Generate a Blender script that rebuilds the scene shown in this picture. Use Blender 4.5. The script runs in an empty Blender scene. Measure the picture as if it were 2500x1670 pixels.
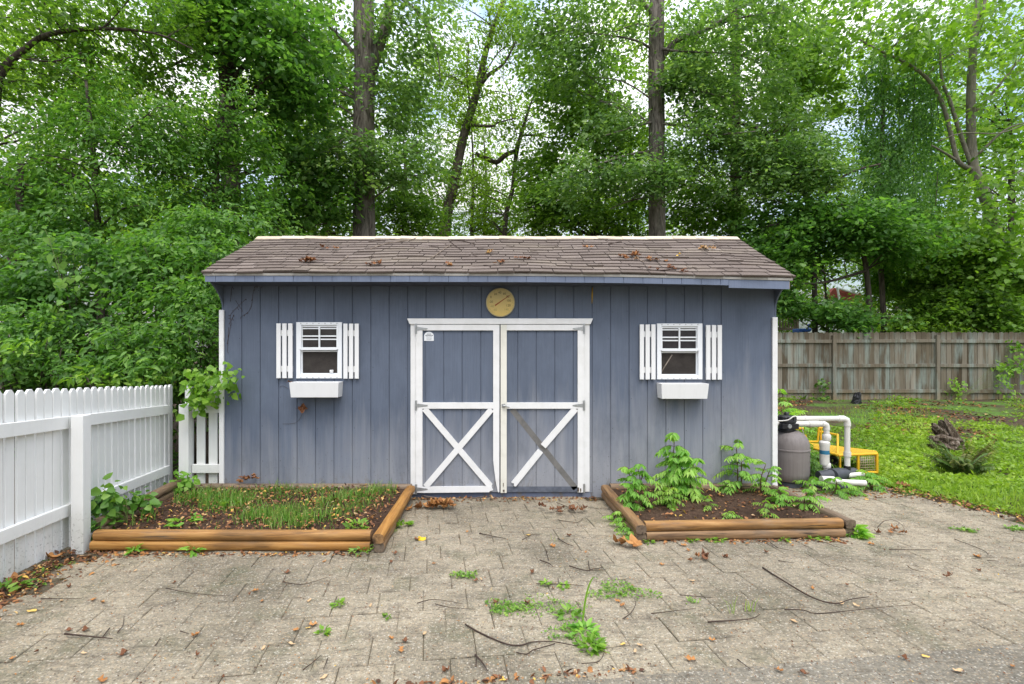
import bpy, math, random
import numpy as np
from mathutils import Vector, Matrix

R = math.radians
random.seed(7)
rng = np.random.default_rng(11)
scene = bpy.context.scene
col = scene.collection
HC = 1.63           # camera height
F = 1250.0          # focal length in photo pixels (2500 wide)
U0, V0 = 1206.0, 852.0


def P(u, v, y):
    """world point seen at photo pixel (u, v) at depth y (used to measure the place)"""
    return Vector(((u - U0) * y / F, y, HC - (v - V0) * y / F))


def G(u, v):
    y = F * HC / (v - V0)
    return Vector(((u - U0) * y / F, y, 0.0))


# ------------------------------------------------------------------ mesh helpers
def tag(o, label=None, cat=None, group=None, kind=None):
    if label: o['label'] = label
    if cat: o['category'] = cat
    if group: o['group'] = group
    if kind: o['kind'] = kind
    return o


def empty(name, loc, label=None, cat=None, group=None):
    o = bpy.data.objects.new(name, None)
    o.empty_display_size = 0.1
    o.location = loc
    col.objects.link(o)
    tag(o, label, cat, group)
    return o


def root_loc(o):
    while o.parent: o = o.parent
    return Vector(o.location)


class MB:
    def __init__(self):
        self.v, self.f, self.m, self.t = [], [], [], []

    def add(self, vs, fs, mi=0, tint=0.5):
        b = len(self.v)
        self.v.extend([tuple(p) for p in vs])
        for f in fs:
            self.f.append(tuple(b + i for i in f))
            self.m.append(mi)
            self.t.append(tint)

    def box(self, x0, x1, y0, y1, z0, z1, mi=0, tint=0.5, M=None):
        vs = [Vector(p) for p in ((x0, y0, z0), (x1, y0, z0), (x1, y1, z0), (x0, y1, z0),
                                  (x0, y0, z1), (x1, y0, z1), (x1, y1, z1), (x0, y1, z1))]
        if M is not None: vs = [M @ p for p in vs]
        self.add(vs, [(0, 3, 2, 1), (4, 5, 6, 7), (0, 1, 5, 4), (1, 2, 6, 5), (2, 3, 7, 6), (3, 0, 4, 7)], mi, tint)
        return self

    def prism(self, poly, y0, y1, mi=0, tint=0.5, M=None):
        """poly in (x, z), counter-clockwise seen from -y, extruded along y"""
        n = len(poly)
        vs = [Vector((x, y0, z)) for x, z in poly] + [Vector((x, y1, z)) for x, z in poly]
        if M is not None: vs = [M @ p for p in vs]
        fs = [tuple(range(n)), tuple(range(2 * n - 1, n - 1, -1))]
        fs += [(i, i + n, (i + 1) % n + n, (i + 1) % n) for i in range(n)]
        self.add(vs, fs, mi, tint)
        return self

    def bar(self, p, q, w, t, up=Vector((0, 1, 0)), mi=0, tint=0.5, cap=0):
        """rectangular bar from p to q, w wide, t thick along up"""
        p, q = Vector(p), Vector(q)
        d = (q - p).normalized()
        s = d.cross(up).normalized()
        u = s.cross(d).normalized()
        vs = []
        for c in (p, q):
            for a, b in ((-1, -1), (1, -1), (1, 1), (-1, 1)):
                vs.append(c + s * (a * w / 2) + u * (b * t / 2))
        self.add(vs, [(0, 3, 2, 1), (4, 5, 6, 7), (0, 1, 5, 4), (1, 2, 6, 5), (2, 3, 7, 6), (3, 0, 4, 7)], mi, tint)
        return self

    def tube(self, pts, rad, n=8, mi=0, tint=0.5, wob=0.0, cap=True, rnd=None):
        pts = [Vector(p) for p in pts]
        if not hasattr(rad, '__len__'): rad = [rad] * len(pts)
        rr = rnd or random
        b0 = []
        ref = None
        for i, p in enumerate(pts):
            d = (pts[min(i + 1, len(pts) - 1)] - pts[max(i - 1, 0)])
            if d.length < 1e-9: d = Vector((0, 0, 1))
            d.normalize()
            if ref is None:
                ref = Vector((1, 0, 0)) if abs(d.x) < .9 else Vector((0, 1, 0))
            s = (ref - d * ref.dot(d)).normalized()
            ref = s
            t = d.cross(s)
            for k in range(n):
                a = 2 * math.pi * k / n
                r = rad[i] * (1 + wob * (rr.random() - .5))
                b0.append(p + (s * math.cos(a) + t * math.sin(a)) * r)
        fs = []
        for i in range(len(pts) - 1):
            for k in range(n):
                fs.append((i * n + k, i * n + (k + 1) % n, (i + 1) * n + (k + 1) % n, (i + 1) * n + k))
        if cap:
            fs.append(tuple(range(n - 1, -1, -1)))
            fs.append(tuple((len(pts) - 1) * n + k for k in range(n)))
        self.add(b0, fs, mi, tint)
        return self

    def lathe(self, prof, c, n=32, mi=0, axis='z', tint=0.5, flute=None):
        """prof: list of (r, h); axis z or y(facing -y)"""
        vs = []
        c = Vector(c)
        for r, h in prof:
            for k in range(n):
                a = 2 * math.pi * k / n
                x, y = r * math.cos(a), r * math.sin(a)
                vs.append(c + (Vector((x, y, h)) if axis == 'z' else Vector((x, h, y))))
        fs = []
        for i in range(len(prof) - 1):
            for k in range(n):
                q = (i * n + k, i * n + (k + 1) % n, (i + 1) * n + (k + 1) % n, (i + 1) * n + k)
                fs.append(q if axis == 'z' else q[::-1])
        e = (len(prof) - 1) * n
        fs.append(tuple(range(n - 1, -1, -1)) if axis == 'z' else tuple(range(n)))
        fs.append(tuple(e + k for k in range(n)) if axis == 'z' else tuple(e + k for k in range(n - 1, -1, -1)))
        self.add(vs, fs, mi, tint)
        return self

    def build(self, name, mats, parent=None, smooth=False, bevel=0.0, origin=None, auto=None):
        if not isinstance(mats, (list, tuple)): mats = [mats]
        off = root_loc(parent) if parent is not None else (Vector(origin) if origin is not None else Vector((0, 0, 0)))
        me = bpy.data.meshes.new(name)
        me.from_pydata([(x - off.x, y - off.y, z - off.z) for x, y, z in self.v], [], self.f)
        for m in mats: me.materials.append(m)
        me.polygons.foreach_set('material_index', self.m)
        a = me.attributes.new('tint', 'FLOAT', 'FACE')
        a.data.foreach_set('value', self.t)
        if smooth: me.polygons.foreach_set('use_smooth', [True] * len(self.f))
        me.update()
        o = bpy.data.objects.new(name, me)
        col.objects.link(o)
        if parent is not None: o.parent = parent
        elif origin is not None: o.location = off
        if smooth and auto: me.set_sharp_from_angle(angle=R(auto))
        if bevel:
            b = o.modifiers.new('bevel', 'BEVEL')
            b.width = bevel
            b.segments = 2
            b.limit_method = 'ANGLE'
            b.angle_limit = R(40)
        return o


def np_mesh(name, verts, quads, tint, mat, parent=None, origin=None):
    """big meshes straight from numpy arrays: quads (n, 4)"""
    off = np.array(root_loc(parent) if parent is not None else (origin if origin is not None else (0, 0, 0)), dtype=np.float64)
    verts = (verts - off).astype(np.float32)
    me = bpy.data.meshes.new(name)
    me.vertices.add(len(verts))
    me.vertices.foreach_set('co', verts.ravel())
    nq, k = quads.shape
    me.loops.add(nq * k)
    me.loops.foreach_set('vertex_index', quads.astype(np.int32).ravel())
    me.polygons.add(nq)
    me.polygons.foreach_set('loop_start', np.arange(0, nq * k, k, dtype=np.int32))
    me.materials.append(mat)
    a = me.attributes.new('tint', 'FLOAT', 'FACE')
    a.data.foreach_set('value', tint.astype(np.float32))
    me.update(calc_edges=True)
    o = bpy.data.objects.new(name, me)
    col.objects.link(o)
    if parent is not None: o.parent = parent
    elif origin is not None: o.location = tuple(off)
    return o


# ------------------------------------------------------------------ materials
class NT:
    def __init__(self, name):
        self.mat = bpy.data.materials.new(name)
        self.mat.use_nodes = True
        self.nt = self.mat.node_tree
        self.nt.nodes.clear()
        self.out = self.n('ShaderNodeOutputMaterial')

    def n(self, t, **kw):
        nd = self.nt.nodes.new(t)
        for k, v in kw.items():
            if k in nd.bl_rna.properties.keys() and not k[0].isupper(): setattr(nd, k, v)
            else: nd.inputs[k.replace('_', ' ')].default_value = v
        return nd

    def l(self, a, b): self.nt.links.new(a, b)

    def coord(self, scale=(1, 1, 1), rot=(0, 0, 0), src='Object'):
        tc = self.n('ShaderNodeTexCoord')
        mp = self.n('ShaderNodeMapping')
        mp.inputs['Scale'].default_value = scale
        mp.inputs['Rotation'].default_value = rot
        self.l(tc.outputs[src], mp.inputs['Vector'])
        return mp.outputs['Vector']

    def noise(self, vec, scale, detail=4, rough=.55, dist=0.0):
        nd = self.n('ShaderNodeTexNoise')
        nd.inputs['Scale'].default_value = scale
        nd.inputs['Detail'].default_value = detail
        nd.inputs['Roughness'].default_value = rough
        nd.inputs['Distortion'].default_value = dist
        self.l(vec, nd.inputs['Vector'])
        return nd.outputs['Fac']

    def voro(self, vec, scale, feature='F1', out='Distance'):
        nd = self.n('ShaderNodeTexVoronoi')
        nd.feature = feature
        nd.inputs['Scale'].default_value = scale
        self.l(vec, nd.inputs['Vector'])
        return nd.outputs[out]

    def ramp(self, fac, stops):
        nd = self.n('ShaderNodeValToRGB')
        el = nd.color_ramp.elements
        while len(el) > 1: el.remove(el[-1])
        for i, (p, c) in enumerate(stops):
            e = el[0] if i == 0 else el.new(p)
            e.position = p
            e.color = (*c, 1) if hasattr(c, '__len__') else (c, c, c, 1)
        self.l(fac, nd.inputs['Fac'])
        return nd.outputs['Color']

    def mix(self, a, b, fac, mode='MIX'):
        nd = self.n('ShaderNodeMix')
        nd.data_type = 'RGBA'
        nd.blend_type = mode
        for val, key in ((a, 6), (b, 7), (fac, 0)):
            if hasattr(val, 'is_linked'): self.l(val, nd.inputs[key])
            else: nd.inputs[key].default_value = ((*val, 1) if hasattr(val, '__len__') else ((val, val, val, 1) if key else val))
        return nd.outputs[2]

    def math(self, op, a, b=None, clamp=False):
        nd = self.n('ShaderNodeMath')
        nd.operation = op
        nd.use_clamp = clamp
        for i, val in enumerate((a, b)):
            if val is None: continue
            if hasattr(val, 'is_linked'): self.l(val, nd.inputs[i])
            else: nd.inputs[i].default_value = val
        return nd.outputs[0]

    def tint(self):
        a = self.n('ShaderNodeAttribute')
        a.attribute_name = 'tint'
        return a.outputs['Fac']

    def bump(self, h, strength=.3, dist=.01):
        b = self.n('ShaderNodeBump')
        b.inputs['Strength'].default_value = strength
        b.inputs['Distance'].default_value = dist
        self.l(h, b.inputs['Height'])
        return b.outputs['Normal']

    def pbr(self, color, rough=.6, normal=None, spec=.3, metal=0.0):
        p = self.n('ShaderNodeBsdfPrincipled')
        for val, key in ((color, 'Base Color'), (rough, 'Roughness'), (spec, 'Specular IOR Level'), (metal, 'Metallic')):
            if hasattr(val, 'is_linked'): self.l(val, p.inputs[key])
            else: p.inputs[key].default_value = ((*val, 1) if hasattr(val, '__len__') else val)
        if normal is not None: self.l(normal, p.inputs['Normal'])
        self.l(p.outputs[0], self.out.inputs['Surface'])
        return p


def m_siding(name, weather=1.0, base=(.106, .127, .170), horiz=False):
    t = NT(name)
    c = t.coord((90, 90, 2.2) if not horiz else (3, 3, 60))
    g = t.noise(c, 1.0, 5, .65)
    c2 = t.coord((1, 1, 1))
    big = t.noise(c2, 1.6, 5, .6)
    col1 = t.mix(base, tuple(x * 1.22 for x in base), t.ramp(g, [(.3, 0.0), (.75, 1.0)]))
    col1 = t.mix(col1, tuple(x * .78 for x in base), t.ramp(big, [(.45, 0.0), (.75, .55)]))
    # chalky weathering, stronger low down and toward the right where rain splashes
    sep = t.n('ShaderNodeSeparateXYZ'); tc = t.n('ShaderNodeNewGeometry')
    t.l(tc.outputs['Position'], sep.inputs[0])
    low = t.math('MULTIPLY_ADD', sep.outputs['Z'], -1.0); t.nt.nodes[-1].inputs[2].default_value = 1.15
    xr = t.math('MULTIPLY', sep.outputs['X'], .13)
    w = t.math('ADD', low, xr)
    streak = t.noise(t.coord((9, 9, .8)), 1.0, 4, .6)
    w = t.math('ADD', w, t.math('MULTIPLY', t.math('SUBTRACT', streak, .5), 1.5))
    w = t.math('MULTIPLY', w, .95 * weather, clamp=True)
    col1 = t.mix(col1, (.31, .315, .335), t.math('MULTIPLY', w, .8))
    speck = t.noise(t.coord((60, 60, 60)), 1.0, 2, .5)
    dirt = t.ramp(speck, [(.66, 0.0), (.72, .6)])
    zlow = t.math('MULTIPLY_ADD', sep.outputs['Z'], -1.6, clamp=True); t.nt.nodes[-1].inputs[2].default_value = 1.1
    col1 = t.mix(col1, (.06, .055, .05), t.math('MULTIPLY', dirt, zlow))
    blot = t.noise(t.coord((2.2, 2.2, .9)), 1.0, 6, .7)
    col1 = t.mix(col1, tuple(x * .62 for x in base), t.ramp(blot, [(.52, 0.0), (.74, .5)]))
    col1 = t.mix(col1, tuple(min(1, x * 1.5) for x in base), t.ramp(blot, [(.30, .35), (.46, 0.0)]))
    fl = t.noise(t.coord((14, 14, 5)), 1.0, 5, .7)
    zf = t.math('MULTIPLY_ADD', sep.outputs['Z'], -4.0, clamp=True); t.nt.nodes[-1].inputs[2].default_value = 1.1
    col1 = t.mix(col1, (.14, .12, .095), t.math('MULTIPLY', t.ramp(fl, [(.54, 0.0), (.62, .8)]), zf))
    t.pbr(col1, .75, t.bump(g, .6, .005), .15)
    return t.mat


def m_white(name, base=(.80, .81, .82), dirt=.35, grain=True, z_dirt=False, rough=.5):
    t = NT(name)
    g = t.noise(t.coord((40, 40, 3)), 1.0, 4, .6)
    d = t.noise(t.coord((1, 1, 1)), 7.0, 5, .65)
    c = t.mix(base, tuple(x * y for x, y in zip(base, (.72, .72, .68))), t.math('MULTIPLY', t.ramp(d, [(.45, 0.0), (.8, 1.0)]), dirt))
    c = t.mix(c, tuple(x * .9 for x in base), t.math('MULTIPLY', t.ramp(g, [(.5, 0.0), (.8, 1.0)]), .5))
    if z_dirt:
        sep = t.n('ShaderNodeSeparateXYZ'); ge = t.n('ShaderNodeNewGeometry')
        t.l(ge.outputs['Position'], sep.inputs[0])
        zl = t.math('MULTIPLY_ADD', sep.outputs['Z'], -2.6, clamp=True); t.nt.nodes[-1].inputs[2].default_value = 1.0
        sp = t.noise(t.coord((55, 55, 55)), 1.0, 2, .5)
        c = t.mix(c, (.12, .11, .10), t.math('MULTIPLY', t.ramp(sp, [(.60, 0.0), (.70, .75)]), zl))
        al = t.noise(t.coord((3, 3, 1.4)), 1.0, 6, .7)
        c = t.mix(c, (.36, .38, .30), t.math('MULTIPLY', t.ramp(al, [(.44, 0.0), (.7, .75)]), zl))
    t.pbr(c, rough, t.bump(g, .2 if grain else .03, .003), .3)
    return t.mat


def m_plain(name, c, rough=.5, var=.25, scale=12, spec=.3, metal=0.0, bump=.1):
    t = NT(name)
    n = t.noise(t.coord((1, 1, 1)), scale, 5, .6)
    cc = t.mix(c, tuple(x * (1 - var) for x in c), t.ramp(n, [(.35, 0.0), (.75, 1.0)]))
    t.pbr(cc, rough, t.bump(n, bump, .003), spec, metal)
    return t.mat


def m_tinted(name, stops, rough=.7, scale=(8, 8, 8), nvar=.35, bump=.3, bdist=.004, spec=.2):
    t = NT(name)
    n = t.noise(t.coord(scale), 1.0, 5, .62)
    c = t.ramp(t.tint(), stops)
    c = t.mix(c, (.02, .018, .014), t.math('MULTIPLY', t.ramp(n, [(.42, 0.0), (.85, 1.0)]), nvar))
    t.pbr(c, rough, t.bump(n, bump, bdist), spec)
    return t.mat


def m_leaf(name, stops, trans=.42, tcol=1.5, rough=.42):
    t = NT(name)
    c = t.ramp(t.tint(), stops)
    p = t.n('ShaderNodeBsdfPrincipled')
    t.l(c, p.inputs['Base Color'])
    p.inputs['Roughness'].default_value = rough
    p.inputs['Specular IOR Level'].default_value = .32
    tr = t.n('ShaderNodeBsdfTranslucent')
    hs = t.mix(c, (1.0 * tcol, 1.05 * tcol, .45 * tcol), 1.0, 'MULTIPLY')
    t.l(hs, tr.inputs['Color'])
    mx = t.n('ShaderNodeMixShader')
    mx.inputs[0].default_value = trans
    t.l(p.outputs[0], mx.inputs[1])
    t.l(tr.outputs[0], mx.inputs[2])
    t.l(mx.outputs[0], t.out.inputs['Surface'])
    return t.mat


def m_bark(name, a=(.045, .036, .030), b=(.27, .235, .205), sx=13, sz=2.2):
    t = NT(name)
    v = t.noise(t.coord((sx, sx, sz)), 1.0, 6, .68, 1.2)
    big = t.noise(t.coord((2, 2, 1.0)), 1.0, 3, .5)
    c = t.ramp(v, [(.34, a), (.66, b)])
    c = t.mix(c, (.07, .085, .055), t.ramp(big, [(.5, 0.0), (.8, .45)]))
    t.pbr(c, .9, t.bump(v, .9, .03), .1)
    return t.mat


M = {}
M['siding'] = m_siding('blue_grey_siding')
M['siding_top'] = m_siding('blue_grey_trim', .35, (.155, .185, .255))
M['white'] = m_white('white_trim_paint', (.75, .745, .735), .5)
M['fencewhite'] = m_white('white_fence_paint', (.73, .735, .72), .18, True, True)
M['shutter'] = m_white('white_shutter_paint', (.76, .76, .755), .15, True, False, .4)
M['window'] = m_white('white_window_metal', (.78, .80, .82), .2, False)
M['rot'] = m_plain('rotten_wood', (.12, .08, .05), .9, .6, 30)
M['steel'] = m_plain('galvanised_steel', (.45, .46, .46), .45, .3, 40, .5, .7)
M['dark'] = m_plain('dark_interior', (.02, .018, .016), .9, .3, 5)
M['ghost'] = m_plain('bare_weathered_paint', (.175, .168, .158), .85, .35, 14)
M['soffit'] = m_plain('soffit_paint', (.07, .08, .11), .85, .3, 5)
M['drip'] = m_plain('metal_drip_edge', (.42, .40, .36), .5, .35, 9, .4)
M['black'] = m_plain('black_plastic', (.018, .018, .02), .4, .3, 15, .4)
M['grey_plastic'] = m_plain('dark_grey_plastic', (.06, .065, .075), .5, .3, 12)
M['pvc'] = m_plain('white_pvc', (.68, .66, .61), .4, .22, 9, .4)
M['bluelabel'] = m_plain('blue_label', (.03, .16, .27), .5, .2, 20)
M['yellow'] = m_plain('yellow_enamel', (.72, .42, .02), .5, .25, 14, .3)
M['blue'] = m_plain('blue_plastic', (.03, .10, .35), .5, .2, 8)
M['red'] = m_plain('red_painted_board', (.30, .07, .055), .7, .25, 6)
M['nsiding'] = m_plain('neighbour_white_siding', (.74, .76, .80), .6, .1, 4)
M['deck'] = m_plain('weathered_deck_wood', (.20, .16, .12), .85, .4, 9)


def m_tank():
    t = NT('taupe_tank')
    w = t.noise(t.coord((60, 60, 1.2)), 1.0, 3, .5)
    n = t.noise(t.coord((1, 1, 1)), 5, 4, .6)
    c = t.mix((.20, .178, .168), (.145, .125, .118), t.ramp(w, [(.35, 0.0), (.7, .7)]))
    c = t.mix(c, (.26, .235, .22), t.ramp(n, [(.5, 0.0), (.8, .6)]))
    t.pbr(c, .55, t.bump(w, .25, .004), .3)
    return t.mat


M['tank'] = m_tank()


def m_glass(name, c, rough, spec):
    t = NT(name)
    n = t.noise(t.coord((1, 1, 1)), 9, 5, .65)
    g = t.noise(t.coord((1, 1, 1)), 420, 1, .5)
    cc = t.mix(c, tuple(x * 1.9 for x in c), t.ramp(n, [(.4, 0.0), (.75, 1.0)]))
    cc = t.mix(cc, tuple(x * 2.6 for x in c), t.ramp(g, [(.55, 0.0), (.7, .6)]))
    t.pbr(cc, rough, None, spec)
    return t.mat


M['glass'] = m_glass('window_glass', (.022, .020, .022), .10, .5)
M['screen'] = m_glass('insect_screen', (.030, .026, .023), .7, .15)


def m_shingle():
    t = NT('asphalt_shingles')
    sp = t.noise(t.coord((1, 1, 1)), 210, 2, .6)
    big = t.noise(t.coord((.5, 1.6, 1.6)), 2.2, 5, .65)
    c = t.ramp(t.tint(), [(0, (.118, .094, .080)), (.5, (.158, .127, .110)), (1, (.21, .172, .150))])
    c = t.mix(c, (.30, .255, .195), t.ramp(big, [(.5, 0.0), (.78, .7)]))
    c = t.mix(c, (.06, .05, .045), t.ramp(sp, [(.5, 0.0), (.72, .65)]))
    c = t.mix(c, (.42, .38, .34), t.ramp(sp, [(.26, .6), (.40, 0.0)]))
    t.pbr(c, .92, t.bump(sp, .5, .003), .1)
    return t.mat


M['shingle'] = m_shingle()
M['cap'] = m_tinted('pale_ridge_shingles', [(0, (.50, .42, .31)), (1, (.64, .56, .43))], .9, (30, 30, 30), .25)
M['timber'] = None


def m_timber():
    t = NT('landscape_timber')
    g = t.noise(t.coord((2.2, 34, 34)), 1.0, 5, .65, .6)
    big = t.noise(t.coord((1.7, 5, 5)), 1.0, 4, .6)
    fresh = t.ramp(g, [(.25, (.10, .045, .014)), (.5, (.33, .155, .034)), (.8, (.50, .28, .085))])
    old = t.ramp(g, [(.3, (.095, .068, .048)), (.7, (.27, .215, .16))])
    c = t.mix(fresh, old, t.tint())
    c = t.mix(c, (.06, .04, .022), t.ramp(big, [(.52, 0.0), (.74, .55)]))
    ck = t.noise(t.coord((1.2, 46, 46)), 1.0, 3, .5, .3)
    c = t.mix(c, (.022, .014, .010), t.ramp(ck, [(.63, 0.0), (.68, .85)]))
    kn = t.voro(t.coord((3.1, 3.1, 3.1)), 1.0)
    c = t.mix(c, (.04, .022, .012), t.ramp(kn, [(.08, .9), (.13, 0.0)]))
    gr = t.noise(t.coord((2.2, 2.2, 7)), 1.0, 5, .65)
    c = t.mix(c, (.17, .155, .13), t.ramp(gr, [(.56, 0.0), (.74, .4)]))
    t.pbr(c, .62, t.bump(g, .5, .006), .35)
    return t.mat


def m_timber_y():
    t = NT('landscape_timber_side')
    g = t.noise(t.coord((34, 2.2, 34)), 1.0, 5, .65, .6)
    big = t.noise(t.coord((5, 1.7, 5)), 1.0, 4, .6)
    fresh = t.ramp(g, [(.25, (.12, .052, .014)), (.5, (.35, .165, .036)), (.8, (.50, .28, .085))])
    old = t.ramp(g, [(.3, (.08, .055, .038)), (.7, (.22, .165, .115))])
    c = t.mix(fresh, old, t.tint())
    c = t.mix(c, (.05, .034, .02), t.ramp(big, [(.5, 0.0), (.75, .6)]))
    ck = t.noise(t.coord((46, 1.2, 46)), 1.0, 3, .5, .3)
    c = t.mix(c, (.022, .014, .010), t.ramp(ck, [(.63, 0.0), (.68, .85)]))
    kn = t.voro(t.coord((3.1, 3.1, 3.1)), 1.0)
    c = t.mix(c, (.04, .022, .012), t.ramp(kn, [(.08, .9), (.13, 0.0)]))
    gr = t.noise(t.coord((2.2, 2.2, 7)), 1.0, 5, .65)
    c = t.mix(c, (.17, .155, .13), t.ramp(gr, [(.56, 0.0), (.74, .4)]))
    t.pbr(c, .62, t.bump(g, .5, .006), .35)
    return t.mat


M['timber'] = m_timber()
M['timber_y'] = m_timber_y()


def m_woodfence():
    t = NT('weathered_fence_boards')
    g = t.noise(t.coord((34, 34, 1.6)), 1.0, 5, .65, .4)
    lich = t.noise(t.coord((5, 5, .9)), 1.0, 5, .6)
    c = t.ramp(t.tint(), [(0, (.07, .055, .036)), (.5, (.15, .125, .09)), (1, (.26, .235, .19))])
    c = t.mix(c, (.27, .32, .29), t.ramp(lich, [(.47, 0.0), (.66, .7)]))
    c = t.mix(c, (.07, .05, .035), t.ramp(g, [(.5, 0.0), (.76, .8)]))
    sep = t.n('ShaderNodeSeparateXYZ'); ge = t.n('ShaderNodeNewGeometry'); t.l(ge.outputs['Position'], sep.inputs[0])
    zl = t.math('MULTIPLY_ADD', sep.outputs['Z'], -3.5, clamp=True); t.nt.nodes[-1].inputs[2].default_value = 2.0
    c = t.mix(c, (.30, .225, .125), t.math('MULTIPLY', zl, t.ramp(lich, [(.35, .75), (.6, .3)])))
    zh = t.math('MULTIPLY_ADD', sep.outputs['Z'], 4.0, clamp=True); t.nt.nodes[-1].inputs[2].default_value = -7.4
    c = t.mix(c, (.065, .052, .034), t.math('MULTIPLY', zh, .6))
    t.pbr(c, .9, t.bump(g, .5, .006), .1)
    return t.mat


M['woodfence'] = m_woodfence()


def m_soil(name, a, b, leafy=.0):
    t = NT(name)
    n = t.noise(t.coord((1, 1, 1)), 26, 6, .7)
    big = t.noise(t.coord((1, 1, 1)), 2.5, 4, .6)
    c = t.ramp(n, [(.3, a), (.7, b)])
    c = t.mix(c, tuple(x * .55 for x in a), t.ramp(big, [(.5, 0.0), (.75, .8)]))
    t.pbr(c, .95, t.bump(n, 1.0, .03), .1)
    return t.mat


M['soil'] = m_soil('dark_bed_soil', (.036, .022, .015), (.12, .075, .05))


def m_ground():
    t = NT('ground_earth')
    n = t.noise(t.coord((1, 1, 1)), 18, 6, .7)
    big = t.noise(t.coord((1, 1, 1)), .9, 5, .62)
    soil = t.ramp(n, [(.3, (.035, .025, .018)), (.7, (.12, .085, .058))])
    green = t.ramp(n, [(.3, (.045, .11, .015)), (.7, (.14, .28, .05))])
    sep = t.n('ShaderNodeSeparateXYZ'); ge = t.n('ShaderNodeNewGeometry')
    t.l(ge.outputs['Position'], sep.inputs[0])
    gx = t.math('MULTIPLY_ADD', sep.outputs['X'], .8, clamp=True); t.nt.nodes[-1].inputs[2].default_value = -3.0
    f = t.math('MULTIPLY', t.ramp(big, [(.46, 0.0), (.60, .8)]), gx)
    t.pbr(t.mix(soil, green, f), .95, t.bump(n, 1.0, .03), .1)
    return t.mat


M['ground'] = m_ground()


def m_paving(name, pav=True):
    t = NT(name)
    co = t.coord((1, 1, 1))
    big = t.noise(co, .7, 6, .62)
    mid = t.noise(co, 6.0, 7, .72)
    agg = t.voro(co, 95, 'F1', 'Color')
    aggd = t.voro(co, 95)
    fine = t.noise(co, 120, 4, .7)
    sepc = t.n('ShaderNodeSeparateColor'); t.l(agg, sepc.inputs[0])
    light = (.385, .33, .235) if pav else (.235, .213, .165)
    dark = (.118, .106, .072) if pav else (.125, .115, .09)
    c = t.mix(light, dark, t.ramp(big, [(.43, 0.0), (.62, .95)]))
    if pav:
        c = t.mix(c, (.365, .32, .235), t.math('MULTIPLY', t.ramp(t.tint(), [(0, 0.0), (1, 1.0)]), .35))
        c = t.mix(c, (.13, .112, .085), t.ramp(mid, [(.50, 0.0), (.70, .85)]))
        moss = t.noise(co, 2.3, 5, .7)
        c = t.mix(c, (.095, .105, .055), t.ramp(moss, [(.52, 0.0), (.68, .7)]))
    else:
        c = t.mix(c, (.10, .095, .085), t.ramp(mid, [(.5, 0.0), (.75, .5)]))
    peb = t.ramp(sepc.outputs[0], [(0, (.055, .05, .045)), (.35, (.18, .155, .125)), (.6, (.34, .28, .21)), (.8, (.52, .37, .22)), (.92, (.70, .65, .56))])
    c = t.mix(c, peb, t.ramp(aggd, [(.25, .6), (.5, .12)]))
    c = t.mix(c, (.045, .037, .03), t.ramp(fine, [(.56, 0.0), (.70, .85)]))
    streak = t.noise(t.coord((6, 24, 7), (0, 0, R(7))), 1.0, 6, .75)
    c = t.mix(c, (.10, .082, .06), t.ramp(streak, [(.53, 0.0), (.68, .75)]))
    c = t.mix(c, (.46, .41, .325), t.ramp(streak, [(.30, .5), (.42, 0.0)]))
    h = t.math('ADD', t.math('MULTIPLY', mid, 2.2), t.math('ADD', t.math('MULTIPLY', fine, .7), t.math('MULTIPLY', streak, 1.6)))
    t.pbr(c, .82, t.bump(h, .85, .014), .25)
    return t.mat


M['paver'] = m_paving('grey_pavers')
M['drive'] = m_paving('aggregate_slab', False)
M['joint'] = m_soil('joint_dirt', (.06, .048, .032), (.18, .15, .10))
M['bark'] = m_bark('oak_bark')
M['bark2'] = m_bark('dark_bark', (.03, .024, .02), (.15, .12, .10))
M['bark3'] = m_bark('pale_bark', (.16, .14, .115), (.32, .285, .24), 12, 3)
M['twig'] = m_plain('dead_twig', (.065, .042, .032), .9, .5, 30)
M['twig_pale'] = m_plain('dead_pale_twig', (.27, .21, .16), .9, .4, 30)
M['stem'] = m_plain('green_stem', (.13, .17, .05), .6, .3, 20)
M['stemred'] = m_plain('brown_stem', (.12, .075, .04), .7, .3, 20)
M['dead'] = m_tinted('dead_leaf', [(0, (.085, .042, .026)), (.35, (.22, .095, .045)), (.65, (.42, .20, .065)), (.85, (.50, .35, .20)), (1, (.70, .45, .03))], .7, (30, 30, 30), .25, .2)
# foliage greens
M['lf_oak'] = m_leaf('oak_leaves', [(0, (0.060, 0.133, 0.020)), (.5, (0.127, 0.240, 0.035)), (1, (0.242, 0.384, 0.066))], .5, 1.7)
M['lf_maple'] = m_leaf('maple_leaves', [(0, (0.051, 0.135, 0.028)), (.5, (0.106, 0.237, 0.048)), (1, (0.202, 0.361, 0.087))], .5, 1.6)
M['lf_blue'] = m_leaf('bluish_oak_leaves', [(0, (0.061, 0.139, 0.035)), (.5, (0.130, 0.240, 0.066)), (1, (0.270, 0.394, 0.141))], .46, 1.6)
M['lf_bright'] = m_leaf('bright_leaves', [(0, (0.088, 0.186, 0.020)), (.5, (0.166, 0.304, 0.036)), (1, (0.281, 0.422, 0.071))], .54, 1.7)
M['lf_far'] = m_leaf('far_leaves', [(0, (0.075, 0.141, 0.019)), (.5, (0.141, 0.238, 0.030)), (1, (0.245, 0.349, 0.060))], .58, 1.9)
M['lf_vine'] = m_leaf('ivy_leaves', [(0, (0.043, 0.110, 0.018)), (.5, (0.088, 0.180, 0.032)), (1, (0.158, 0.271, 0.050))], .4, 1.5)
M['lf_shrub'] = m_leaf('shrub_leaves', [(0, (0.050, 0.136, 0.023)), (.5, (0.109, 0.244, 0.040)), (1, (0.228, 0.390, 0.076))], .45, 1.6)
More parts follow.
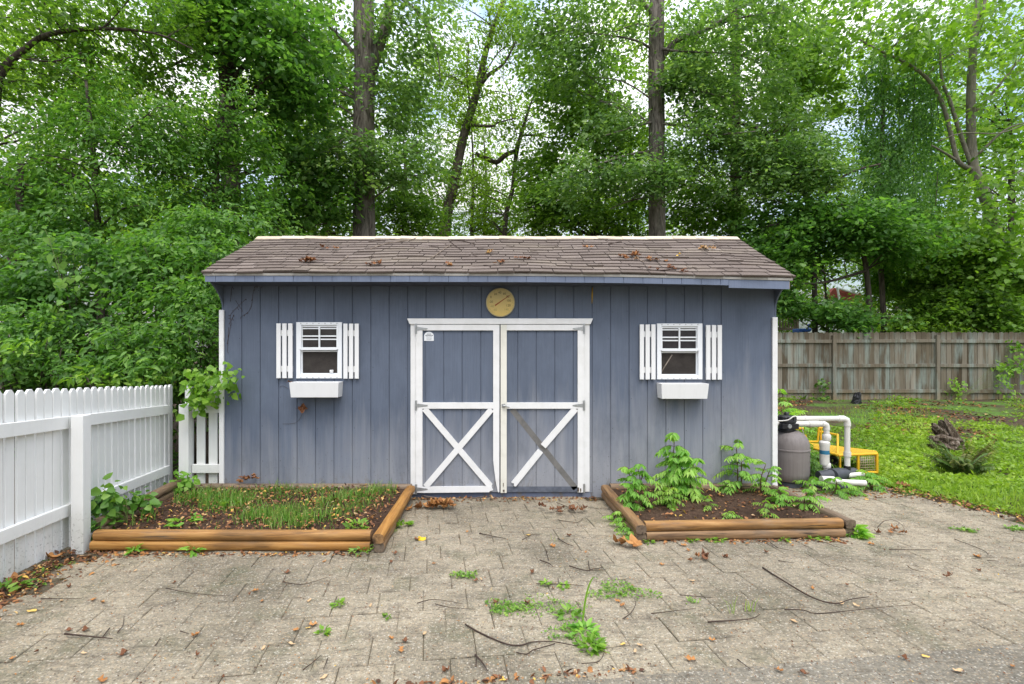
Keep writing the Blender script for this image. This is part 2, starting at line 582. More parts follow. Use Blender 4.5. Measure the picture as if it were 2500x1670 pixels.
M['lf_lime'] = m_leaf('lime_leaves', [(0, (0.097, 0.214, 0.020)), (.5, (0.193, 0.359, 0.045)), (1, (0.334, 0.495, 0.081))], .45, 1.5)
M['lf_weed'] = m_leaf('weed_leaves', [(0, (.10, .26, .03)), (.5, (.20, .42, .06)), (1, (.36, .55, .12))], .45)
M['lf_lawn'] = m_leaf('lawn_leaves', [(0, (.085, .165, .018)), (.5, (.195, .325, .03)), (1, (.38, .50, .075))], .4)
M['lf_grass'] = m_leaf('bed_grass', [(0, (.06, .16, .02)), (.5, (.12, .29, .035)), (1, (.34, .40, .13))], .4)
M['lf_fern'] = m_leaf('fern_leaves', [(0, (.045, .10, .018)), (.5, (.10, .18, .03)), (1, (.22, .20, .06))], .3)
M['lf_moss'] = m_leaf('moss_leaves', [(0, (.07, .16, .02)), (.5, (.15, .30, .04)), (1, (.32, .45, .09))], .35)


# ------------------------------------------------------------------ foliage
_ph = rng.uniform(0, 6.28, (6, 3)); _fq = rng.uniform(.6, 1.5, (6, 3)) * np.sign(rng.uniform(-1, 1, (6, 3)))


def noise3(p):
    s = np.zeros(len(p))
    for k in range(6):
        s += np.sin(p @ _fq[k] * (1 + .35 * k) + _ph[k].sum()) / (1 + .3 * k)
    return s / 3.6


def unit(a):
    return a / np.maximum(np.linalg.norm(a, axis=-1, keepdims=True), 1e-9)


def leaf_arrays(b, d, nrm, L, W, fold=.25, six=True, curl=.12):
    d = unit(d)
    s = unit(np.cross(nrm, d))
    n = unit(np.cross(d, s))
    L = L[:, None]; W = W[:, None] / 2
    N = len(b)
    if six:
        k = 6
        v = np.empty((N, 6, 3))
        v[:, 0] = b
        v[:, 1] = b + .28 * L * d + W * s + fold * W * n
        v[:, 2] = b + .66 * L * d + .72 * W * s + (fold * .7 * W - curl * .3 * L) * n
        v[:, 3] = b + L * d - curl * L * n
        v[:, 4] = b + .66 * L * d - .72 * W * s + (fold * .7 * W - curl * .3 * L) * n
        v[:, 5] = b + .28 * L * d - W * s + fold * W * n
        i = np.arange(N)[:, None] * 6
        q = np.concatenate([i + np.array([[0, 1, 2, 3]]), i + np.array([[0, 3, 4, 5]])], 1).reshape(-1, 4)
    else:
        v = np.empty((N, 4, 3))
        v[:, 0] = b
        v[:, 1] = b + .42 * L * d + W * s
        v[:, 2] = b + L * d - curl * L * n
        v[:, 3] = b + .42 * L * d - W * s + fold * W * n
        q = np.arange(N * 4).reshape(-1, 4)
    return v.reshape(-1, 3), q


DENS = 1.7
BSX = BSZ = 1.0


def blob_centres(r, blobs, gap=-.15, freq=1.1):
    out = []
    for cx, cy, cz, rx, ry, rz, n in blobs:
        n = int(n * DENS); k = int(n * 2.2)
        u = unit(r.normal(size=(k, 3)))
        p = u * (r.uniform(0, 1, k) ** .36)[:, None] * 1.08 * np.array([rx * BSX, ry * BSX, rz * BSZ]) + np.array([cx, cy, cz])
        keep = noise3(p * freq) + r.normal(0, .18, k) > gap
        out.append(p[keep][:n])
    return np.concatenate(out)


def spray_leaves(r, c, R0, n, L, ratio=.6, flat=.16, droop=.35, axis_from=None, up=1.0, vert=False):
    """N sprays of n leaves: a flattened, drooping fan on a twig each"""
    N = len(c)
    if axis_from is not None:
        ax = c - axis_from
        ax[:, 2] *= .15
        ax = unit(ax + r.normal(0, .6, (N, 3)) * np.array([1, 1, .2]) * np.linalg.norm(ax, axis=1, keepdims=True))
    else:
        ax = unit(r.normal(size=(N, 3)) * np.array([1, 1, .15]))
    ax[:, 2] -= droop * r.uniform(.2, 1.0, N)
    if vert: ax = unit(np.array([[0, 0, -1.0]]) + r.normal(0, .18, (N, 3)))
    ax = unit(ax)
    nu = unit(np.array([[0, 0, up]]) + r.normal(0, .32, (N, 3)) + (0 if not vert else np.array([[0, -1.0, 0]])))
    sd = unit(np.cross(nu, ax))
    nu = unit(np.cross(ax, sd))
    t = r.uniform(-1, 1, (N, n))
    w = r.normal(0, .42, (N, n)) * (1.05 - .45 * np.abs(t))
    h = r.normal(0, flat * 1.35, (N, n))
    Rr = R0 * r.uniform(.65, 1.3, (N, 1))
    b = c[:, None, :] + ax[:, None] * (t * Rr)[..., None] + sd[:, None] * (w * Rr)[..., None] + nu[:, None] * (h * Rr)[..., None]
    b[..., 2] -= .22 * R0 * (t ** 2)
    d = ax[:, None] * .75 + sd[:, None] * np.sign(w)[..., None] * .8 + r.normal(0, .35, (N, n, 3))
    d[..., 2] -= droop * r.uniform(0, 1.0, (N, n))
    nn = nu[:, None] + r.normal(0, .52, (N, n, 3))
    tint = np.clip(.45 + .15 * r.normal(size=(N, 1)) + .19 * r.normal(size=(N, n)), 0, 1)
    ll = L * r.uniform(.45, 1.25, (N, n))
    return b.reshape(-1, 3), d.reshape(-1, 3), nn.reshape(-1, 3), ll.ravel(), ll.ravel() * ratio * r.uniform(.85, 1.15, N * n), tint.ravel()


def crown_mesh(name, parent, r, c, R0, n, L, mat, six=True, origin=None, fold=.25, **kw):
    b, d, nn, ll, ww, tint = spray_leaves(r, c, R0, n, L, **kw)
    v, q = leaf_arrays(b, d, nn, ll, ww, fold, six)
    return np_mesh(name, v, q, np.repeat(tint, 2) if six else tint, mat, parent, origin)


def path_pt(path, z):
    best = min(path, key=lambda a: abs(a[0].z - z))
    return best


def smooth_path(pts, sub=4):
    """Catmull-Rom through (Vector, radius)"""
    out = []
    n = len(pts)
    for i in range(n - 1):
        p0 = pts[max(i - 1, 0)]; p1 = pts[i]; p2 = pts[i + 1]; p3 = pts[min(i + 2, n - 1)]
        for k in range(sub):
            t = k / sub
            a = [.5 * ((2 * p1[0]) + (p2[0] - p0[0]) * t + (2 * p0[0] - 5 * p1[0] + 4 * p2[0] - p3[0]) * t * t + (3 * p1[0] - p0[0] - 3 * p2[0] + p3[0]) * t ** 3)][0]
            out.append((a, p1[1] + (p2[1] - p1[1]) * t))
    out.append(pts[-1])
    return out


def tree(name, label, trunk, limbs, blobs, spr, mat, bark, cat='tree', group=None, gap=-.15, twigs=40, six=True, seed=0, sides=12, freq=1.1, wob=.07, crown_name='crown'):
    """trunk: [(Vector, r)], limbs: list of [(Vector, r)], blobs: foliage ellipsoids; spr: dict for spray_leaves"""
    r = np.random.default_rng(seed + 100)
    rr = random.Random(seed)
    base = Vector(trunk[0][0])
    e = empty(name, base, label, cat, group)
    mb = MB()
    tp = smooth_path([(Vector(a), b) for a, b in trunk])
    mb.tube([a for a, b in tp], [b for a, b in tp], sides, wob=wob, rnd=rr)
    allp = list(tp)
    for lb in limbs:
        lp = smooth_path([(Vector(a), b) for a, b in lb])
        mb.tube([a for a, b in lp], [b for a, b in lp], 7, wob=.1, rnd=rr)
        allp += lp
    c = blob_centres(r, blobs, gap, freq)

    idx = r.permutation(len(c))[:twigs]
    for i in idx:
        q = Vector(c[i])
        cand = [a for a in allp if a[0].z < q.z + .5] or allp
        s = min(cand, key=lambda a: (a[0] - q).length + abs(a[0].z - (q.z - .5 * (a[0].xy - q.xy).length)) * .6)
        m = (s[0] + q) / 2 + Vector((rr.uniform(-.12, .12), rr.uniform(-.12, .12), rr.uniform(.0, .25))) * (q - s[0]).length * .6
        r0 = min(s[1] * .5, .012 + .008 * (q - s[0]).length)
        pp = smooth_path([(s[0], r0), (m, r0 * .7), (q, .005)], 3)
        mb.tube([a for a, b in pp], [b for a, b in pp], 5, rnd=rr, cap=False)
    mb.build('trunk', bark, e, smooth=True)
    ax = np.array([base.x, base.y, 0.0])
    cc = c.copy()
    crown_mesh(crown_name, e, r, cc, mat=mat, six=six, axis_from=np.stack([np.full(len(c), base.x), np.full(len(c), base.y), c[:, 2]], 1), **spr)
    return e


def frond_leaves(r, base, az, length, rise, droop, pairs, L, ratio=.32):
    """pinnate leaf: rachis points and leaflets"""
    h = np.array([math.cos(az), math.sin(az), 0.0])
    ts = np.linspace(.0, 1, 8)
    pts = np.array([base + h * length * t * (.95) + np.array([0, 0, 1]) * (rise * t - droop * t * t) for t in ts])
    b, d, n, ll, ww, ti = [], [], [], [], [], []
    tt = np.linspace(.22, 1.0, pairs)
    tv = .5 + .2 * r.normal()
    sd = np.array([-h[1], h[0], 0])
    for t in tt:
        p = base + h * length * t * .95 + np.array([0, 0, 1]) * (rise * t - droop * t * t)
        tan = unit(h * .95 * length + np.array([0, 0, 1]) * (rise - 2 * droop * t))
        for s in (-1, 1):
            dd = sd * s * 1.0 + tan * .55 + np.array([0, 0, -.55 - .2 * r.random()]) + r.normal(0, .1, 3)
            b.append(p); d.append(dd); n.append(np.array([0, 0, 1.0]) + .25 * h + r.normal(0, .2, 3))
            l = L * (1 - .45 * abs(t - .45)) * r.uniform(.85, 1.1)
            ll.append(l); ww.append(l * ratio); ti.append(np.clip(tv + .25 * (t - .4) + .08 * r.normal(), 0, 1))
    b.append(pts[-1]); d.append(unit(pts[-1] - pts[-2])); n.append(np.array([0, 0, 1.0])); ll.append(L * .8); ww.append(L * .8 * ratio); ti.append(np.clip(tv + .2, 0, 1))
    return pts, (np.array(b), np.array(d), np.array(n), np.array(ll), np.array(ww), np.array(ti))


def pinnate_plant(name, label, base, height, nfr, flen, pairs=8, L=.07, mat='lf_weed', seed=0, group=None, lean=(0, 0), cat='plant', stems=1, spread=.0, low=.15):
    r = np.random.default_rng(seed + 500)
    rr = random.Random(seed)
    e = empty(name, base, label, cat, group)
    mb = MB()
    acc = []
    for s in range(stems):
        hb = Vector(base) + Vector((rr.uniform(-spread, spread), rr.uniform(-spread, spread), 0))
        hh = height * (1 if s == 0 else rr.uniform(.55, .9))
        top = hb + Vector((lean[0] + rr.uniform(-.05, .05), lean[1] + rr.uniform(-.05, .05), hh))
        mid = (hb + top) / 2 + Vector((rr.uniform(-.03, .03), 0, 0))
        sp = smooth_path([(hb, .009), (mid, .006), (top, .003)])
        mb.tube([a for a, b in sp], [b for a, b in sp], 5)
        a0 = rr.uniform(0, 6.28)
        for k in range(nfr):
            t = low + (1 - low) * k / max(nfr - 1, 1)
            p = sp[min(int(t * (len(sp) - 1)), len(sp) - 1)][0]
            ln = flen * (1.0 - .5 * max(0, t - .6) / .4) * rr.uniform(.8, 1.15)
            az = a0 + k * 2.4
            pts, la = frond_leaves(r, np.array(p), az, ln, ln * rr.uniform(.35, .7) * (.6 + t * .8), ln * rr.uniform(.45, .8), pairs, L * rr.uniform(.85, 1.1))
            mb.tube(pts, np.linspace(.0028, .001, len(pts)), 4, cap=False)
            acc.append(la)
    A = [np.concatenate([a[i] for a in acc]) for i in range(6)]
    v, q = leaf_arrays(A[0], A[1], A[2], A[3], A[4], .2, True, .2)
    mb.build('stem', M['stemred'], e, smooth=True)
    np_mesh('foliage', v, q, np.repeat(A[5], 2), M[mat], e)
    return e


def weed(name, label, base, rad, n, L, mat='lf_weed', seed=0, group=None, up=.7, ratio=.45, cat='weed'):
    """low rosette/tuft, one mesh"""
    r = np.random.default_rng(seed + 900)
    a = r.uniform(0, 6.28, n)
    rr = rad * np.sqrt(r.uniform(0, 1, n))
    b = np.stack([base[0] + np.cos(a) * rr, base[1] + np.sin(a) * rr, base[2] + r.uniform(0, 1, n) * L * up * (1 - .5 * rr / rad)], 1)
    d = np.stack([np.cos(a), np.sin(a), r.uniform(-.1, 1.0, n) * up], 1) + r.normal(0, .35, (n, 3))
    nn = np.array([[0, 0, 1.0]]) + r.normal(0, .35, (n, 3))
    ll = L * r.uniform(.6, 1.2, n)
    v, q = leaf_arrays(b, d, nn, ll, ll * ratio, .25, True, .2)
    ti = np.clip(.5 + .22 * r.normal(size=n), 0, 1)
    o = np_mesh(name, v, q, np.repeat(ti, 2), M[mat], None, tuple(base))
    tag(o, label, cat, group)
    return o


def blades(pos, h, w, lean, r, tilt_xy=None):
    """grass blades: bent 2-quad strips"""
    N = len(pos)
    az = r.uniform(0, 6.28, N)
    s = np.stack([np.cos(az), np.sin(az), np.zeros(N)], 1)
    la = r.uniform(0, 6.28, N)
    ld = np.stack([np.cos(la), np.sin(la), np.zeros(N)], 1)
    H = h[:, None]; W = w[:, None] / 2; LE = lean[:, None]
    v = np.empty((N, 6, 3))
    zu = np.array([0, 0, 1.0])
    v[:, 0] = pos - s * W; v[:, 1] = pos + s * W
    m = pos + zu * H * .6 + ld * H * LE * .35
    v[:, 2] = m + s * W * .8; v[:, 3] = m - s * W * .8
    t = pos + zu * H * (1 - .25 * LE) + ld * H * LE
    v[:, 4] = t + s * W * .15; v[:, 5] = t - s * W * .15
    i = np.arange(N)[:, None] * 6
    q = np.concatenate([i + np.array([[0, 1, 2, 3]]), i + np.array([[3, 2, 4, 5]])], 1).reshape(-1, 4)
    return v.reshape(-1, 3), q


# ================================================================== SETTING
def sstep(a, b, x):
    t = np.clip((x - a) / (b - a), 0, 1)
    return t * t * (3 - 2 * t)


def ground_h(x, y):
    x = np.asarray(x, float); y = np.asarray(y, float)
    rise = .29 * sstep(6.4, 13.4, y) * sstep(2.6, 5.0, x)
    low = -.035 * (1 - sstep(4.6, 5.3, x - .45 * np.maximum(0, 6.0 - y))) * (1 - sstep(6.3, 6.9, y))
    bumps = .015 * np.sin(x * 2.1 + 1) * np.sin(y * 1.7) * sstep(6.2, 7.5, y)
    left = .06 * sstep(-3.7, -4.4, x)
    return rise + low + bumps + left


gx = np.unique(np.concatenate([np.linspace(-140, -12, 26), np.linspace(-12, 16, 113), np.linspace(16, 140, 26)]))
gy = np.unique(np.concatenate([np.linspace(-60, -4, 15), np.linspace(-4, 16, 81), np.linspace(16, 220, 30)]))
X, Y = np.meshgrid(gx, gy)
Z = ground_h(X, Y)
nx, ny = len(gx), len(gy)
vi = np.arange(nx * ny).reshape(ny, nx)
quads = np.stack([vi[:-1, :-1], vi[:-1, 1:], vi[1:, 1:], vi[1:, :-1]], -1).reshape(-1, 4)
o = np_mesh('ground', np.stack([X, Y, Z], -1).reshape(-1, 3), quads, np.full(len(quads), .5), M['ground'])
o.data.polygons.foreach_set('use_smooth', [True] * len(quads))
tag(o, kind='structure')

# paved yard: every block is a slab of its own inside one sheet
TH = R(7.2)
ct, st = math.cos(TH), math.sin(TH)


def lawn_edge_x(y):
    return 4.55 + max(0, 6.1 - y) * .42


def on_patio(x, y):
    if y > 6.25: return False
    if y > 5.64 and x < 3.0: return False
    if x < -3.22 - .145 * (y - 4.1): return False
    if x > lawn_edge_x(y) - .06: return False
    if y < 2.525 + .108 * x + .02: return False
    return True


pr = random.Random(3)
mb = MB()
pw, pd, gap = .283, .262, .0075
for j in range(-8, 24):
    offx = (j % 2) * .5 * pw + pr.uniform(-.05, .05)
    for i in range(-26, 30):
        a0, b0 = i * pw + offx, 2.2 + j * pd
        w2 = pw
        cx, cy = a0 + w2 / 2, b0 + pd / 2
        wx, wy = cx * ct - (cy - 2.2) * st, 2.2 + cx * st + (cy - 2.2) * ct
        if not on_patio(wx, wy): continue
        tl = [pr.gauss(0, .0011) for _ in range(4)]
        dz = min(.003, max(-.0035, pr.gauss(-.001, .0018)))
        g = gap * pr.uniform(.05, .85) / 2
        ch = .006
        vs = []
        for (lx, ly), q in zip(((a0 + g, b0 + g), (a0 + w2 - g, b0 + g), (a0 + w2 - g, b0 + pd - g), (a0 + g, b0 + pd - g)), tl):
            for inset, z in ((0, -.03), (0, dz + q - ch * .8), (ch, dz + q)):
                mx = lx + (inset if lx < cx else -inset); my = ly + (inset if ly < cy else -inset)
                vs.append((mx * ct - (my - 2.2) * st, 2.2 + mx * st + (my - 2.2) * ct, z))
        fs = [(2, 5, 8, 11)]
        for k in range(4):
            a, b = k * 3, ((k + 1) % 4) * 3
            fs += [(a + 1, b + 1, b + 2, a + 2), (a, b, b + 1, a + 1)]
        mb.add(vs, fs, 0, pr.random())
mb.add([(-4.2, 1.2, -.0085), (5.9, 2.2, -.0085), (4.35, 6.2, -.0085), (3.0, 6.3, -.0085), (3.0, 5.7, -.0085), (-3.46, 5.7, -.0085)], [(0, 1, 2, 3, 4, 5)], 1)
tag(mb.build('patio', [M['paver'], M['joint']]), kind='structure')
# aggregate slab in front of the blocks
mb = MB()
xs = np.linspace(-9, 9, 37)
vs = []
for x in xs:
    e = 2.525 + .108 * x + .012 * math.sin(x * 3.1) + .006 * math.sin(x * 11)
    vs += [(x, -8, -.004), (x, e - .012, -.004), (x, e, -.012), (x, e, -.05)]
fs = []
for i in range(len(xs) - 1):
    for k in range(3):
        fs.append((i * 4 + k, (i + 1) * 4 + k, (i + 1) * 4 + k + 1, i * 4 + k + 1))
mb.add(vs, fs)
tag(mb.build('driveway', M['drive']), kind='structure')

# lawn: leaf blades and clover over the slope (uncountable)
r = np.random.default_rng(5)
N = 140000
y = 4.0 + (13.6 - 4.0) * r.uniform(0, 1, N) ** 1.25
xl = np.where(y < 6.3, 4.62 + np.maximum(0, 6.1 - y) * .42, 3.3)
x = xl + (np.minimum(18.5, y * 1.2 + 2.2) - xl) * r.uniform(0, 1, N) ** 1.12
p3 = np.stack([x, y, ground_h(x, y)], 1)
ns = noise3(p3 * 1.5)
bare = sstep(8.2, 12.0, y) * .6 + .45 * sstep(-.1, .6, noise3(np.stack([x, y, 0 * x], 1) * .55 + 9)) + .25 + .25 * (1 - sstep(0, .35, x - xl)) + .6 * np.exp(-((x - 6.0) ** 2 / .7 + (y - 5.15) ** 2 / .15)) + .35 * np.exp(-((x - 8.0) ** 2 / 3 + (y - 11.6) ** 2 / 1.5))
keep = ns + r.normal(0, .3, N) > -.55 + bare * 1.25
p3 = p3[keep]; ns = ns[keep]
N = len(p3)
d = unit(r.normal(size=(N, 3)) * np.array([1, 1, .35]) + np.array([0, 0, .35]))
ll = r.uniform(.02, .058, N) * (1 + .045 * p3[:, 1])
p3[:, 2] += r.uniform(0, .09, N) * (.25 + .75 * (noise3(p3 * 2.6 + 1) > 0))
v, q = leaf_arrays(p3, d, np.array([[0, 0, 1.0]]) + r.normal(0, .6, (N, 3)), ll, ll * r.uniform(.4, .8, N), .2, False)
tag(np_mesh('lawn', v, q, np.clip(.52 + .26 * noise3(p3 * .8 + 3) + .18 * ns + .15 * r.normal(size=N) - .18 * sstep(9.5, 12, p3[:, 1]), 0, 1), M['lf_lawn']), kind='stuff')
N = 16000
y = 4.2 + 8.0 * r.uniform(0, 1, N) ** 1.3
xl = np.where(y < 6.3, 4.75 + np.maximum(0, 6.1 - y) * .42, 3.6)
x = xl + (y * 1.06 + .6 - xl) * r.uniform(0, 1, N)
p3 = np.stack([x, y, ground_h(x, y)], 1)
kp = noise3(p3 * 1.1 + 4) > -.1
p3 = p3[kp]; N = len(p3)
v, q = blades(p3, r.uniform(.05, .14, N), r.uniform(.004, .008, N), r.uniform(.2, .9, N), r)
tag(np_mesh('grass', v, q, np.repeat(np.clip(.6 + .2 * r.normal(size=N), 0, 1), 2), M['lf_lawn']), kind='stuff')

# ================================================================== SHED
WY = 5.656          # front wall plane
SX0, SX1 = -2.986, 3.10
EY, RY = 5.356, 6.642
EZ, RZ = 2.431, 3.065


def wx(u, y=WY): return (u - U0) * y / F
def wz(v, y=WY): return HC - (v - V0) * y / F


def sag(x):
    return float(np.interp(x, [-3.1, -.8, .4, 1.26, 2.17, 3.2], [0, 0, .004, .012, .030, .054]))


shed = empty('garden_shed', (0.05, 7.1, 0), 'blue grey wooden shed with white trimmed double doors and brown shingle roof', 'shed')
# --- front wall, grooved panel siding with two window openings
wins = [(wx(724.5), wx(835.7), wz(923.6), wz(786.8)), (wx(1603), wx(1713.6), wz(926), wz(790))]
groove0 = wx(590.6)
prof = []            # (x, y) polyline
prof.append((SX0, 0.0))
for k in range(27):
    gxp = groove0 + k * .2036
    prof += [(gxp - .0055, 0.0), (gxp - .0045, .009), (gxp + .0045, .009), (gxp + .0055, 0.0)]
prof.append((SX1, 0.0))
xs = set()
for w in wins: xs |= {round(w[0] + .02, 4), round(w[1] - .02, 4)}
full = []
for a, b in zip(prof[:-1], prof[1:]):
    full.append(a)
    for xx in sorted(xs):
        if a[0] + 1e-6 < xx < b[0] - 1e-6:
            tt = (xx - a[0]) / (b[0] - a[0])
            full.append((xx, a[1] + (b[1] - a[1]) * tt))
full.append(prof[-1])
zs = sorted({-.06, .4, .8, 2.33} | {round(w[2] + .02, 4) for w in wins} | {round(w[3] - .02, 4) for w in wins})
mb = MB()
vs = [(x, WY + y, z) for z in zs for x, y in full]
nf = len(full)
fs = []
for j in range(len(zs) - 1):
    zc = (zs[j] + zs[j + 1]) / 2
    for i in range(nf - 1):
        xc = (full[i][0] + full[i + 1][0]) / 2
        if any(w[0] + .02 < xc < w[1] - .02 and w[2] + .02 < zc < w[3] - .02 for w in wins): continue
        fs.append((j * nf + i, j * nf + i + 1, (j + 1) * nf + i + 1, (j + 1) * nf + i))
mb.add(vs, fs)
mb.build('front_wall', M['siding'], shed)
m = MB(); jr = random.Random(77)
for k in range(-1, 27):
    for z in (.12, .42, .75, 1.08, 1.4, 1.72, 2.05, 2.26):
        if jr.random() < .35: continue
        xx = groove0 + k * .2036 + (.022 if jr.random() < .5 else -.022) + jr.uniform(-.004, .004); zz = z + jr.uniform(-.03, .03)
        if xx < SX0 + .03 or xx > SX1 - .03: continue
        m.box(xx - .0032, xx + .0032, WY - .0012, WY - .0002, zz - .0032, zz + .0032)
o = m.build('nail_heads', m_plain('rusty_nail', (.05, .042, .045), .8, .4, 60), shed); o['kind'] = 'stuff'
BY = 8.66
zb = 2.10
for nm, xa, xb, sx in (('side_wall', SX0 - .0, SX0 + .03, -1), ('side_wall', SX1 - .03, SX1, 1)):
    # gable side with the curved bracket running out under the eave
    poly = [(BY, -.06), (BY, zb), (RY, RZ - .06), (5.40, 2.395), (5.40, 2.335)]
    zbr = wz(752)
    for k in range(1, 9):
        t = k / 8
        poly.append((5.40 + (WY - .002 - 5.40) * (1 - (1 - t) ** 1.75), 2.335 - (2.335 - zbr) * t ** 1.15))
    poly.append((WY - .002, -.06))
    n = len(poly)
    m2 = MB()
    if sx < 0: xa, xb = SX0 - .018, SX0 - .002
    else: xa, xb = SX1 + .002, SX1 + .018
    m2.add([(xa, a, b) for a, b in poly] + [(xb, a, b) for a, b in poly],
           [tuple(range(n)), tuple(range(2 * n - 1, n - 1, -1))] + [(i, (i + 1) % n, (i + 1) % n + n, i + n)[::-1] for i in range(n)])
    m2.build('side_wall', M['siding_top'] if False else M['siding'], shed)
MB().box(SX0, SX1, BY - .02, BY, -.06, zb).build('back_wall', M['siding'], shed)
MB().box(SX0 + .02, SX1 - .02, 5.75, 8.6, -.02, .0).build('shed_floor', M['dark'], shed)
# dark lining and a few shapes inside, seen through the panes
MB().box(SX0 + .03, SX1 - .03, 7.2, 7.22, 0, 2.3).build('inner_partition', m_plain('raw_brown_board', (.09, .06, .045), .9, .5, 6), shed)
# corner boards
tl = wz(757)
MB().box(SX0 - .040, SX0 + .012, WY - .024, WY - .002, .0, tl).build('corner_trim', M['white'], shed, bevel=.003)
MB().box(SX1 - .034, SX1 + .022, WY - .024, WY - .002, .0, wz(775)).build('corner_trim', M['white'], shed, bevel=.003)
# --- roof
roof_x0, roof_x1 = -3.055, 3.146
mb = MB()
SL = math.hypot(RY - EY, RZ - EZ)
du, dv = (RY - EY) / SL, (RZ - EZ) / SL
nrm = Vector((0, -dv, du))


def roof_pt(x, s, h):
    """s metres up the front slope from the eave edge, h above the deck"""
    sg = sag(x) * max(0.0, 1 - s / SL) ** 1.3
    wob = .006 * math.sin(x * 2.3 + s * 5) * max(0, 1 - abs(s - .5)) + .004 * math.sin(x * 5.1 + 1.3 * s)
    return Vector((x, EY + du * s, EZ + dv * s - sg)) + nrm * (h + wob)


sr = random.Random(21)
# deck
nxs = 32
dx = (roof_x1 - roof_x0) / nxs
for i in range(nxs):
    a, b = roof_x0 + i * dx, roof_x0 + (i + 1) * dx
    mb.add([roof_pt(a, 0.004, -.004), roof_pt(b, 0.004, -.004), roof_pt(b, SL, -.004), roof_pt(a, SL, -.004),
            roof_pt(a, 0.004, -.022), roof_pt(b, 0.004, -.022), roof_pt(b, SL, -.022), roof_pt(a, SL, -.022)],
           [(0, 1, 2, 3), (7, 6, 5, 4)] + ([(0, 3, 7, 4)] if i == 0 else []) + ([(1, 5, 6, 2)] if i == nxs - 1 else []) + [(4, 5, 1, 0)], 0, .1)
course = .108
nc = int((SL - .05) / course) + 1
for j in range(nc):
    s0 = j * course - .012
    s1 = min(s0 + course + .06, SL)
    x = roof_x0 - sr.uniform(0, .3) if False else roof_x0 - .005
    first = True
    while x < roof_x1 + .004:
        w = sr.choice([.29, .30, .31, .17, .24]) if not first else sr.uniform(.08, .32)
        first = False
        x2 = min(x + w, roof_x1 + .006)
        g = .005
        lift = sr.uniform(0, .005) + (sr.random() < .06) * .007
        jit = sr.uniform(-.009, .009)
        seg = 3
        tn = min(1, max(0, sr.gauss(.5, .22)))
        vs, fs = [], []
        for k in range(seg + 1):
            xx = x + g + (x2 - x - 2 * g) * k / seg
            vs += [roof_pt(xx, s0 + jit, .0165 + lift), roof_pt(xx, s1, .002), roof_pt(xx, s0 + jit, .003)]
        for k in range(seg):
            a = k * 3
            fs += [(a, a + 3, a + 4, a + 1), (a + 2, a + 5, a + 3, a)]
        fs += [(0, 1, 2), (seg * 3, seg * 3 + 2, seg * 3 + 1)]
        mb.add(vs, fs, 0, tn)
        x = x2
# rear slope
mb.add([(roof_x0, RY, RZ), (roof_x1, RY, RZ), (roof_x1, BY + .2, zb - .06), (roof_x0, BY + .2, zb - .06),
        (roof_x0, RY, RZ - .02), (roof_x1, RY, RZ - .02), (roof_x1, BY + .2, zb - .08), (roof_x0, BY + .2, zb - .08)],
       [(0, 1, 2, 3), (7, 6, 5, 4), (2, 6, 7, 3), (0, 3, 7, 4), (1, 5, 6, 2)], 0, .4)
roof = mb.build('roof', M['shingle'], shed)
mb = MB()
x = roof_x0 - .004
while x < roof_x1:
    x2 = min(x + sr.uniform(.28, .34), roof_x1 + .006)
    tn = sr.random()
    lo = SL - .085 - sr.uniform(0, .012)
    vs = []
    for xx, lf in ((x, .006), (x2 + .01, .0)):
        vs += [roof_pt(min(xx, roof_x1 + .006), lo, .016 + lf), roof_pt(min(xx, roof_x1 + .006), SL, .019 + lf) + Vector((0, .0, .006)), Vector((min(xx, roof_x1 + .006), RY + .12, RZ - .045 + lf)), roof_pt(min(xx, roof_x1 + .006), lo, .004)]
    mb.add(vs, [(0, 4, 5, 1), (1, 5, 6, 2), (3, 7, 4, 0), (0, 1, 2), (4, 6, 5)], 0, tn)
    x = x2
mb.build('ridge_cap', M['cap'], roof)
# drip edge, fascia boards, soffit
for x_a, x_b in ((-3.045, 3.13),):
    mb = MB()
    n = 30
    for i in range(n):
        a, b = x_a + (x_b - x_a) * i / n, x_a + (x_b - x_a) * (i + 1) / n
        za, zb_ = EZ - sag(a) - .008, EZ - sag(b) - .008
        mb.add([(a, EY + .004, za), (b, EY + .004, zb_), (b, EY + .006, zb_ - .024), (a, EY + .006, za - .024), (a, EY + .05, za + .02), (b, EY + .05, zb_ + .02), (b, EY + .05, zb_ - .02), (a, EY + .05, za - .02)],
               [(3, 2, 1, 0), (0, 1, 5, 4), (7, 6, 2, 3)] + ([(0, 4, 7, 3)] if i == 0 else []) + ([(2, 6, 5, 1)] if i == n - 1 else []))
    mb.build('drip_edge', M['drip'], shed)


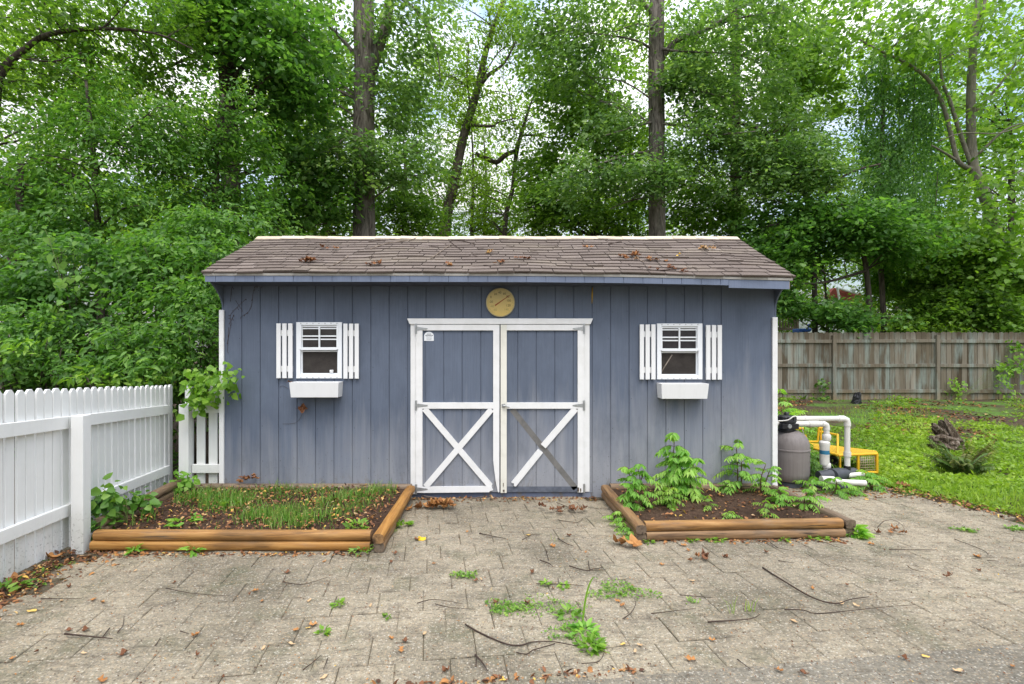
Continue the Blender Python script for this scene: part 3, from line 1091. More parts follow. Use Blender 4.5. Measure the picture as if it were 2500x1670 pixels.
def fascia(xa, xb, h, dy, zoff, grooves=True, bow=0.0):
    mb = MB()
    pts = [xa]
    k = math.ceil((xa - groove0) / .2036)
    marks = []
    while groove0 + k * .2036 < xb - .02:
        gxp = groove0 + k * .2036 + .07
        if grooves and xa + .02 < gxp < xb - .02: marks += [(gxp - .004, 0), (gxp - .003, .006), (gxp + .003, .006), (gxp + .004, 0)]
        k += 1
    pr_ = [(xa, 0)] + marks + [(xb, 0)]
    # subdivide
    pp = []
    for a, b in zip(pr_[:-1], pr_[1:]):
        m = max(1, int((b[0] - a[0]) / .1))
        for i in range(m):
            t = i / m
            pp.append((a[0] + (b[0] - a[0]) * t, a[1] + (b[1] - a[1]) * t))
    pp.append(pr_[-1])
    vs, fs = [], []
    for x, y in pp:
        zt = EZ - sag(x) - .034 + zoff
        zbm = 2.337 - .9 * sag(x) + zoff - (h - .06) * 0
        zbm = zt - h - bow * max(0, 1 - abs(x - xb) * 4)
        vs += [(x, EY + .012 + dy + y, zt), (x, EY + .012 + dy + y, zbm), (x, EY + .03 + dy, zbm), (x, EY + .03 + dy, zt)]
    for i in range(len(pp) - 1):
        a = i * 4; b = a + 4
        fs += [(a, a + 1, b + 1, b), (a + 1, a + 2, b + 2, b + 1), (a + 3, a, b, b + 3), (a + 2, a + 3, b + 3, b + 2)]
    e = (len(pp) - 1) * 4
    fs += [(0, 3, 2, 1), (e, e + 1, e + 2, e + 3)]
    mb.add(vs, fs)
    return mb


fascia(-3.03, 2.462, .062, 0, 0, True).build('fascia_board', M['siding_top'], shed)
fb = fascia(2.466, 3.10, .088, .002, .0, False)
fb.build('fascia_board', M['siding_top'], shed)
MB().box(3.101, 3.104, EY + .016, EY + .03, EZ - .054 - .118, EZ - .054 - .04).build('bare_wood_end', m_plain('raw_pine', (.45, .28, .13), .8, .3, 20), shed)
# soffit board
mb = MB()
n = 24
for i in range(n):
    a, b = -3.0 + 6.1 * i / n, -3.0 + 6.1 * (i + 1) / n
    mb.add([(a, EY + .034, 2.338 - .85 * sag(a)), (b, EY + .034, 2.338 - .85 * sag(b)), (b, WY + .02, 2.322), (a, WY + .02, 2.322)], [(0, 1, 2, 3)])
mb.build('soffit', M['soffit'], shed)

# --- windows
def window(w):
    x0, x1, z0, z1 = w
    fr = MB()
    fw = .045
    y0, y1 = WY - .018, WY + .03
    fr.box(x0, x0 + fw, y0, y1, z0, z1).box(x1 - fw, x1, y0, y1, z0, z1)
    fr.box(x0 + fw, x1 - fw, y0, y1, z0, z0 + .045).box(x0 + fw, x1 - fw, y0, y1, z1 - .032, z1)
    win = fr.build('window', M['window'], shed, bevel=.002)
    zm = z0 + (z1 - z0) * .515
    a, b = x0 + fw, x1 - fw
    us = MB()   # upper sash in front
    yy0, yy1 = WY - .006, WY + .018
    us.box(a - .012, a + .012, WY - .022, yy1, zm, z1 - .034).box(b - .012, b + .012, WY - .022, yy1, zm, z1 - .034)
    us.box(a + .012, b - .012, WY - .022, yy1, zm - .008, zm + .024).box(a + .012, b - .012, yy0, yy1, z1 - .052, z1 - .034)
    xm = (a + b) / 2
    us.box(xm - .008, xm + .008, WY - .012, yy1, zm + .024, z1 - .052)
    zmid = (zm + z1 - .03) / 2 + .012
    us.box(a + .012, xm - .008, WY - .010, yy1, zmid - .0075, zmid + .0075).box(xm + .008, b - .012, WY - .010, yy1, zmid - .0075, zmid + .0075)
    us.build('upper_sash', M['window'], win, bevel=.0015)
    ls = MB()
    ly0, ly1 = WY + .012, WY + .036
    ls.box(a, a + .014, ly0, ly1, z0 + .045, zm - .008).box(b - .014, b, ly0, ly1, z0 + .045, zm - .008)
    ls.box(a + .014, b - .014, ly0, ly1, z0 + .045, z0 + .056).box(a + .014, b - .014, ly0, ly1, zm - .026, zm - .014)
    ls.build('lower_sash', M['window'], win, bevel=.0015)
    ins = MB()   # inner storm sash behind the glass
    iy0, iy1 = WY + .0005, WY + .0075
    ins.box(a + .02, b - .02, iy0, iy1, z1 - .075, z1 - .062).box(a + .02, b - .02, iy0, iy1, zmid - .042, zmid - .028)
    ins.box(a - .002, a + .02, iy0, iy1, zm + .024, z1 - .053).box(b - .02, b + .002, iy0, iy1, zm + .024, z1 - .053)
    ins.build('inner_sash', M['window'], win)
    MB().box(a, b, WY + .024, WY + .027, z0 + .04, zm).build('insect_screen', M['screen'], win)
    MB().box(a, b, WY + .008, WY + .011, zm, z1 - .03).build('pane', M['glass'], win)
    for k in range(7):
        t = (k + .5) / 7
        for zz in (z0 + .008, z1 - .012):
            xx = x0 + .02 + (x1 - x0 - .04) * t
            MB().box(xx - .0035, xx + .0035, WY - .0205, WY - .018, zz - .0035, zz + .0035).build('screw', M['grey_plastic'], win)
    # brown back-drop inside
    return win


for w in wins: window(w)
MB().tube([P(1614, 909, 5.678), P(1641, 866, 5.678)], .007, 8).build('broom_handle', m_plain('dusty_wood', (.26, .22, .18), .8, .3, 20), None, True,
    origin=P(1612, 905, 5.68))
tag(bpy.data.objects['broom_handle'], 'thin slanting wooden handle behind the right window pane', 'handle')


def shutter(u0, u1, v0, v1):
    x0, x1, z1, z0 = wx(u0), wx(u1), wz(v0), wz(v1)
    mb = MB()
    sw = (x1 - x0) * .265
    gp = ((x1 - x0) - 3 * sw) / 2
    for k in range(3):
        a = x0 + k * (sw + gp)
        mb.box(a, a + sw, WY - .038, WY - .019, z0, z1)
    for zc in (z0 + (z1 - z0) * .17, z0 + (z1 - z0) * .825):
        mb.box(x0 + .004, x1 - .004, WY - .019, WY - .002, zc - .032, zc + .032)
    mb.build('shutter', M['shutter'], shed, bevel=.002)


shutter(678, 716.8, 790, 923); shutter(840.5, 877.8, 790.5, 924)
shutter(1560, 1598, 792.5, 926); shutter(1721, 1759, 794, 926.5)


def flower_box(x0, x1, z0, z1):
    mb = MB()
    y0, y1 = WY - .166, WY - .001
    ins = .012
    t = .016
    def plate(pts):   # four outer then inner
        pass
    a = [(x0, y0 - .006, z1), (x1, y0 - .006, z1), (x1 - ins, y0 + .012, z0), (x0 + ins, y0 + .012, z0)]
    mb.add([(x0, y0 - .006, z1), (x1, y0 - .006, z1), (x1, y1, z1), (x0, y1, z1),
            (x0 + ins, y0 + .012, z0), (x1 - ins, y0 + .012, z0), (x1 - ins, y1, z0), (x0 + ins, y1, z0),
            (x0 + t, y0 + t, z1), (x1 - t, y0 + t, z1), (x1 - t, y1 - t, z1), (x0 + t, y1 - t, z1),
            (x0 + t + ins, y0 + t + .012, z0 + .04), (x1 - t - ins, y0 + t + .012, z0 + .04), (x1 - t - ins, y1 - t, z0 + .04), (x0 + t + ins, y1 - t, z0 + .04)],
           [(4, 5, 1, 0), (5, 6, 2, 1), (6, 7, 3, 2), (7, 4, 0, 3), (7, 6, 5, 4),
            (0, 1, 9, 8), (1, 2, 10, 9), (2, 3, 11, 10), (3, 0, 8, 11),
            (8, 9, 13, 12), (9, 10, 14, 13), (10, 11, 15, 14), (11, 8, 12, 15), (12, 13, 14, 15)])
    mb.build('flower_box', M['shutter'], shed, bevel=.002)


flower_box(-2.195, -1.665, 1.109, 1.272)
flower_box(1.794, 2.304, 1.094, 1.257)

# --- doors
fr = MB()
DX0, DX1 = wx(1003), wx(1438.6)
ztop = wz(791.8)
fr.prism([(wx(995) , wz(778)), (DX0 - .008, ztop), (DX1 + .008, ztop), (wx(1446.4), wz(778))], WY - .038, WY - .002)
door_frame = fr.build('door_frame', M['white'], shed, bevel=.003)
zbot = .062
MB().box(DX0, wx(1016.4), WY - .022, WY - .002, zbot - .03, ztop).build('jamb', M['white'], door_frame, bevel=.003)
MB().box(wx(1424.6), DX1, WY - .022, WY - .002, zbot - .005, ztop).build('jamb', M['white'], door_frame, bevel=.003)
MB().box(wx(1446.4) - .11, wx(1446.4) - .002, WY - .012, WY - .001, -.04, zbot - .008).build('skirt_block', M['siding_top'], shed)
MB().box(DX0 - .02, wx(1424), WY - .004, WY - .001, -.045, zbot + .01).build('skirt_board', m_siding('skirt_siding', .2, (.07, .09, .15)), shed)
dtop, dmid0, dmid1, drail = wz(793.2), wz(997), wz(981.8), wz(807)
zb0, zb1 = wz(1201), wz(1186.5)


def jag_end(p, q, w, n, seed, amp=.02):
    """ragged end points across a bar end at q"""
    jr = random.Random(seed)
    d = (Vector(q) - Vector(p)).normalized()
    s = Vector((-d.y, d.x))
    return [Vector(q) + s * (w / 2 - w * k / (n - 1)) + d * (jr.uniform(-amp, amp * .4) if 0 < k < n - 1 else jr.uniform(-amp, 0)) for k in range(n)]


def flatbar(mb, p, q, w, y0, y1, jag=None, seed=1):
    p, q = Vector(p), Vector(q)
    d = (q - p).normalized(); s = Vector((-d.y, d.x))
    poly = [p + s * w / 2, p - s * w / 2]
    if jag: poly += jag_end(p, q, w, 7, seed, jag)[::-1]
    else: poly += [q - s * w / 2, q + s * w / 2]
    poly = [(a.x, a.y) for a in poly]
    area = sum(poly[i][0] * poly[(i + 1) % len(poly)][1] - poly[(i + 1) % len(poly)][0] * poly[i][1] for i in range(len(poly)))
    if area < 0: poly = poly[::-1]
    mb.prism(poly, y0, y1)


def tstrap(x, z, s, door):
    mb = MB()
    mb.box(x - .014, x + .010, WY - .0445, WY - .0405, z - .055, z + .055)
    mb.prism([(x + s * .012, z - .021), (x + s * .125, z - .006), (x + s * .125, z + .006), (x + s * .012, z + .021)][::(1 if s > 0 else -1)], WY - .0435, WY - .0405)
    mb.tube([(x, WY - .047, z - .03), (x, WY - .047, z + .03)], .006, 8)
    for k in (-1, 1):
        mb.lathe([(.005, 0), (.004, -.003), (.0, -.0035)], (x - s * .006, WY - .0445, z + k * .042), 8, axis='y')
    mb.build('hinge', M['steel'], door)


def leaf(u0, u1, u2, u3, sgn):
    """outer stile u0-u1, inner stile u2-u3 (left door), mirrored by order for the right one"""
    lo, hi = min(wx(u0), wx(u3)), max(wx(u0), wx(u3))
    # grooved panel
    pf = [(lo + .004, 0)]
    k = math.ceil((lo - groove0) / .2036)
    off = -.008
    while True:
        gxp = groove0 + k * .2036 + off
        if gxp > hi - .02: break
        if gxp > lo + .02: pf += [(gxp - .0055, 0), (gxp - .004, .008), (gxp + .004, .008), (gxp + .0055, 0)]
        k += 1
    pf.append((hi - .004, 0))
    mb = MB()
    zz = [zb0 + .004, (zb0 + dtop) / 2, dtop - .004]
    vs = [(x, WY - .020 + y, z) for z in zz for x, y in pf]
    n = len(pf)
    mb.add(vs, [(j * n + i, j * n + i + 1, (j + 1) * n + i + 1, (j + 1) * n + i) for j in range(2) for i in range(n - 1)])
    d = mb.build('door', M['siding'], shed)
    y0, y1 = WY - .040, WY - .021
    return d, y0, y1


dl, y0, y1 = leaf(1017, 1032.5, 1204, 1219.2, 1)
a0, a1, b0, b1 = wx(1016.8), wx(1032.5), wx(1204), wx(1219.4)
MB().box(a0, a1, y0, y1, zb0, dtop).build('stile', M['white'], dl, bevel=.002)
m = MB()   # inner stile, rotted away toward the foot
jr = random.Random(4)
pts = [(b0, dtop), (b0, zb0 + .36)] + [(b0 + (b1 - b0) * (.05 + .62 * k / 8) + jr.uniform(-.003, .003), zb0 + .36 - .34 * (k / 8) ** .8) for k in range(1, 9)] + [(b1 - .012, zb0 + .002), (b1 - .002, zb0 + .012), (b1, dtop)]
m.prism(pts, y0, y1); m.build('stile', M['white'], dl)
MB().box(a1, b0, y0, y1, drail, dtop).build('rail', M['white'], dl, bevel=.002)
MB().box(a1, b0, y0, y1, dmid0, dmid1).build('rail', M['white'], dl, bevel=.002)
m = MB(); zc = (zb0 + zb1) / 2
flatbar(m, (a1, zc), (b0 + .003, zc + .008), zb1 - zb0, y0, y1, .045, 3)
m.build('rail', M['white'], dl)
bw = .064
m = MB(); flatbar(m, (a1 + .022, dmid0 + .001), (b0 - .028, zb1 + .004), bw, y0 + .002, y1, .02, 5); m.build('brace', M['white'], dl)
c1 = Vector((a1 + .035, zb1)); c2 = Vector((b0 - .018, dmid0 - .005))
m = MB(); flatbar(m, c1, c1 + (c2 - c1) * .47, bw, y0 + .0005, y1); flatbar(m, c1 + (c2 - c1) * .47, c2, bw, y0 + .0005, y1); m.build('brace', M['white'], dl)
for v in (803, 989, 1192): tstrap(wx(1017.5), wz(v), 1, dl)
# small arched maker's plate with lines of print
px, pz = wx(1036), wz(832.3)
pwid, phei = wx(1059.7) - px, wz(810) - pz
arch = [(px, pz), (px + pwid, pz)] + [(px + pwid / 2 + pwid / 2 * math.cos(t) * (1 if True else 0), pz + phei * .52 + phei * .48 * math.sin(t)) for t in np.linspace(0.05, math.pi - .05, 12)]
plate = MB().prism(arch, WY - .0235, WY - .0205).build('plate', M['window'], dl)
m = MB(); jr = random.Random(9)
for zf, wf, hh in ((.74, .40, .07), (.60, .72, .085), (.46, .6, .035), (.33, .5, .03), (.22, .5, .03), (.12, .5, .03)):
    x = px + pwid * (.5 - wf / 2)
    while x < px + pwid * (.5 + wf / 2):
        l = jr.uniform(.003, .007)
        m.box(x, x + l, WY - .0242, WY - .0236, pz + phei * (zf - hh / 2), pz + phei * (zf + hh / 2)); x += l + .0018
m.build('print', M['grey_plastic'], plate)

dr, y0, y1 = leaf(1221.8, 1237, 1409, 1424, -1)
a0, a1, b0, b1 = wx(1222.0), wx(1237), wx(1409), wx(1424.2)
MB().box(a0, a1, y0, y1, zb0 - .001, dtop).build('stile', m_white('cream_aged_paint', (.72, .70, .62), .6), dr, bevel=.002)
MB().box(b0, b1, y0, y1, zb0 + .004, dtop).build('stile', M['white'], dr, bevel=.002)
m = MB(); flatbar(m, (b0 + .006, zb0 + .06), (b0 + .006, zb0 + .004), .016, y0 - .0015, y0 - .0003, .02, 8); flatbar(m, (b0 + .032, zb0 + .05), (b0 + .032, zb0 + .004), .014, y0 - .0015, y0 - .0003, .02, 9); m.build('rot_patch', M['rot'], dr)
m = MB(); flatbar(m, (a0 + .03, zb0 + .11), (a0 + .03, zb0 + .06), .008, y0 - .0014, y0 - .0003, .02, 8); flatbar(m, (a0 + .034, zb0 + .035), (a0 + .034, zb0 + .0), .02, y0 - .0014, y0 - .0003, .02, 8); m.build('rot_patch', M['rot'], dr)
MB().box(a1, b0, y0, y1, drail, dtop).build('rail', M['white'], dr, bevel=.002)
MB().box(a1, b0, y0, y1, dmid0, dmid1).build('rail', M['white'], dr, bevel=.002)
q1, q2 = Vector((b0 - .022, dmid0 + .001)), Vector((wx(1325.5), wz(1088)))
m = MB(); flatbar(m, q1, q2, .068, y0 + .001, y1); m.build('brace', M['white'], dr)
m = MB(); flatbar(m, (wx(1319), wz(1099)), (wx(1252), wz(1182.5)), .068, y0 + .001, y1, .022, 12); m.build('brace', M['white'], dr)
m = MB(); flatbar(m, (wx(1250), wz(999)), (wx(1405), wz(1192)), .062, WY - .0213, WY - .0203); m.build('paint_ghost', M['ghost'], dr)
m = MB(); m.box(a1, b0, WY - .0213, WY - .0203, zb0 + .006, zb1 + .0); m.build('bare_rail_strip', m_plain('dull_blue_bare', (.125, .14, .175), .85, .45, 22), dr)
for v in (803, 989): tstrap(wx(1424.5), wz(v), -1, dr)
m = MB(); m.box(wx(1424.5) - .012, wx(1424.5) + .012, WY - .0435, WY - .0405, wz(1190) - .05, wz(1190) + .05); m.build('hinge', M['steel'], dr)
hm = MB()
hx, hz = wx(1229), wz(989.5)
hm.tube([(hx, WY - .04, hz), (hx, WY - .062, hz)], .012, 12)
hm.tube([(hx, WY - .062, hz + .002), (hx + .02, WY - .066, hz), (hx + .065, WY - .064, hz - .012)], [.011, .010, .008], 10)
hm.box(hx - .02, hx + .02, WY - .0435, WY - .0405, hz - .02, hz + .02)
hm.build('handle', M['steel'], dr, smooth=True, auto=40)

# yellow drip of old foam above the right door post, paint flakes
m = MB(); m.tube([P(1446.3, 702, WY - .004), P(1445.8, 722, WY - .004), P(1445.2, 741, WY - .003)], [.007, .009, .003], 6); m.build('sealant_drip', m_plain('yellow_sealant', (.42, .27, .05), .7, .3, 30), shed, True)

# ------------------------------------------------------------------ thermometer
def text_mesh(s, size):
    cu = bpy.data.curves.new('txt', 'FONT')
    cu.body = s; cu.size = size; cu.align_x = 'CENTER'; cu.align_y = 'CENTER'; cu.extrude = .0006
    ob = bpy.data.objects.new('txt', cu)
    col.objects.link(ob)
    dg = bpy.context.evaluated_depsgraph_get()
    dg.update()
    me = bpy.data.meshes.new_from_object(ob.evaluated_get(dg))
    vs = [tuple(v.co) for v in me.vertices]; fs = [tuple(p.vertices) for p in me.polygons]
    bpy.data.objects.remove(ob); bpy.data.meshes.remove(me); bpy.data.curves.remove(cu)
    return vs, fs


tx, tz, TR = wx(1221.7), wz(739), .159
th = empty('thermometer', (tx, WY, tz), 'round yellowed dial thermometer hanging above the double doors', 'thermometer')


def m_dial():
    t = NT('yellowed_dial')
    sep = t.n('ShaderNodeSeparateXYZ'); t.l(t.coord((1, 1, 1)), sep.inputs[0])
    n = t.noise(t.coord((1, 1, 1)), 14, 4, .6)
    f = t.math('MULTIPLY_ADD', sep.outputs['Z'], -2.6, clamp=True); t.nt.nodes[-1].inputs[2].default_value = .5
    f = t.math('ADD', f, t.math('MULTIPLY', t.math('SUBTRACT', n, .5), .8), clamp=True)
    t.pbr(t.mix((.43, .36, .16), (.68, .47, .13), f), .35, None, .4)
    return t.mat


MB().lathe([(TR - .004, -.004), (TR - .004, -.026), (TR * .93, -.030), (0.001, -.030)], (tx, WY, tz), 48, axis='y').build('dial', m_dial(), th)
m = MB()
rim = [(TR * .95, -.030), (TR * .97, -.034), (TR, -.030), (TR + .002, -.02), (TR, -.002)]
vs, fs, n = [], [], 48
for rr_, h in rim:
    for k in range(n):
        a = 2 * math.pi * k / n
        vs.append((tx + rr_ * math.cos(a), WY + h, tz + rr_ * math.sin(a)))
for i in range(len(rim) - 1):
    for k in range(n): fs.append((i * n + k, i * n + (k + 1) % n, (i + 1) * n + (k + 1) % n, (i + 1) * n + k)[::-1])
m.add(vs, fs); m.build('rim', m_plain('aged_rim', (.45, .40, .26), .4, .3, 20), th, True)
nums = [('0', 450, 570), ('20', 618, 455), ('40', 785, 398), ('60', 962, 440), ('80', 1092, 550), ('100', 1130, 705), ('120', 1110, 890), ('140', 1035, 1042), ('-20', 455, 745), ('-40', 490, 918), ('-60', 600, 1048)]
NM = m_plain('dial_black', (.05, .045, .02), .6, .2, 30); NF = m_plain('dial_faded', (.33, .27, .10), .6, .2, 30)
for s, a, b in nums:
    vs, fs = text_mesh(s, .034)
    X0, Z0 = tx + (a - 810) / 550 * TR, tz - (b - 770) / 550 * TR
    m = MB(); m.add([(X0 + p[0], WY - .0304 - p[2], Z0 + p[1]) for p in vs], fs)
    m.build('numeral', NF if s in ('-60', '140', '-40') else NM, th)
m = MB()
for k in range(41):
    a = R(-58) + R(296) * k / 40
    r0 = TR * (.80 if k % 4 == 0 else .83)
    ca, sa = math.cos(a), math.sin(a)
    m.bar((tx + r0 * ca, WY - .0308, tz + r0 * sa), (tx + TR * .87 * ca, WY - .0308, tz + TR * .87 * sa), .0018, .001)
m.build('scale_marks', m_plain('dial_mark', (.14, .11, .05), .6, .2, 30), th)
m = MB()
pa, pb = (tx + (600 - 810) / 550 * TR, tz - (890 - 770) / 550 * TR), (tx + (1195 - 810) / 550 * TR, tz - (475 - 770) / 550 * TR)
dv_ = (Vector(pb) - Vector(pa)).normalized(); sv = Vector((-dv_.y, dv_.x))
A, B = Vector(pa), Vector(pb)
poly = [A - sv * .007, B - sv * .002, B + sv * .002, A + sv * .007]
m.prism([(p.x, p.y) for p in poly], WY - .0335, WY - .032); m.build('pointer', m_plain('red_pointer', (.30, .06, .02), .5, .2, 30), th)

# white cup on the left window sill, inside
cb = Vector((wx(808.5), WY + .012, wins[0][2] + .057))
m = MB(); m.lathe([(.017, 0), (.020, .01), (.022, .03), (.018, .034), (.014, .036)], cb, 20)
tag(m.build('plastic_cup', M['shutter'], None, True, origin=cb, auto=40), 'small white plastic cup on the left window sill', 'cup')
# ================================================================== WHITE FENCE
def fx(y): return -3.385 - .11 * (y - 3.54)


fence = empty('white_picket_fence', (-3.4, 3.8, 0), 'white painted picket fence along the left edge of the paved yard', 'fence')
fa = math.atan(.11)
e_dir = Vector((-.11, 1, 0)).normalized()
n_dir = Vector((1, .11, 0)).normalized()


def picket(mb, y, w, jr):
    zt = 1.345 - .0535 * (y - 3.54) + jr.uniform(-.006, .006)
    zb = .022 + jr.uniform(-.012, .012)
    c = Vector((fx(y), y, 0)) - n_dir * (.010 + jr.uniform(-.002, .002))
    tl = jr.uniform(-.004, .004)
    Mt = Matrix.Translation(c) @ Matrix((( e_dir.x, n_dir.x, 0, 0), (e_dir.y, n_dir.y, 0, 0), (0, 0, 1, 0), (0, 0, 0, 1)))
    hw, ear = w / 2, .027
    poly = [(-hw, zb), (hw, zb), (hw + tl, zt - ear), (hw - ear * .8 + tl, zt), (-hw + ear * .8 + tl, zt), (-hw + tl, zt - ear)]
    n = 6
    vs = [Mt @ Vector((x, -.009, z)) for x, z in poly] + [Mt @ Vector((x, .009, z)) for x, z in poly]
    fs = [tuple(range(n)), tuple(range(2 * n - 1, n - 1, -1))] + [(i, i + n, (i + 1) % n + n, (i + 1) % n) for i in range(n)]
    mb.add(vs, fs)


jr = random.Random(2)
bays = [(1.9, 4.12), (4.14, 5.86)]
y = 1.945
for ya, yb in bays:
    mb = MB()
    while y < yb - .03:
        wd = .0895 + jr.uniform(-.002, .002)
        picket(mb, y, wd - jr.choice([.014, .017, .022]), jr)
        y += wd + jr.choice([-.003, 0, .002, .004])
    mb.build('picket_panel', M['fencewhite'], fence, bevel=.002)


def rail(ya, yb, zc, h, name='rail'):
    a = Vector((fx(ya), ya, zc(ya))) + n_dir * .019
    b = Vector((fx(yb), yb, zc(yb))) + n_dir * .019
    MB().bar(a, b, h, .037, up=n_dir).build(name, M['fencewhite'], fence, bevel=.003)


zu = lambda y: 1.04 - .05 * (y - 4.1)
zl = lambda y: .333 - .024 * (y - 4.1)
for ya, yb in ((1.9, 4.10), (4.106, 5.66)):
    rail(ya, yb, zu, .098); rail(ya, yb, zl, .094)


def fpost(x, y, w, zt, rot, name='post'):
    Mt = Matrix.Translation((x, y, 0)) @ Matrix.Rotation(rot, 4, 'Z')
    MB().box(-w / 2, w / 2, -w / 2, w / 2, -.1, zt, M=Mt).build(name, M['fencewhite'], fence, bevel=.004)


fpost(-3.332, 4.13, .093, 1.097, R(5))
fpost(-3.403, 5.66, .105, 1.02, R(3))
fpost(-3.15, 1.95, .093, 1.2, R(5))
gy = 5.69
for z0, z1 in ((.922, 1.006), (.255, .349)):
    MB().box(-3.345, -3.035, gy - .02, gy + .018, z0, z1).build('rail', M['fencewhite'], fence, bevel=.003)
mb = MB()
for u0, u1 in ((449, 469), (477.5, 498), (507, 528.5)):
    x0, x1 = (u0 - U0) * gy / F, (u1 - U0) * gy / F
    mb.prism([(x0, .0), (x1, .0), (x1, 1.21), (x1 - .022, 1.24), (x0 + .022, 1.24), (x0, 1.21)], gy + .019, gy + .037)
mb.build('picket_panel', M['fencewhite'], fence, bevel=.002)

# ================================================================== RAISED BEDS
def timber(p, q, parent, mat, old=.1, h=.077, w=.092, wob=.004):
    p, q = Vector(p), Vector(q)
    d = (q - p).normalized(); s = Vector((-d.y, d.x, 0)).normalized(); u = Vector((0, 0, 1))
    prof = []
    for k in range(14):
        a = 2 * math.pi * k / 14
        prof.append((w / 2 * math.copysign(abs(math.cos(a)) ** .75, math.cos(a)), h / 2 * math.copysign(abs(math.sin(a)) ** .5, math.sin(a))))
    n = 14
    segs = 10
    vs = []
    for i in range(segs + 1):
        c = p + (q - p) * i / segs + Vector((random.uniform(-wob, wob), random.uniform(-wob, wob), random.uniform(-wob, wob) * .4))
        for a, b in prof: vs.append(c + s * a + u * b)
    fs = [(i * n + k, i * n + (k + 1) % n, (i + 1) * n + (k + 1) % n, (i + 1) * n + k) for i in range(segs) for k in range(n)]
    if d.cross(s).z < 0: fs = [f[::-1] for f in fs]
    caps = [tuple(range(n))[::-1], tuple(segs * n + k for k in range(n))]
    mb = MB()
    mb.add(vs, fs, 0, old)
    mb.add(vs[:n], [tuple(range(n))[::-1]], 0, min(1, old + .5)); mb.add(vs[-n:], [tuple(range(n))], 0, min(1, old + .5))
    o = mb.build('timber', mat, parent, True, auto=50)
    return o


def soil(parent, x0, x1, y0, y1, zc, r, lefty=None):
    xs, ys = np.linspace(x0, x1, 90), np.linspace(y0, y1, 60)
    XX, YY = np.meshgrid(xs, ys)
    if lefty: XX = XX + (1 - (XX - x0) / (x1 - x0)) * lefty * (YY - y0)
    p = np.stack([XX.ravel() * 6, YY.ravel() * 6, np.zeros(XX.size)], 1)
    zz = zc + .010 * noise3(p) + .008 * noise3(p * 3.1) + r.normal(0, .003, XX.size)
    vi = np.arange(XX.size).reshape(XX.shape)
    q = np.stack([vi[:-1, :-1], vi[:-1, 1:], vi[1:, 1:], vi[1:, :-1]], -1).reshape(-1, 4)
    return np_mesh('soil', np.stack([XX.ravel(), YY.ravel(), zz], 1), q, np.full(len(q), .5), M['soil'], parent)


bedl = empty('raised_bed', (-2.1, 4.8, 0), 'raised bed of honey coloured timbers grown over with grass, beside the white fence', 'raised bed')
tz = .0385
timber((-3.25, 4.160, tz + .001), (-1.0, 4.150, tz + .001), bedl, M['timber'], .05)
timber((-3.24, 4.172, tz + .0775), (-1.0, 4.165, tz + .0775), bedl, M['timber'], .15)
timber((-.925, 4.10, tz + .001), (-.945, 5.55, tz + .001), bedl, M['timber_y'], .55)
timber((-.985 + .06, 4.085, tz + .0775), (-.90, 5.53, tz + .0775), bedl, M['timber_y'], .0)
timber((-3.30, 5.605, tz), (-.97, 5.600, tz), bedl, M['timber'], .9)
timber((-3.30, 5.607, tz + .0770), (-.90, 5.598, tz + .0770), bedl, M['timber'], .9)
for k in range(3):
    timber((-3.262 + .01 * (k % 2), 4.24, tz + .0770 * k), (-3.395, 5.52, tz + .0770 * k), bedl, M['timber_y'], .85)
soil(bedl, -3.24, -.96, 4.2, 5.58, .110, np.random.default_rng(1), -.1)
bedr = empty('raised_bed', (2.15, 5.0, 0), 'raised bed of brown timbers with bare soil and green saplings, right of the doors', 'raised bed')
timber((1.295, 4.375, tz), (3.03, 4.455, tz), bedr, M['timber'], .55)
timber((1.290, 4.385, tz + .0770), (3.02, 4.462, tz + .0770), bedr, M['timber'], .2)
timber((1.240, 4.30, tz), (1.215, 5.58, tz), bedr, M['timber_y'], .7)
timber((1.238, 4.29, tz + .0770), (1.205, 5.57, tz + .0770), bedr, M['timber_y'], .55)
timber((3.09, 4.44, tz), (3.03, 5.55, tz), bedr, M['timber_y'], .95)
timber((3.085, 4.43, tz + .0770), (3.03, 5.56, tz + .0770), bedr, M['timber_y'], .95)
timber((1.27, 5.607, tz), (3.0, 5.607, tz), bedr, M['timber'], .8)
timber((1.27, 5.607, tz + .0770), (3.0, 5.607, tz + .0770), bedr, M['timber'], .75)
soil(bedr, 1.27, 3.06, 4.42, 5.58, .110, np.random.default_rng(2))

# grass and weeds of the left bed
r = np.random.default_rng(8)
N = 7500
p = np.stack([r.uniform(-3.15, -1.02, N), r.uniform(4.24, 5.52, N), np.full(N, .115)], 1)
cl = noise3(p * np.array([3.2, 4.2, 1]) + 2)
front = sstep(4.25, 4.6, p[:, 1])
keep = (cl + r.normal(0, .25, N) > -.05 + .4 * (1 - front) + .5 * sstep(-2.5, -2.9, p[:, 0]) * (1 - sstep(4.7, 5.1, p[:, 1])) + .5 * sstep(-1.3, -1.1, p[:, 0]))
p = p[keep]; N = len(p)
v, q = blades(p, r.uniform(.03, .085, N) * (1 + .8 * (cl[keep] > .2)), r.uniform(.004, .008, N), r.uniform(.05, .8, N), r)
tag(np_mesh('bed_grass', v, q, np.repeat(np.clip(.6 + .24 * r.normal(size=N), 0, 1), 2), M['lf_grass']), kind='stuff')


# litter: small dead leaf scraps (uncountable)
def litter(name, pts, L0, L1, r, tmean=.35, tvar=.25):
    N = len(pts)
    d = unit(r.normal(size=(N, 3)) * np.array([1, 1, .25]))
    ll = r.uniform(L0, L1, N)
    v, q = leaf_arrays(pts, d, np.array([[0, 0, 1.0]]) + r.normal(0, .4, (N, 3)), ll, ll * r.uniform(.3, .7, N), .35, True, .25)
    o = np_mesh(name, v, q, np.repeat(np.clip(tmean + tvar * r.normal(size=N), 0, .95), 2), M['dead'])
    return tag(o, kind='stuff')


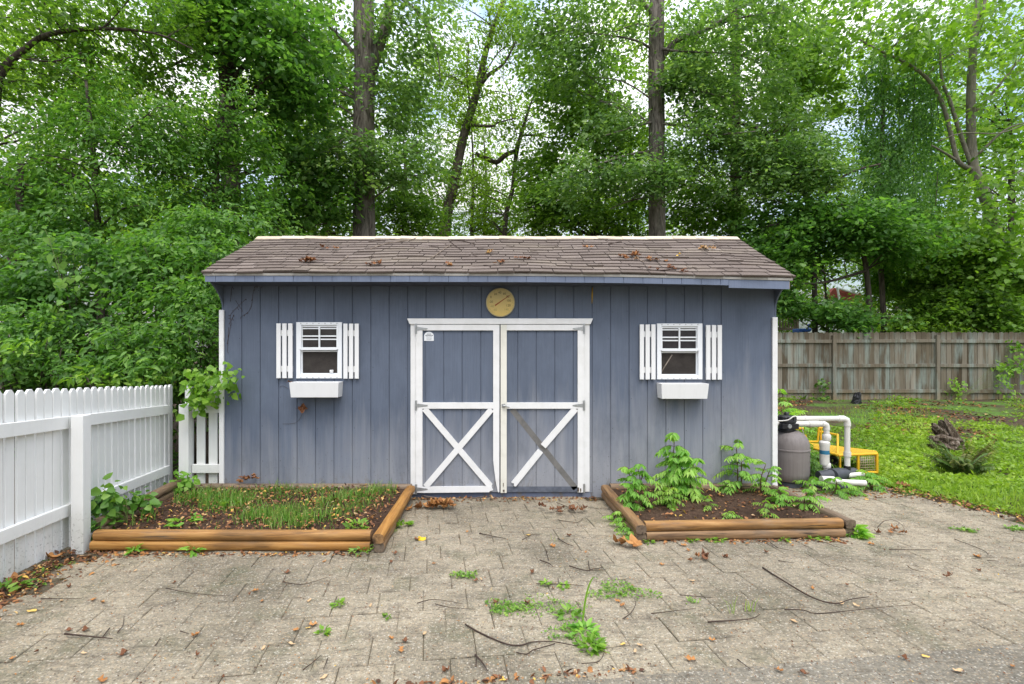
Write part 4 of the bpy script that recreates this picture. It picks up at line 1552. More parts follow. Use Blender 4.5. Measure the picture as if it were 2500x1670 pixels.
pts = []
n = 2000
pts.append(np.stack([r.uniform(-3.2, -1.0, n), 4.22 + 1.33 * r.uniform(0, 1, n), np.full(n, .128) + r.uniform(0, .04, n)], 1))
n = 420
pts.append(np.stack([r.uniform(1.3, 3.0, n), r.uniform(4.45, 5.55, n), np.full(n, .128)], 1))
n = 1700
yy = r.uniform(2.6, 4.25, n)
wd = np.abs(r.normal(0, .16, n)) * (1 + .9 * np.exp(-((yy - 4.02) ** 2) / .03))
pts.append(np.stack([fx(yy) + .03 + wd, yy, -.012 + .018 * r.uniform(0, 1, n) + .03 * np.exp(-(wd / .08) ** 2)], 1))
n = 330
pts.append(np.stack([r.uniform(-3.1, -1.0, n), 4.09 - np.abs(r.normal(0, .03, n)), np.full(n, .004)], 1))
n = 300
pts.append(np.stack([r.uniform(-.9, 1.15, n), 5.62 - np.abs(r.normal(0, .07, n)), np.full(n, .004)], 1))
n = 260
pts.append(np.stack([r.uniform(1.3, 3.0, n), 4.34 + .04 * (r.uniform(1.3, 3.0, n) - 1.3) - np.abs(r.normal(0, .03, n)), np.full(n, .004)], 1))
n = 520
xx = r.uniform(3.1, 4.6, n)
pts.append(np.stack([xx, r.uniform(5.55, 6.3, n), np.full(n, .006)], 1))
n = 900
yy = r.uniform(3.6, 6.2, n)
pts.append(np.stack([4.6 + np.maximum(0, 6.1 - yy) * .42 + r.normal(0, .12, n), yy, np.full(n, .006)], 1))
n = 170
xx = r.uniform(-.7, .75, n)
pts.append(np.stack([xx, 2.522 + .108 * xx + r.normal(0, .012, n), np.full(n, .001)], 1))
litter('leaf_litter', np.concatenate(pts), .012, .05, r, .42, .3)
n = 6000
yy = 8.2 + 4.9 * r.uniform(0, 1, n) ** .8
xx = 4.3 + (yy * 1.06 - 4.3) * r.uniform(0, 1, n) ** 1.3
pp = np.stack([xx, yy, ground_h(xx, yy) + .02], 1)
pp = pp[noise3(pp * 1.3 + 7) > .05]
litter('lawn_litter', pp, .03, .085, r, .35, .18)
# tiny debris on the paving
n = 15000
pp = np.stack([r.uniform(-3.3, 5.2, n), r.uniform(2.4, 6.1, n), np.full(n, .003)], 1)
pp = pp[(pp[:, 1] < 4.05) | ((pp[:, 0] > -.85) & (pp[:, 0] < 1.15)) | (pp[:, 0] > 3.2)]
pp = pp[pp[:, 0] < 4.5 + np.maximum(0, 6.1 - pp[:, 1]) * .42]
pp = pp[pp[:, 0] > fx(pp[:, 1]) + .1]
litter('paving_debris', pp, .003, .014, r, .22, .3)


# ---- individual dead leaves
def dead_leaf_mesh(name, lobes, L, curl, seed):
    rr = random.Random(seed)
    n = 22
    ring = []
    for k in range(n):
        a = 2 * math.pi * k / n
        f = .42 + .12 * math.cos(lobes * a + .4) + rr.uniform(-.03, .03)
        x = math.cos(a) * (.5) ; y = math.sin(a) * f * (.9 - .25 * math.cos(a))
        ring.append((x * L, y * L * (1.0 if lobes < 4 else (.55 + .65 * abs(math.cos(lobes * a / 2 + .4))))))
    mb = MB()
    vs = [(0, 0, curl * L * .25)]
    for s, h in ((.55, .35), (1.0, 1.0)):
        for i, (x, y) in enumerate(ring):
            z = curl * ((x * s / L) ** 2 * .9 + abs(y * s / L) ** 1.5 * 1.0 + .10 * math.sin(9 * x / L + seed)) * L + (rr.uniform(0, .05) * L if s == 1 else 0)
            vs.append((x * s, y * s, z + .002))
    fs = [(0, 1 + k, 1 + (k + 1) % n) for k in range(n)] + [(1 + k, 1 + n + k, 1 + n + (k + 1) % n, 1 + (k + 1) % n) for k in range(n)]
    mb.add(vs, fs, 0, .5)
    mb.tube([(-.45 * L, 0, .004), (-.75 * L, .04 * L, .003)], [.0018, .001], 4, 0, .1)
    return mb


def leaf_proto(kind, lobes, L, curl, tint, seed):
    mb = dead_leaf_mesh(kind, lobes, L, curl, seed)
    mb.t = [tint if t == .5 else t for t in mb.t]
    o = mb.build('fallen_leaf', M['dead'], None)
    return o


kinds = [  # label, tint, list of photo pixels (source), size
    ('small curled orange brown dead leaf lying on the grey paving', 'orange brown leaves on the paving', .62, 5, .9, .055,
     [(622, 1445), (640, 1470), (228, 1466), (252, 1473), (50, 1528), (478, 1553), (723, 1540), (765, 1528), (955, 1560), (1680, 1345), (1670, 1333), (1615, 1380), (1985, 1438), (2472, 1630), (1684, 1612), (1740, 1565), (1508, 1470), (1060, 1378), (813, 1358), (792, 1373), (2385, 1360), (1905, 1640), (1430, 1350), (1140, 1300), (2125, 1330), (250, 1665), (980, 1590), (30, 1610), (1350, 1335), (1520, 1480)]),
    ('small dark reddish brown dead leaf lying on the grey paving', 'dark brown leaves on the paving', .22, 3, 1.2, .05,
     [(170, 1434), (205, 1542), (170, 1541), (90, 1594), (480, 1600), (990, 1568), (964, 1353), (955, 1375), (1210, 1475), (1286, 1474), (1350, 1438), (1390, 1310), (1770, 1362), (1870, 1350), (2068, 1430), (2310, 1410), (2320, 1405), (2210, 1610), (1965, 1648), (545, 1655), (610, 1452), (425, 1425), (1160, 1420), (880, 1338), (2390, 1395), (300, 1600), (700, 1400), (2160, 1345), (1090, 1640), (1300, 1400)]),
    ('small pale tan dead leaf lying flat on the grey paving', 'pale tan leaves on the paving', .86, 2, .4, .05,
     [(77, 1494), (150, 1468), (205, 1597), (643, 1585), (752, 1535), (755, 1468), (712, 1575), (1036, 1550), (1520, 1575), (1562, 1577), (1551, 1592), (1450, 1555), (1410, 1490), (1940, 1520), (2090, 1480), (2055, 1475), (2260, 1605), (330, 1395), (790, 1657), (2340, 1640), (560, 1345), (905, 1480), (1175, 1415), (1690, 1420), (1290, 1308)]),
]
lr = random.Random(12)
for label, grp, tn, lobes, curl, L, px in kinds:
    protos = [leaf_proto(label, lobes, L, curl * lr.uniform(.5, 1.1), min(.95, max(0, tn + lr.uniform(-.08, .08))), 40 + k) for k in range(4)]
    for i, (u, v) in enumerate(px):
        if i < 4: o = protos[i]
        else:
            o = protos[i % 4].copy(); col.objects.link(o)
        g = G(u, v)
        o.location = (g.x, g.y, .004)
        o.rotation_euler = (lr.uniform(-.2, .2), lr.uniform(-.2, .2), lr.uniform(0, 6.28))
        s = lr.uniform(.5, 1.0); o.scale = (s, s * lr.uniform(.6, 1), s)
        tag(o, label, 'leaf', grp)
# special leaves
def one_leaf(u, v, lobes, L, curl, tint, label, z=.005, rot=0.0, tilt=0.0, seed=1, y=None, name='fallen_leaf', wide=1.0):
    o = leaf_proto(name, lobes, L, curl, tint, seed)
    o.name = name
    g = G(u, v) if y is None else P(u, v, y)
    o.location = (g.x, g.y, z if y is None else g.z)
    o.rotation_euler = (tilt, 0, rot); o.scale = (1, wide, 1)
    return tag(o, label, 'leaf')


one_leaf(1030, 1318, 2, .07, .3, 1.0, 'bright yellow leaf on the paving right of the left raised bed', rot=.3, tilt=.5, seed=3)
one_leaf(1017, 1319, 3, .05, .8, .35, 'brown leaf touching the bright yellow leaf', rot=2.3, seed=4)
one_leaf(1198, 1222, 2, .085, .6, .80, 'golden leaf leaning by the foot of the doors', z=.03, rot=1.5, tilt=.9, seed=5)
one_leaf(1545, 1336, 5, .16, .7, .66, 'large orange leaf at the corner of the right raised bed', rot=.5, tilt=.25, seed=6, z=.02)
one_leaf(1510, 1332, 5, .13, 1.0, .55, 'crumpled orange leaf beside the large one at the right bed corner', rot=2.2, tilt=.4, seed=7, z=.02)
one_leaf(170, 1330, 4, .14, .9, .66, 'orange leaf propped against the foot of the white fence post', rot=1.1, tilt=1.0, seed=8, z=.07)
one_leaf(125, 1371, 3, .11, .8, .62, 'orange leaf on the litter strip under the fence', rot=2.6, tilt=.35, seed=9, z=.03)
one_leaf(33, 1421, 3, .10, .9, .55, 'brown curled leaf at the near end of the fence', rot=.2, seed=10, z=.01)
one_leaf(708, 934 , 3, .05, .9, .25, 'brown leaf caught on the left flower box corner', y=5.5, rot=.5, seed=11)
o = one_leaf(738, 998, 4, .10, 1.2, .25, 'withered brown leaf cluster hanging under the left flower box', y=5.62, rot=.5, tilt=1.3, seed=12)
# heap of oak leaves at the doors
hr = random.Random(31)


def heap(u, v, n, spread, L, t0, t1, label, flat=.05, z0=.0, seed=0, y=None):
    rr = random.Random(seed)
    g = G(u, v) if y is None else P(u, v, y)
    mb = MB()
    for k in range(n):
        src = dead_leaf_mesh('x', rr.choice([4, 5, 6]), L * rr.uniform(.7, 1.2), rr.uniform(.5, 1.6), seed * 50 + k)
        Mt = Matrix.Translation((g.x + rr.gauss(0, spread), g.y + rr.gauss(0, spread * .32), (g.z if y else 0) + z0 + rr.uniform(.004, flat))) @ Matrix.Rotation(rr.uniform(0, 6.28), 4, 'Z') @ Matrix.Rotation(rr.uniform(-.6, .6), 4, 'X')
        mb.add([Mt @ Vector(p) for p in src.v], src.f, 0, rr.uniform(t0, t1))
    return tag(mb.build('leaf_heap', M['dead'], None, origin=(g.x, g.y, g.z if y else 0)), label, 'leaf heap')


heap(1060, 1243, 20, .10, .10, .42, .68, 'heap of orange oak leaves left of the door foot', .06, seed=1)
heap(1370, 1250, 14, .13, .06, .08, .4, 'scatter of dark brown curled leaves in front of the right door', .04, seed=2)
heap(2168, 1303, 7, .10, .05, .3, .55, 'patch of brown needles and leaves right of the right raised bed', .02, seed=3)
heap(2220, 1105 + 85, 6, .12, .07, .3, .5, 'reddish leaf heap at the lawn edge beyond the paving', .03, seed=4)
heap(1700, 1392 - 25, 6, .09, .06, .15, .45, 'curl of dark brown leaves on the paving below the right bed', .02, seed=5)
heap(605, 1177, 16, .09, .05, .2, .55, 'heap of brown leaves on the back timber of the left bed', .06, .0, seed=6, y=5.56)

# ---- twigs on the paving
def twig(pix, rad, label, group=None, z=.006, mat='twig', side=None, seed=0, name='twig'):
    rr = random.Random(seed)
    pts = []
    for (u, v) in pix:
        g = G(u, v); pts.append((Vector((g.x, g.y, z + rr.uniform(0, .012))), rad))
    rad *= .8
    pp = smooth_path([(p, rad * (1 - .6 * i / max(1, len(pts) - 1))) for i, (p, _) in enumerate(pts)], 4)
    mb = MB(); mb.tube([a for a, b in pp], [b for a, b in pp], 6, wob=.3, rnd=rr)
    for s in side or []:
        sp = [Vector((G(u, v).x, G(u, v).y, z + .004)) for u, v in s]
        mb.tube(sp, [rad * .6] * len(sp), 5, wob=.3, rnd=rr)
    o = mb.build(name, M[mat], None, True, origin=tuple(pts[0][0]))
    return tag(o, label, 'twig', group)


twig([(1862, 1388), (1920, 1428), (1985, 1465), (2040, 1477), (2075, 1468), (2122, 1461)], .0075, 'long bent dark stick lying on the paving at the right', seed=1)
twig([(1915, 1495), (1960, 1496), (1990, 1500), (2060, 1495), (2150, 1489), (2235, 1482)], .0045, 'long thin straight twig lying below the bent dark stick', seed=2)
twig([(1728, 1522), (1830, 1516), (1855, 1503)], .005, 'straight dark twig left of the grass tuft on the paving', seed=3)
twig([(1136, 1528), (1180, 1552), (1240, 1578), (1275, 1578), (1300, 1570), (1350, 1571), (1400, 1583), (1413, 1580)], .006, 'long wavy dark twig lying in the foreground', side=[[(1355, 1576), (1300, 1592), (1285, 1603), (1260, 1597)]], seed=4)
twig([(1160, 1605), (1178, 1625), (1190, 1645)], .007, 'short forked dark twig at the bottom of the picture', side=[[(1163, 1612), (1162, 1632)]], seed=5)
twig([(158, 1554), (215, 1560), (275, 1564)], .007, 'forked dark twig lying in the left foreground', side=[[(250, 1561), (268, 1537)]], seed=6)
twig([(287, 1548), (300, 1530), (303, 1510)], .004, 'short upright curved twig right of the forked twig', seed=7)
twig([(1018, 1476), (1060, 1470), (1130, 1477)], .004, 'upper of two thin twigs lying side by side in the middle', seed=8)
twig([(1063, 1479), (1100, 1487), (1160, 1490)], .004, 'lower of two thin twigs lying side by side in the middle', seed=9)
twig([(1310, 1430), (1360, 1430), (1425, 1434)], .005, 'dark twig lying through the mossy weeds', side=[[(1365, 1430), (1362, 1414)]], seed=10)
twig([(1390, 1385), (1420, 1395), (1445, 1398), (1478, 1395)], .006, 'knobbly root twig on the paving below the doors', side=[[(1440, 1397), (1436, 1372)], [(1440, 1394), (1470, 1389)]], seed=11)
twig([(1318, 1371), (1340, 1380), (1350, 1388)], .006, 'short curved dark twig in front of the doors', side=[[(1332, 1345), (1340, 1372)]], seed=12)
twig([(1362, 1317), (1385, 1332), (1400, 1337)], .006, 'short dark stick left of the large orange leaf', seed=13)
twig([(1520, 1514), (1540, 1502), (1552, 1480), (1548, 1467)], .004, 'thin hooked twig right of the tall grass blade', seed=14)
twig([(1420, 1628), (1460, 1618), (1475, 1600), (1472, 1580)], .003, 'thin arching twig by the lowest weed', seed=15)
twig([(2142, 1297), (2160, 1281), (2185, 1280), (2205, 1295), (2210, 1316)], .004, 'arched twig standing over brown needles on the right', side=[[(2182, 1303), (2196, 1285)]], z=.03, seed=16)
twig([(690, 1425), (740, 1432), (800, 1415)], .004, 'thin twig below the left raised bed', side=[[(690, 1425), (698, 1408)]], seed=17)
twig([(1170, 1304), (1200, 1312), (1235, 1318)], .006, 'dark stick on the paving midway to the doors', seed=18)
twig([(1030, 1213), (1090, 1221), (1150, 1219), (1185, 1213)], .006, 'pale brown stick lying along the foot of the doors', mat='twig_pale', seed=19)
twig([(1359, 1231), (1390, 1243), (1405, 1255)], .005, 'dark twig among curled leaves before the right door', seed=20)
short = [[(2005, 1325), (2050, 1342)], [(1900, 1372), (1937, 1377)], [(2330, 1320), (2400, 1345), (2412, 1358)], [(1880, 1325), (1900, 1342), (1935, 1346)], [(2215, 1385), (2230, 1395), (2262, 1403)], [(1362, 1272), (1410, 1278), (1425, 1263)], [(800, 1615), (790, 1640)], [(740, 1640), (760, 1625), (785, 1604)], [(1800, 1615), (1836, 1640)], [(1660, 1455), (1700, 1460), (1740, 1462)], [(405, 1440), (470, 1452), (560, 1460)], [(100, 1465), (200, 1466)], [(440, 1548), (462, 1550)], [(2410, 1372), (2440, 1375)], [(1590, 1505), (1640, 1495), (1700, 1490)], [(1275, 1320), (1300, 1310), (1318, 1308)], [(860, 1360), (880, 1343), (893, 1336)], [(380, 1578), (392, 1562)], [(2170, 1345), (2290, 1345)], [(1590, 1245), (1570, 1238)]]
for i, t in enumerate(short):
    twig(t, .0038, 'thin short dark twig lying on the grey paving', 'short twigs on the paving', seed=40 + i)

# ---- debris on the roof
def roof_at(u, v):
    """roof surface point under a photo pixel"""
    lo, hi = 0.0, SL
    for _ in range(40):
        m_ = (lo + hi) / 2
        yy = EY + du * m_; zz = EZ + dv * m_
        if V0 + (HC - zz) * F / yy > v: lo = m_
        else: hi = m_
    yy = EY + du * lo
    return (u - U0) * yy / F, lo


def roof_twig(pix, rad, label, mat='twig', group=None, seed=0):
    pts = []
    rr = random.Random(seed)
    for u, v in pix:
        x, s = roof_at(u, v); pts.append(roof_pt(x, s, .018 + rr.uniform(0, .008)))
    pp = smooth_path([(p, rad * (1 - .5 * i / len(pts))) for i, p in enumerate(pts)], 3)
    mb = MB(); mb.tube([a for a, b in pp], [b for a, b in pp], 5, wob=.3, rnd=rr)
    return tag(mb.build('roof_twig', M[mat], None, True, origin=tuple(pts[0])), label, 'twig', group)


def roof_heap(u, v, n, spread, L, t0, t1, label, seed):
    rr = random.Random(seed)
    x0, s0 = roof_at(u, v)
    mb = MB()
    tiltM = Matrix.Rotation(math.atan2(dv, du), 4, 'X')
    for k in range(n):
        src = dead_leaf_mesh('x', rr.choice([3, 4, 5]), L * rr.uniform(.6, 1.2), rr.uniform(.5, 1.6), seed * 70 + k)
        p = roof_pt(x0 + rr.gauss(0, spread), min(SL - .05, max(.02, s0 + rr.gauss(0, spread * .35))), .016 + rr.uniform(0, .02))
        Mt = Matrix.Translation(p) @ tiltM @ Matrix.Rotation(rr.uniform(0, 6.28), 4, 'Z') @ Matrix.Rotation(rr.uniform(-.5, .5), 4, 'X')
        mb.add([Mt @ Vector(q) for q in src.v], src.f, 0, rr.uniform(t0, t1))
    p0 = roof_pt(x0, s0, 0)
    return tag(mb.build('roof_leaf_heap', M['dead'], None, origin=tuple(p0)), label, 'leaf heap')


roof_heap(750, 643, 9, .05, .07, .25, .45, 'reddest clump of dead leaves, on the left part of the roof', 1)
roof_heap(803, 612, 5, .06, .06, .2, .6, 'brown leaf clump high on the roof left of centre', 2)
roof_heap(915, 650, 9, .05, .045, .2, .5, 'thin line of brown needles low on the roof above the left window', 3)
roof_heap(1100, 650, 6, .06, .05, .3, .8, 'brown and golden leaf clump left of the thermometer on the roof', 4)
roof_heap(1215, 648, 5, .05, .05, .3, .6, 'small brown leaf clump on the roof right above the thermometer', 5)
roof_heap(1198, 620, 4, .05, .05, .65, .95, 'golden leaves on the roof above the left door', 6)
roof_heap(1268, 637, 6, .06, .05, .2, .45, 'dark leaf clump on the roof above the right door', 7)
roof_heap(1432, 609, 4, .04, .05, .4, .7, 'orange leaves high on the roof above the right door post', 8)
roof_heap(1535, 628, 10, .08, .06, .3, .6, 'larger clump of rusty leaves on the right half of the roof', 9)
roof_heap(1575, 636, 8, .07, .06, .35, .75, 'rusty leaves and twig bits right of the larger roof clump', 10)
roof_heap(1715, 609, 14, .06, .05, .75, .97, 'yellow straw clump high on the right end of the roof', 11)
roof_heap(1660, 626, 3, .02, .04, .95, 1.0, 'tiny yellow leaf pair on the right part of the roof', 12)
roof_heap(1640, 655, 10, .13, .05, .15, .4, 'dark pine needle drift low on the right roof edge', 13)
roof_twig([(905, 612), (945, 600), (1000, 591), (1020, 582)], .006, 'long pale stick leaning up to the roof ridge', 'twig_pale', None, 1)
roof_twig([(1052, 637), (1085, 612), (1102, 598)], .005, 'pale forked stick on the roof left of the thermometer', 'twig_pale', None, 2)
roof_twig([(1095, 587), (1105, 598), (1125, 612)], .005, 'short dark twig crossing the pale forked stick on the roof', 'twig', None, 3)
roof_twig([(1117, 589), (1150, 596), (1160, 600)], .006, 'dark twig under the ridge cap near the roof centre', 'twig', None, 4)
roof_twig([(815, 651), (845, 633), (850, 626)], .005, 'pale bent twig on the roof above the left window', 'twig_pale', None, 5)
roof_twig([(575, 640), (600, 633), (665, 632)], .006, 'dark twig on the far left of the roof', 'twig', None, 6)
roof_twig([(1548, 622), (1560, 635), (1572, 641)], .006, 'pale bent stick in the rusty leaves on the roof', 'twig_pale', None, 7)
roof_twig([(1485, 600), (1510, 595), (1518, 594)], .006, 'dark twig near the ridge on the right half of the roof', 'twig', None, 8)
roof_twig([(900, 594), (930, 592), (965, 588)], .005, 'dark twig just under the ridge left of centre', 'twig', None, 9)
roof_twig([(1610, 660), (1650, 655), (1688, 652)], .006, 'long dark twig along the right roof edge', 'twig', None, 10)
for i in range(26):
    u, v = random.Random(i).uniform(620, 1800), random.Random(i + 50).uniform(600, 655)
    a = random.Random(i + 99).uniform(-8, 8)
    roof_twig([(u, v), (u + random.Random(i + 7).uniform(8, 26), v + a * .5)], .0032, 'tiny brown twig bit lying on the brown shingles', 'twig', 'tiny twig bits on the roof', 60 + i)

# dry creeper on the upper left wall
mb = MB()
cr = random.Random(6)
for pix in ([(562, 735), (566, 700), (578, 690)], [(555, 840), (563, 790), (562, 770), (580, 750), (600, 730)], [(588, 773), (605, 762), (614, 745), (618, 715), (623, 700)], [(622, 700), (640, 698), (700, 695)], [(563, 785), (571, 768)], [(556, 860), (558, 800)], [(575, 735), (592, 758)]):
    pts = [P(u + cr.uniform(-1, 1), v, WY - .004) for u, v in pix]
    pp = smooth_path([(p, .0017) for p in pts], 4)
    mb.tube([a for a, b in pp], [b for a, b in pp], 4, wob=.4, rnd=cr)
    for a, b in pp[::2]:
        l = Vector((cr.uniform(-.02, .02), -.004, cr.uniform(-.03, .01)))
        mb.tube([a, a + l], [.0015, .003], 4)
tag(mb.build('dry_creeper', m_plain('dry_creeper_brown', (.075, .045, .035), .9, .4, 30), None, origin=tuple(P(590, 770, WY))), 'dry brown creeper stems clinging to the upper left shed wall', 'vine')
mb = MB()
for pix in ([(735, 985), (738, 1010), (722, 1032), (690, 1035)], [(705, 950), (690, 942), (683, 946)]):
    pts = [P(u, v, WY - .006) for u, v in pix]
    pp = smooth_path([(p, .0014) for p in pts], 4)
    mb.tube([a for a, b in pp], [b for a, b in pp], 4)
tag(mb.build('dead_tendril', M['twig'], None, origin=tuple(P(735, 1000, WY))), 'thin dead tendrils on the wall below the left flower box', 'vine')
# ================================================================== WOODEN FENCE AT THE BACK
FY = 13.6
wf = empty('wooden_fence', (11, FY, .29), 'tall weathered wooden board fence behind the lawn', 'fence')
jr = random.Random(14)
posts = [3.6, 6.32, 9.02, 11.74, 14.46, 17.2]


def fy(x): return FY - .012 * (x - 9)


def gz(x): return float(ground_h(x, FY))


for a, b in zip(posts[:-1], posts[1:]):
    mb = MB()
    x = a
    while x < b - .02:
        w_ = min(jr.uniform(.132, .142), b - x)
        y = fy(x)
        zt = 2.075 + jr.uniform(-.012, .012)
        zb = gz(x) - .03 + jr.uniform(-.02, .02)
        tn = min(1, max(0, jr.gauss(.5, .25)))
        ty = jr.uniform(-.004, .004)
        poly = [(x + .002, zb), (x + w_ - jr.uniform(.002, .007), zb), (x + w_ - .004, zt - .03), (x + w_ - .03, zt), (x + .03, zt), (x + .002, zt - .03)]
        mb.prism(poly, y + .03 + ty, y + .046 + ty, 0, tn)
        x += w_
    mb.build('board_panel', M['woodfence'], wf)
    for z in (1.84, 1.19, .505):
        mb = MB()
        mb.bar((a + .045, fy(a) + .008, z + jr.uniform(-.01, .01)), (b - .045, fy(b) + .008, z + jr.uniform(-.012, .012)), .088, .036, tint=jr.uniform(.4, .7))
        mb.build('rail', M['woodfence'], wf, bevel=.004)
for x in posts:
    MB().box(x - .045, x + .045, fy(x) - .055, fy(x) + .035, gz(x) - .1, 2.0 + jr.uniform(-.02, .03), tint=jr.uniform(.45, .7)).build('post', M['woodfence'], wf, bevel=.005)

# ================================================================== POOL FILTER, PUMP, PIPES
ty_ = 6.15
tcx = (1929 - U0) * ty_ / F
pf_ = empty('pool_filter', (tcx, ty_, 0), 'taupe pool sand filter tank with a black valve on top, beside the shed', 'pool filter')
zt_, zb_ = .655, .05
prof = [(.10, zb_ + .0), (.165, zb_ + .012), (.195, zb_ + .05), (.205, zb_ + .11), (.207, zb_ + .375), (.2125, zb_ + .378), (.2125, zb_ + .392), (.207, zb_ + .396), (.204, zb_ + .45), (.186, zb_ + .51), (.152, zb_ + .56), (.105, zb_ + .592), (.08, zb_ + .605)]
MB().lathe(prof, (tcx, ty_, 0), 48).build('tank', M['tank'], pf_, True, auto=40)
MB().lathe([(.17, -.03), (.16, .02), (.14, .055)], (tcx, ty_, 0), 32).build('base', M['grey_plastic'], pf_, True, auto=40)
vx = (1920 - U0) * ty_ / F
m = MB(); m.lathe([(.095, .64), (.10, .665), (.092, .668), (.085, .69), (.085, .745), (.105, .75), (.108, .775), (.10, .79), (.10, .815), (.085, .83), (.03, .84)], (vx, ty_, 0), 28)
valve = m.build('valve', M['black'], pf_, True, auto=35)
m = MB()
m.box(vx - .105, vx + .09, ty_ - .105, ty_ - .02, .685, .745)
for k in range(10):
    a = 2 * math.pi * k / 10
    m.lathe([(.010, .78), (.010, .825)], (vx + .098 * math.cos(a), ty_ + .098 * math.sin(a), 0), 8)
m.build('flange', M['black'], valve, bevel=.006)
MB().lathe([(.028, .83), (.026, .86), (.012, .875)], (vx, ty_, 0), 16).build('knob', M['black'], valve, True, auto=40)
MB().lathe([(.026, 0), (.022, -.006)], (vx - .02, ty_ - .105, .715), 18, axis='y').build('gauge', M['steel'], valve)


def pipe(name, pts, r_, parent, mat='pvc', n=16):
    m = MB(); m.tube(pts, r_, n)
    return m.build(name, M[mat], parent, True, auto=45)


def PP(u, v, y=ty_): return P(u, v, y)


pr_ = .0315
# upper pipe
A = PP(1938, 1022); B = PP(2058, 1022); C = PP(2068.5, 1032); D = PP(2068.5, 1138)
pipe('pipe', [A, B], pr_, pf_)
pipe('pipe_elbow', [PP(2046, 1022), PP(2059, 1022.3), PP(2066.5, 1025.5), PP(2068.5, 1034), PP(2068.5, 1040)], pr_ * 1.22, pf_)
pipe('pipe', [PP(2068.5, 1036), D], pr_, pf_)
pipe('pipe_collar', [PP(2068.5, 1103), PP(2068.5, 1114)], pr_ * 1.28, pf_)
pipe('pipe_collar', [PP(1963, 1022), PP(1969, 1022)], pr_ * 1.1, pf_)
# lower pipe
y2 = ty_ - .05
pipe('pipe', [PP(1936, 1035, y2), PP(2010, 1035, y2)], pr_, pf_)
pipe('pipe_collar', [PP(1974, 1035, y2), PP(1998, 1035, y2)], pr_ * 1.18, pf_)
pipe('pipe_elbow', [PP(2006, 1035, y2), PP(2012, 1035.5, y2), PP(2016.5, 1038, y2), PP(2018, 1045, y2), PP(2018, 1049, y2)], pr_ * 1.16, pf_)
pipe('pipe', [PP(2018, 1044, y2), PP(2018, 1160, y2)], pr_, pf_)
m = MB(); m.lathe([(pr_ * 1.0, 0), (pr_ * 1.5, .02), (pr_ * 1.5, .07), (pr_ * 1.15, .085)], PP(2018, 1077, y2), 20); m.build('pipe_collar', M['pvc'], pf_, True, auto=40)
c0 = PP(2012, 1135, y2)
m = MB(); m.lathe([(pr_ * 1.4, -.02), (.052, .02), (.052, .20), (.058, .22), (.058, .25), (pr_ * 1.2, .27)], PP(2013, 1131, y2), 20); chk = m.build('check_valve', M['pvc'], pf_, True, auto=40)
m = MB(); m.lathe([(.0525, 0), (.0525, .045)], PP(2013, 1108, y2), 20); m.build('band', M['bluelabel'], chk, True, auto=40)
m = MB(); m.lathe([(pr_ * 1.3, 0), (pr_ * 1.45, .01), (pr_ * 1.45, .05), (pr_ * 1.2, .06)], PP(2018, 1142, y2), 20); m.build('pipe_collar', M['pvc'], pf_, True, auto=40)
# stub to the shed, hose over the valve
pipe('pipe', [PP(1893, 1034), PP(1910, 1034)], pr_, pf_)
m = MB(); pp = smooth_path([(PP(1896, 1028, 6.02), .006), (PP(1922, 1026, 6.0), .006), (PP(1935, 1018, 6.0), .006), (PP(1942, 1016, 6.05), .006)], 5); m.tube([a for a, b in pp], .007, 8); m.build('hose', M['pvc'], pf_, True)
m = MB(); m.tube([PP(1954, 1032, 6.1), PP(1958, 1045, 6.1), PP(1965, 1070, 6.1)], .004, 6); m.build('cord', M['pvc'], pf_, True)

pm = empty('pool_pump', (3.98, 5.95, 0), 'dark grey pool pump with a white pipe lying low in the weeds', 'pool pump')
yp = 6.0
m = MB(); m.tube([PP(1998, 1163, yp), PP(2030, 1161, yp)], [.062, .07], 20); m.tube([PP(2030, 1161, yp), PP(2052, 1158, yp + .1)], [.078, .078], 20); m.tube([PP(2052, 1157, yp + .1), PP(2085, 1154, yp + .25)], [.068, .06], 20)
m.build('pump_body', M['grey_plastic'], pm, True, auto=40)
m = MB(); m.box(3.80, 4.2, 5.93, 6.1, -.02, .03); m.build('foot', M['grey_plastic'], pm, bevel=.008)
pipe('pipe', [PP(2005, 1172, 5.85), PP(2035, 1173, 5.85)], .047, pm)
pipe('pipe', [PP(2032, 1173, 5.85), PP(2052, 1177, 5.85), PP(2112, 1179.5, 5.85)], .0335, pm)
pipe('pipe', [PP(2070, 1161, 6.1), PP(2108, 1158, 6.1)], .03, pm)
pipe('pipe_collar', [PP(2068.5, 1137), PP(2068.5, 1147)], .036, pm, 'black')

# ================================================================== YELLOW CARRIER
yc = 6.4
yl = empty('metal_carrier', tuple(PP(2060, 1150, yc + .3)), 'yellow metal mesh carrier lying in the weeds behind the pool pump', 'carrier')
m = MB()
tr = .016


def yt(mb, a, b, r_=tr): mb.tube([a, b], r_, 8)


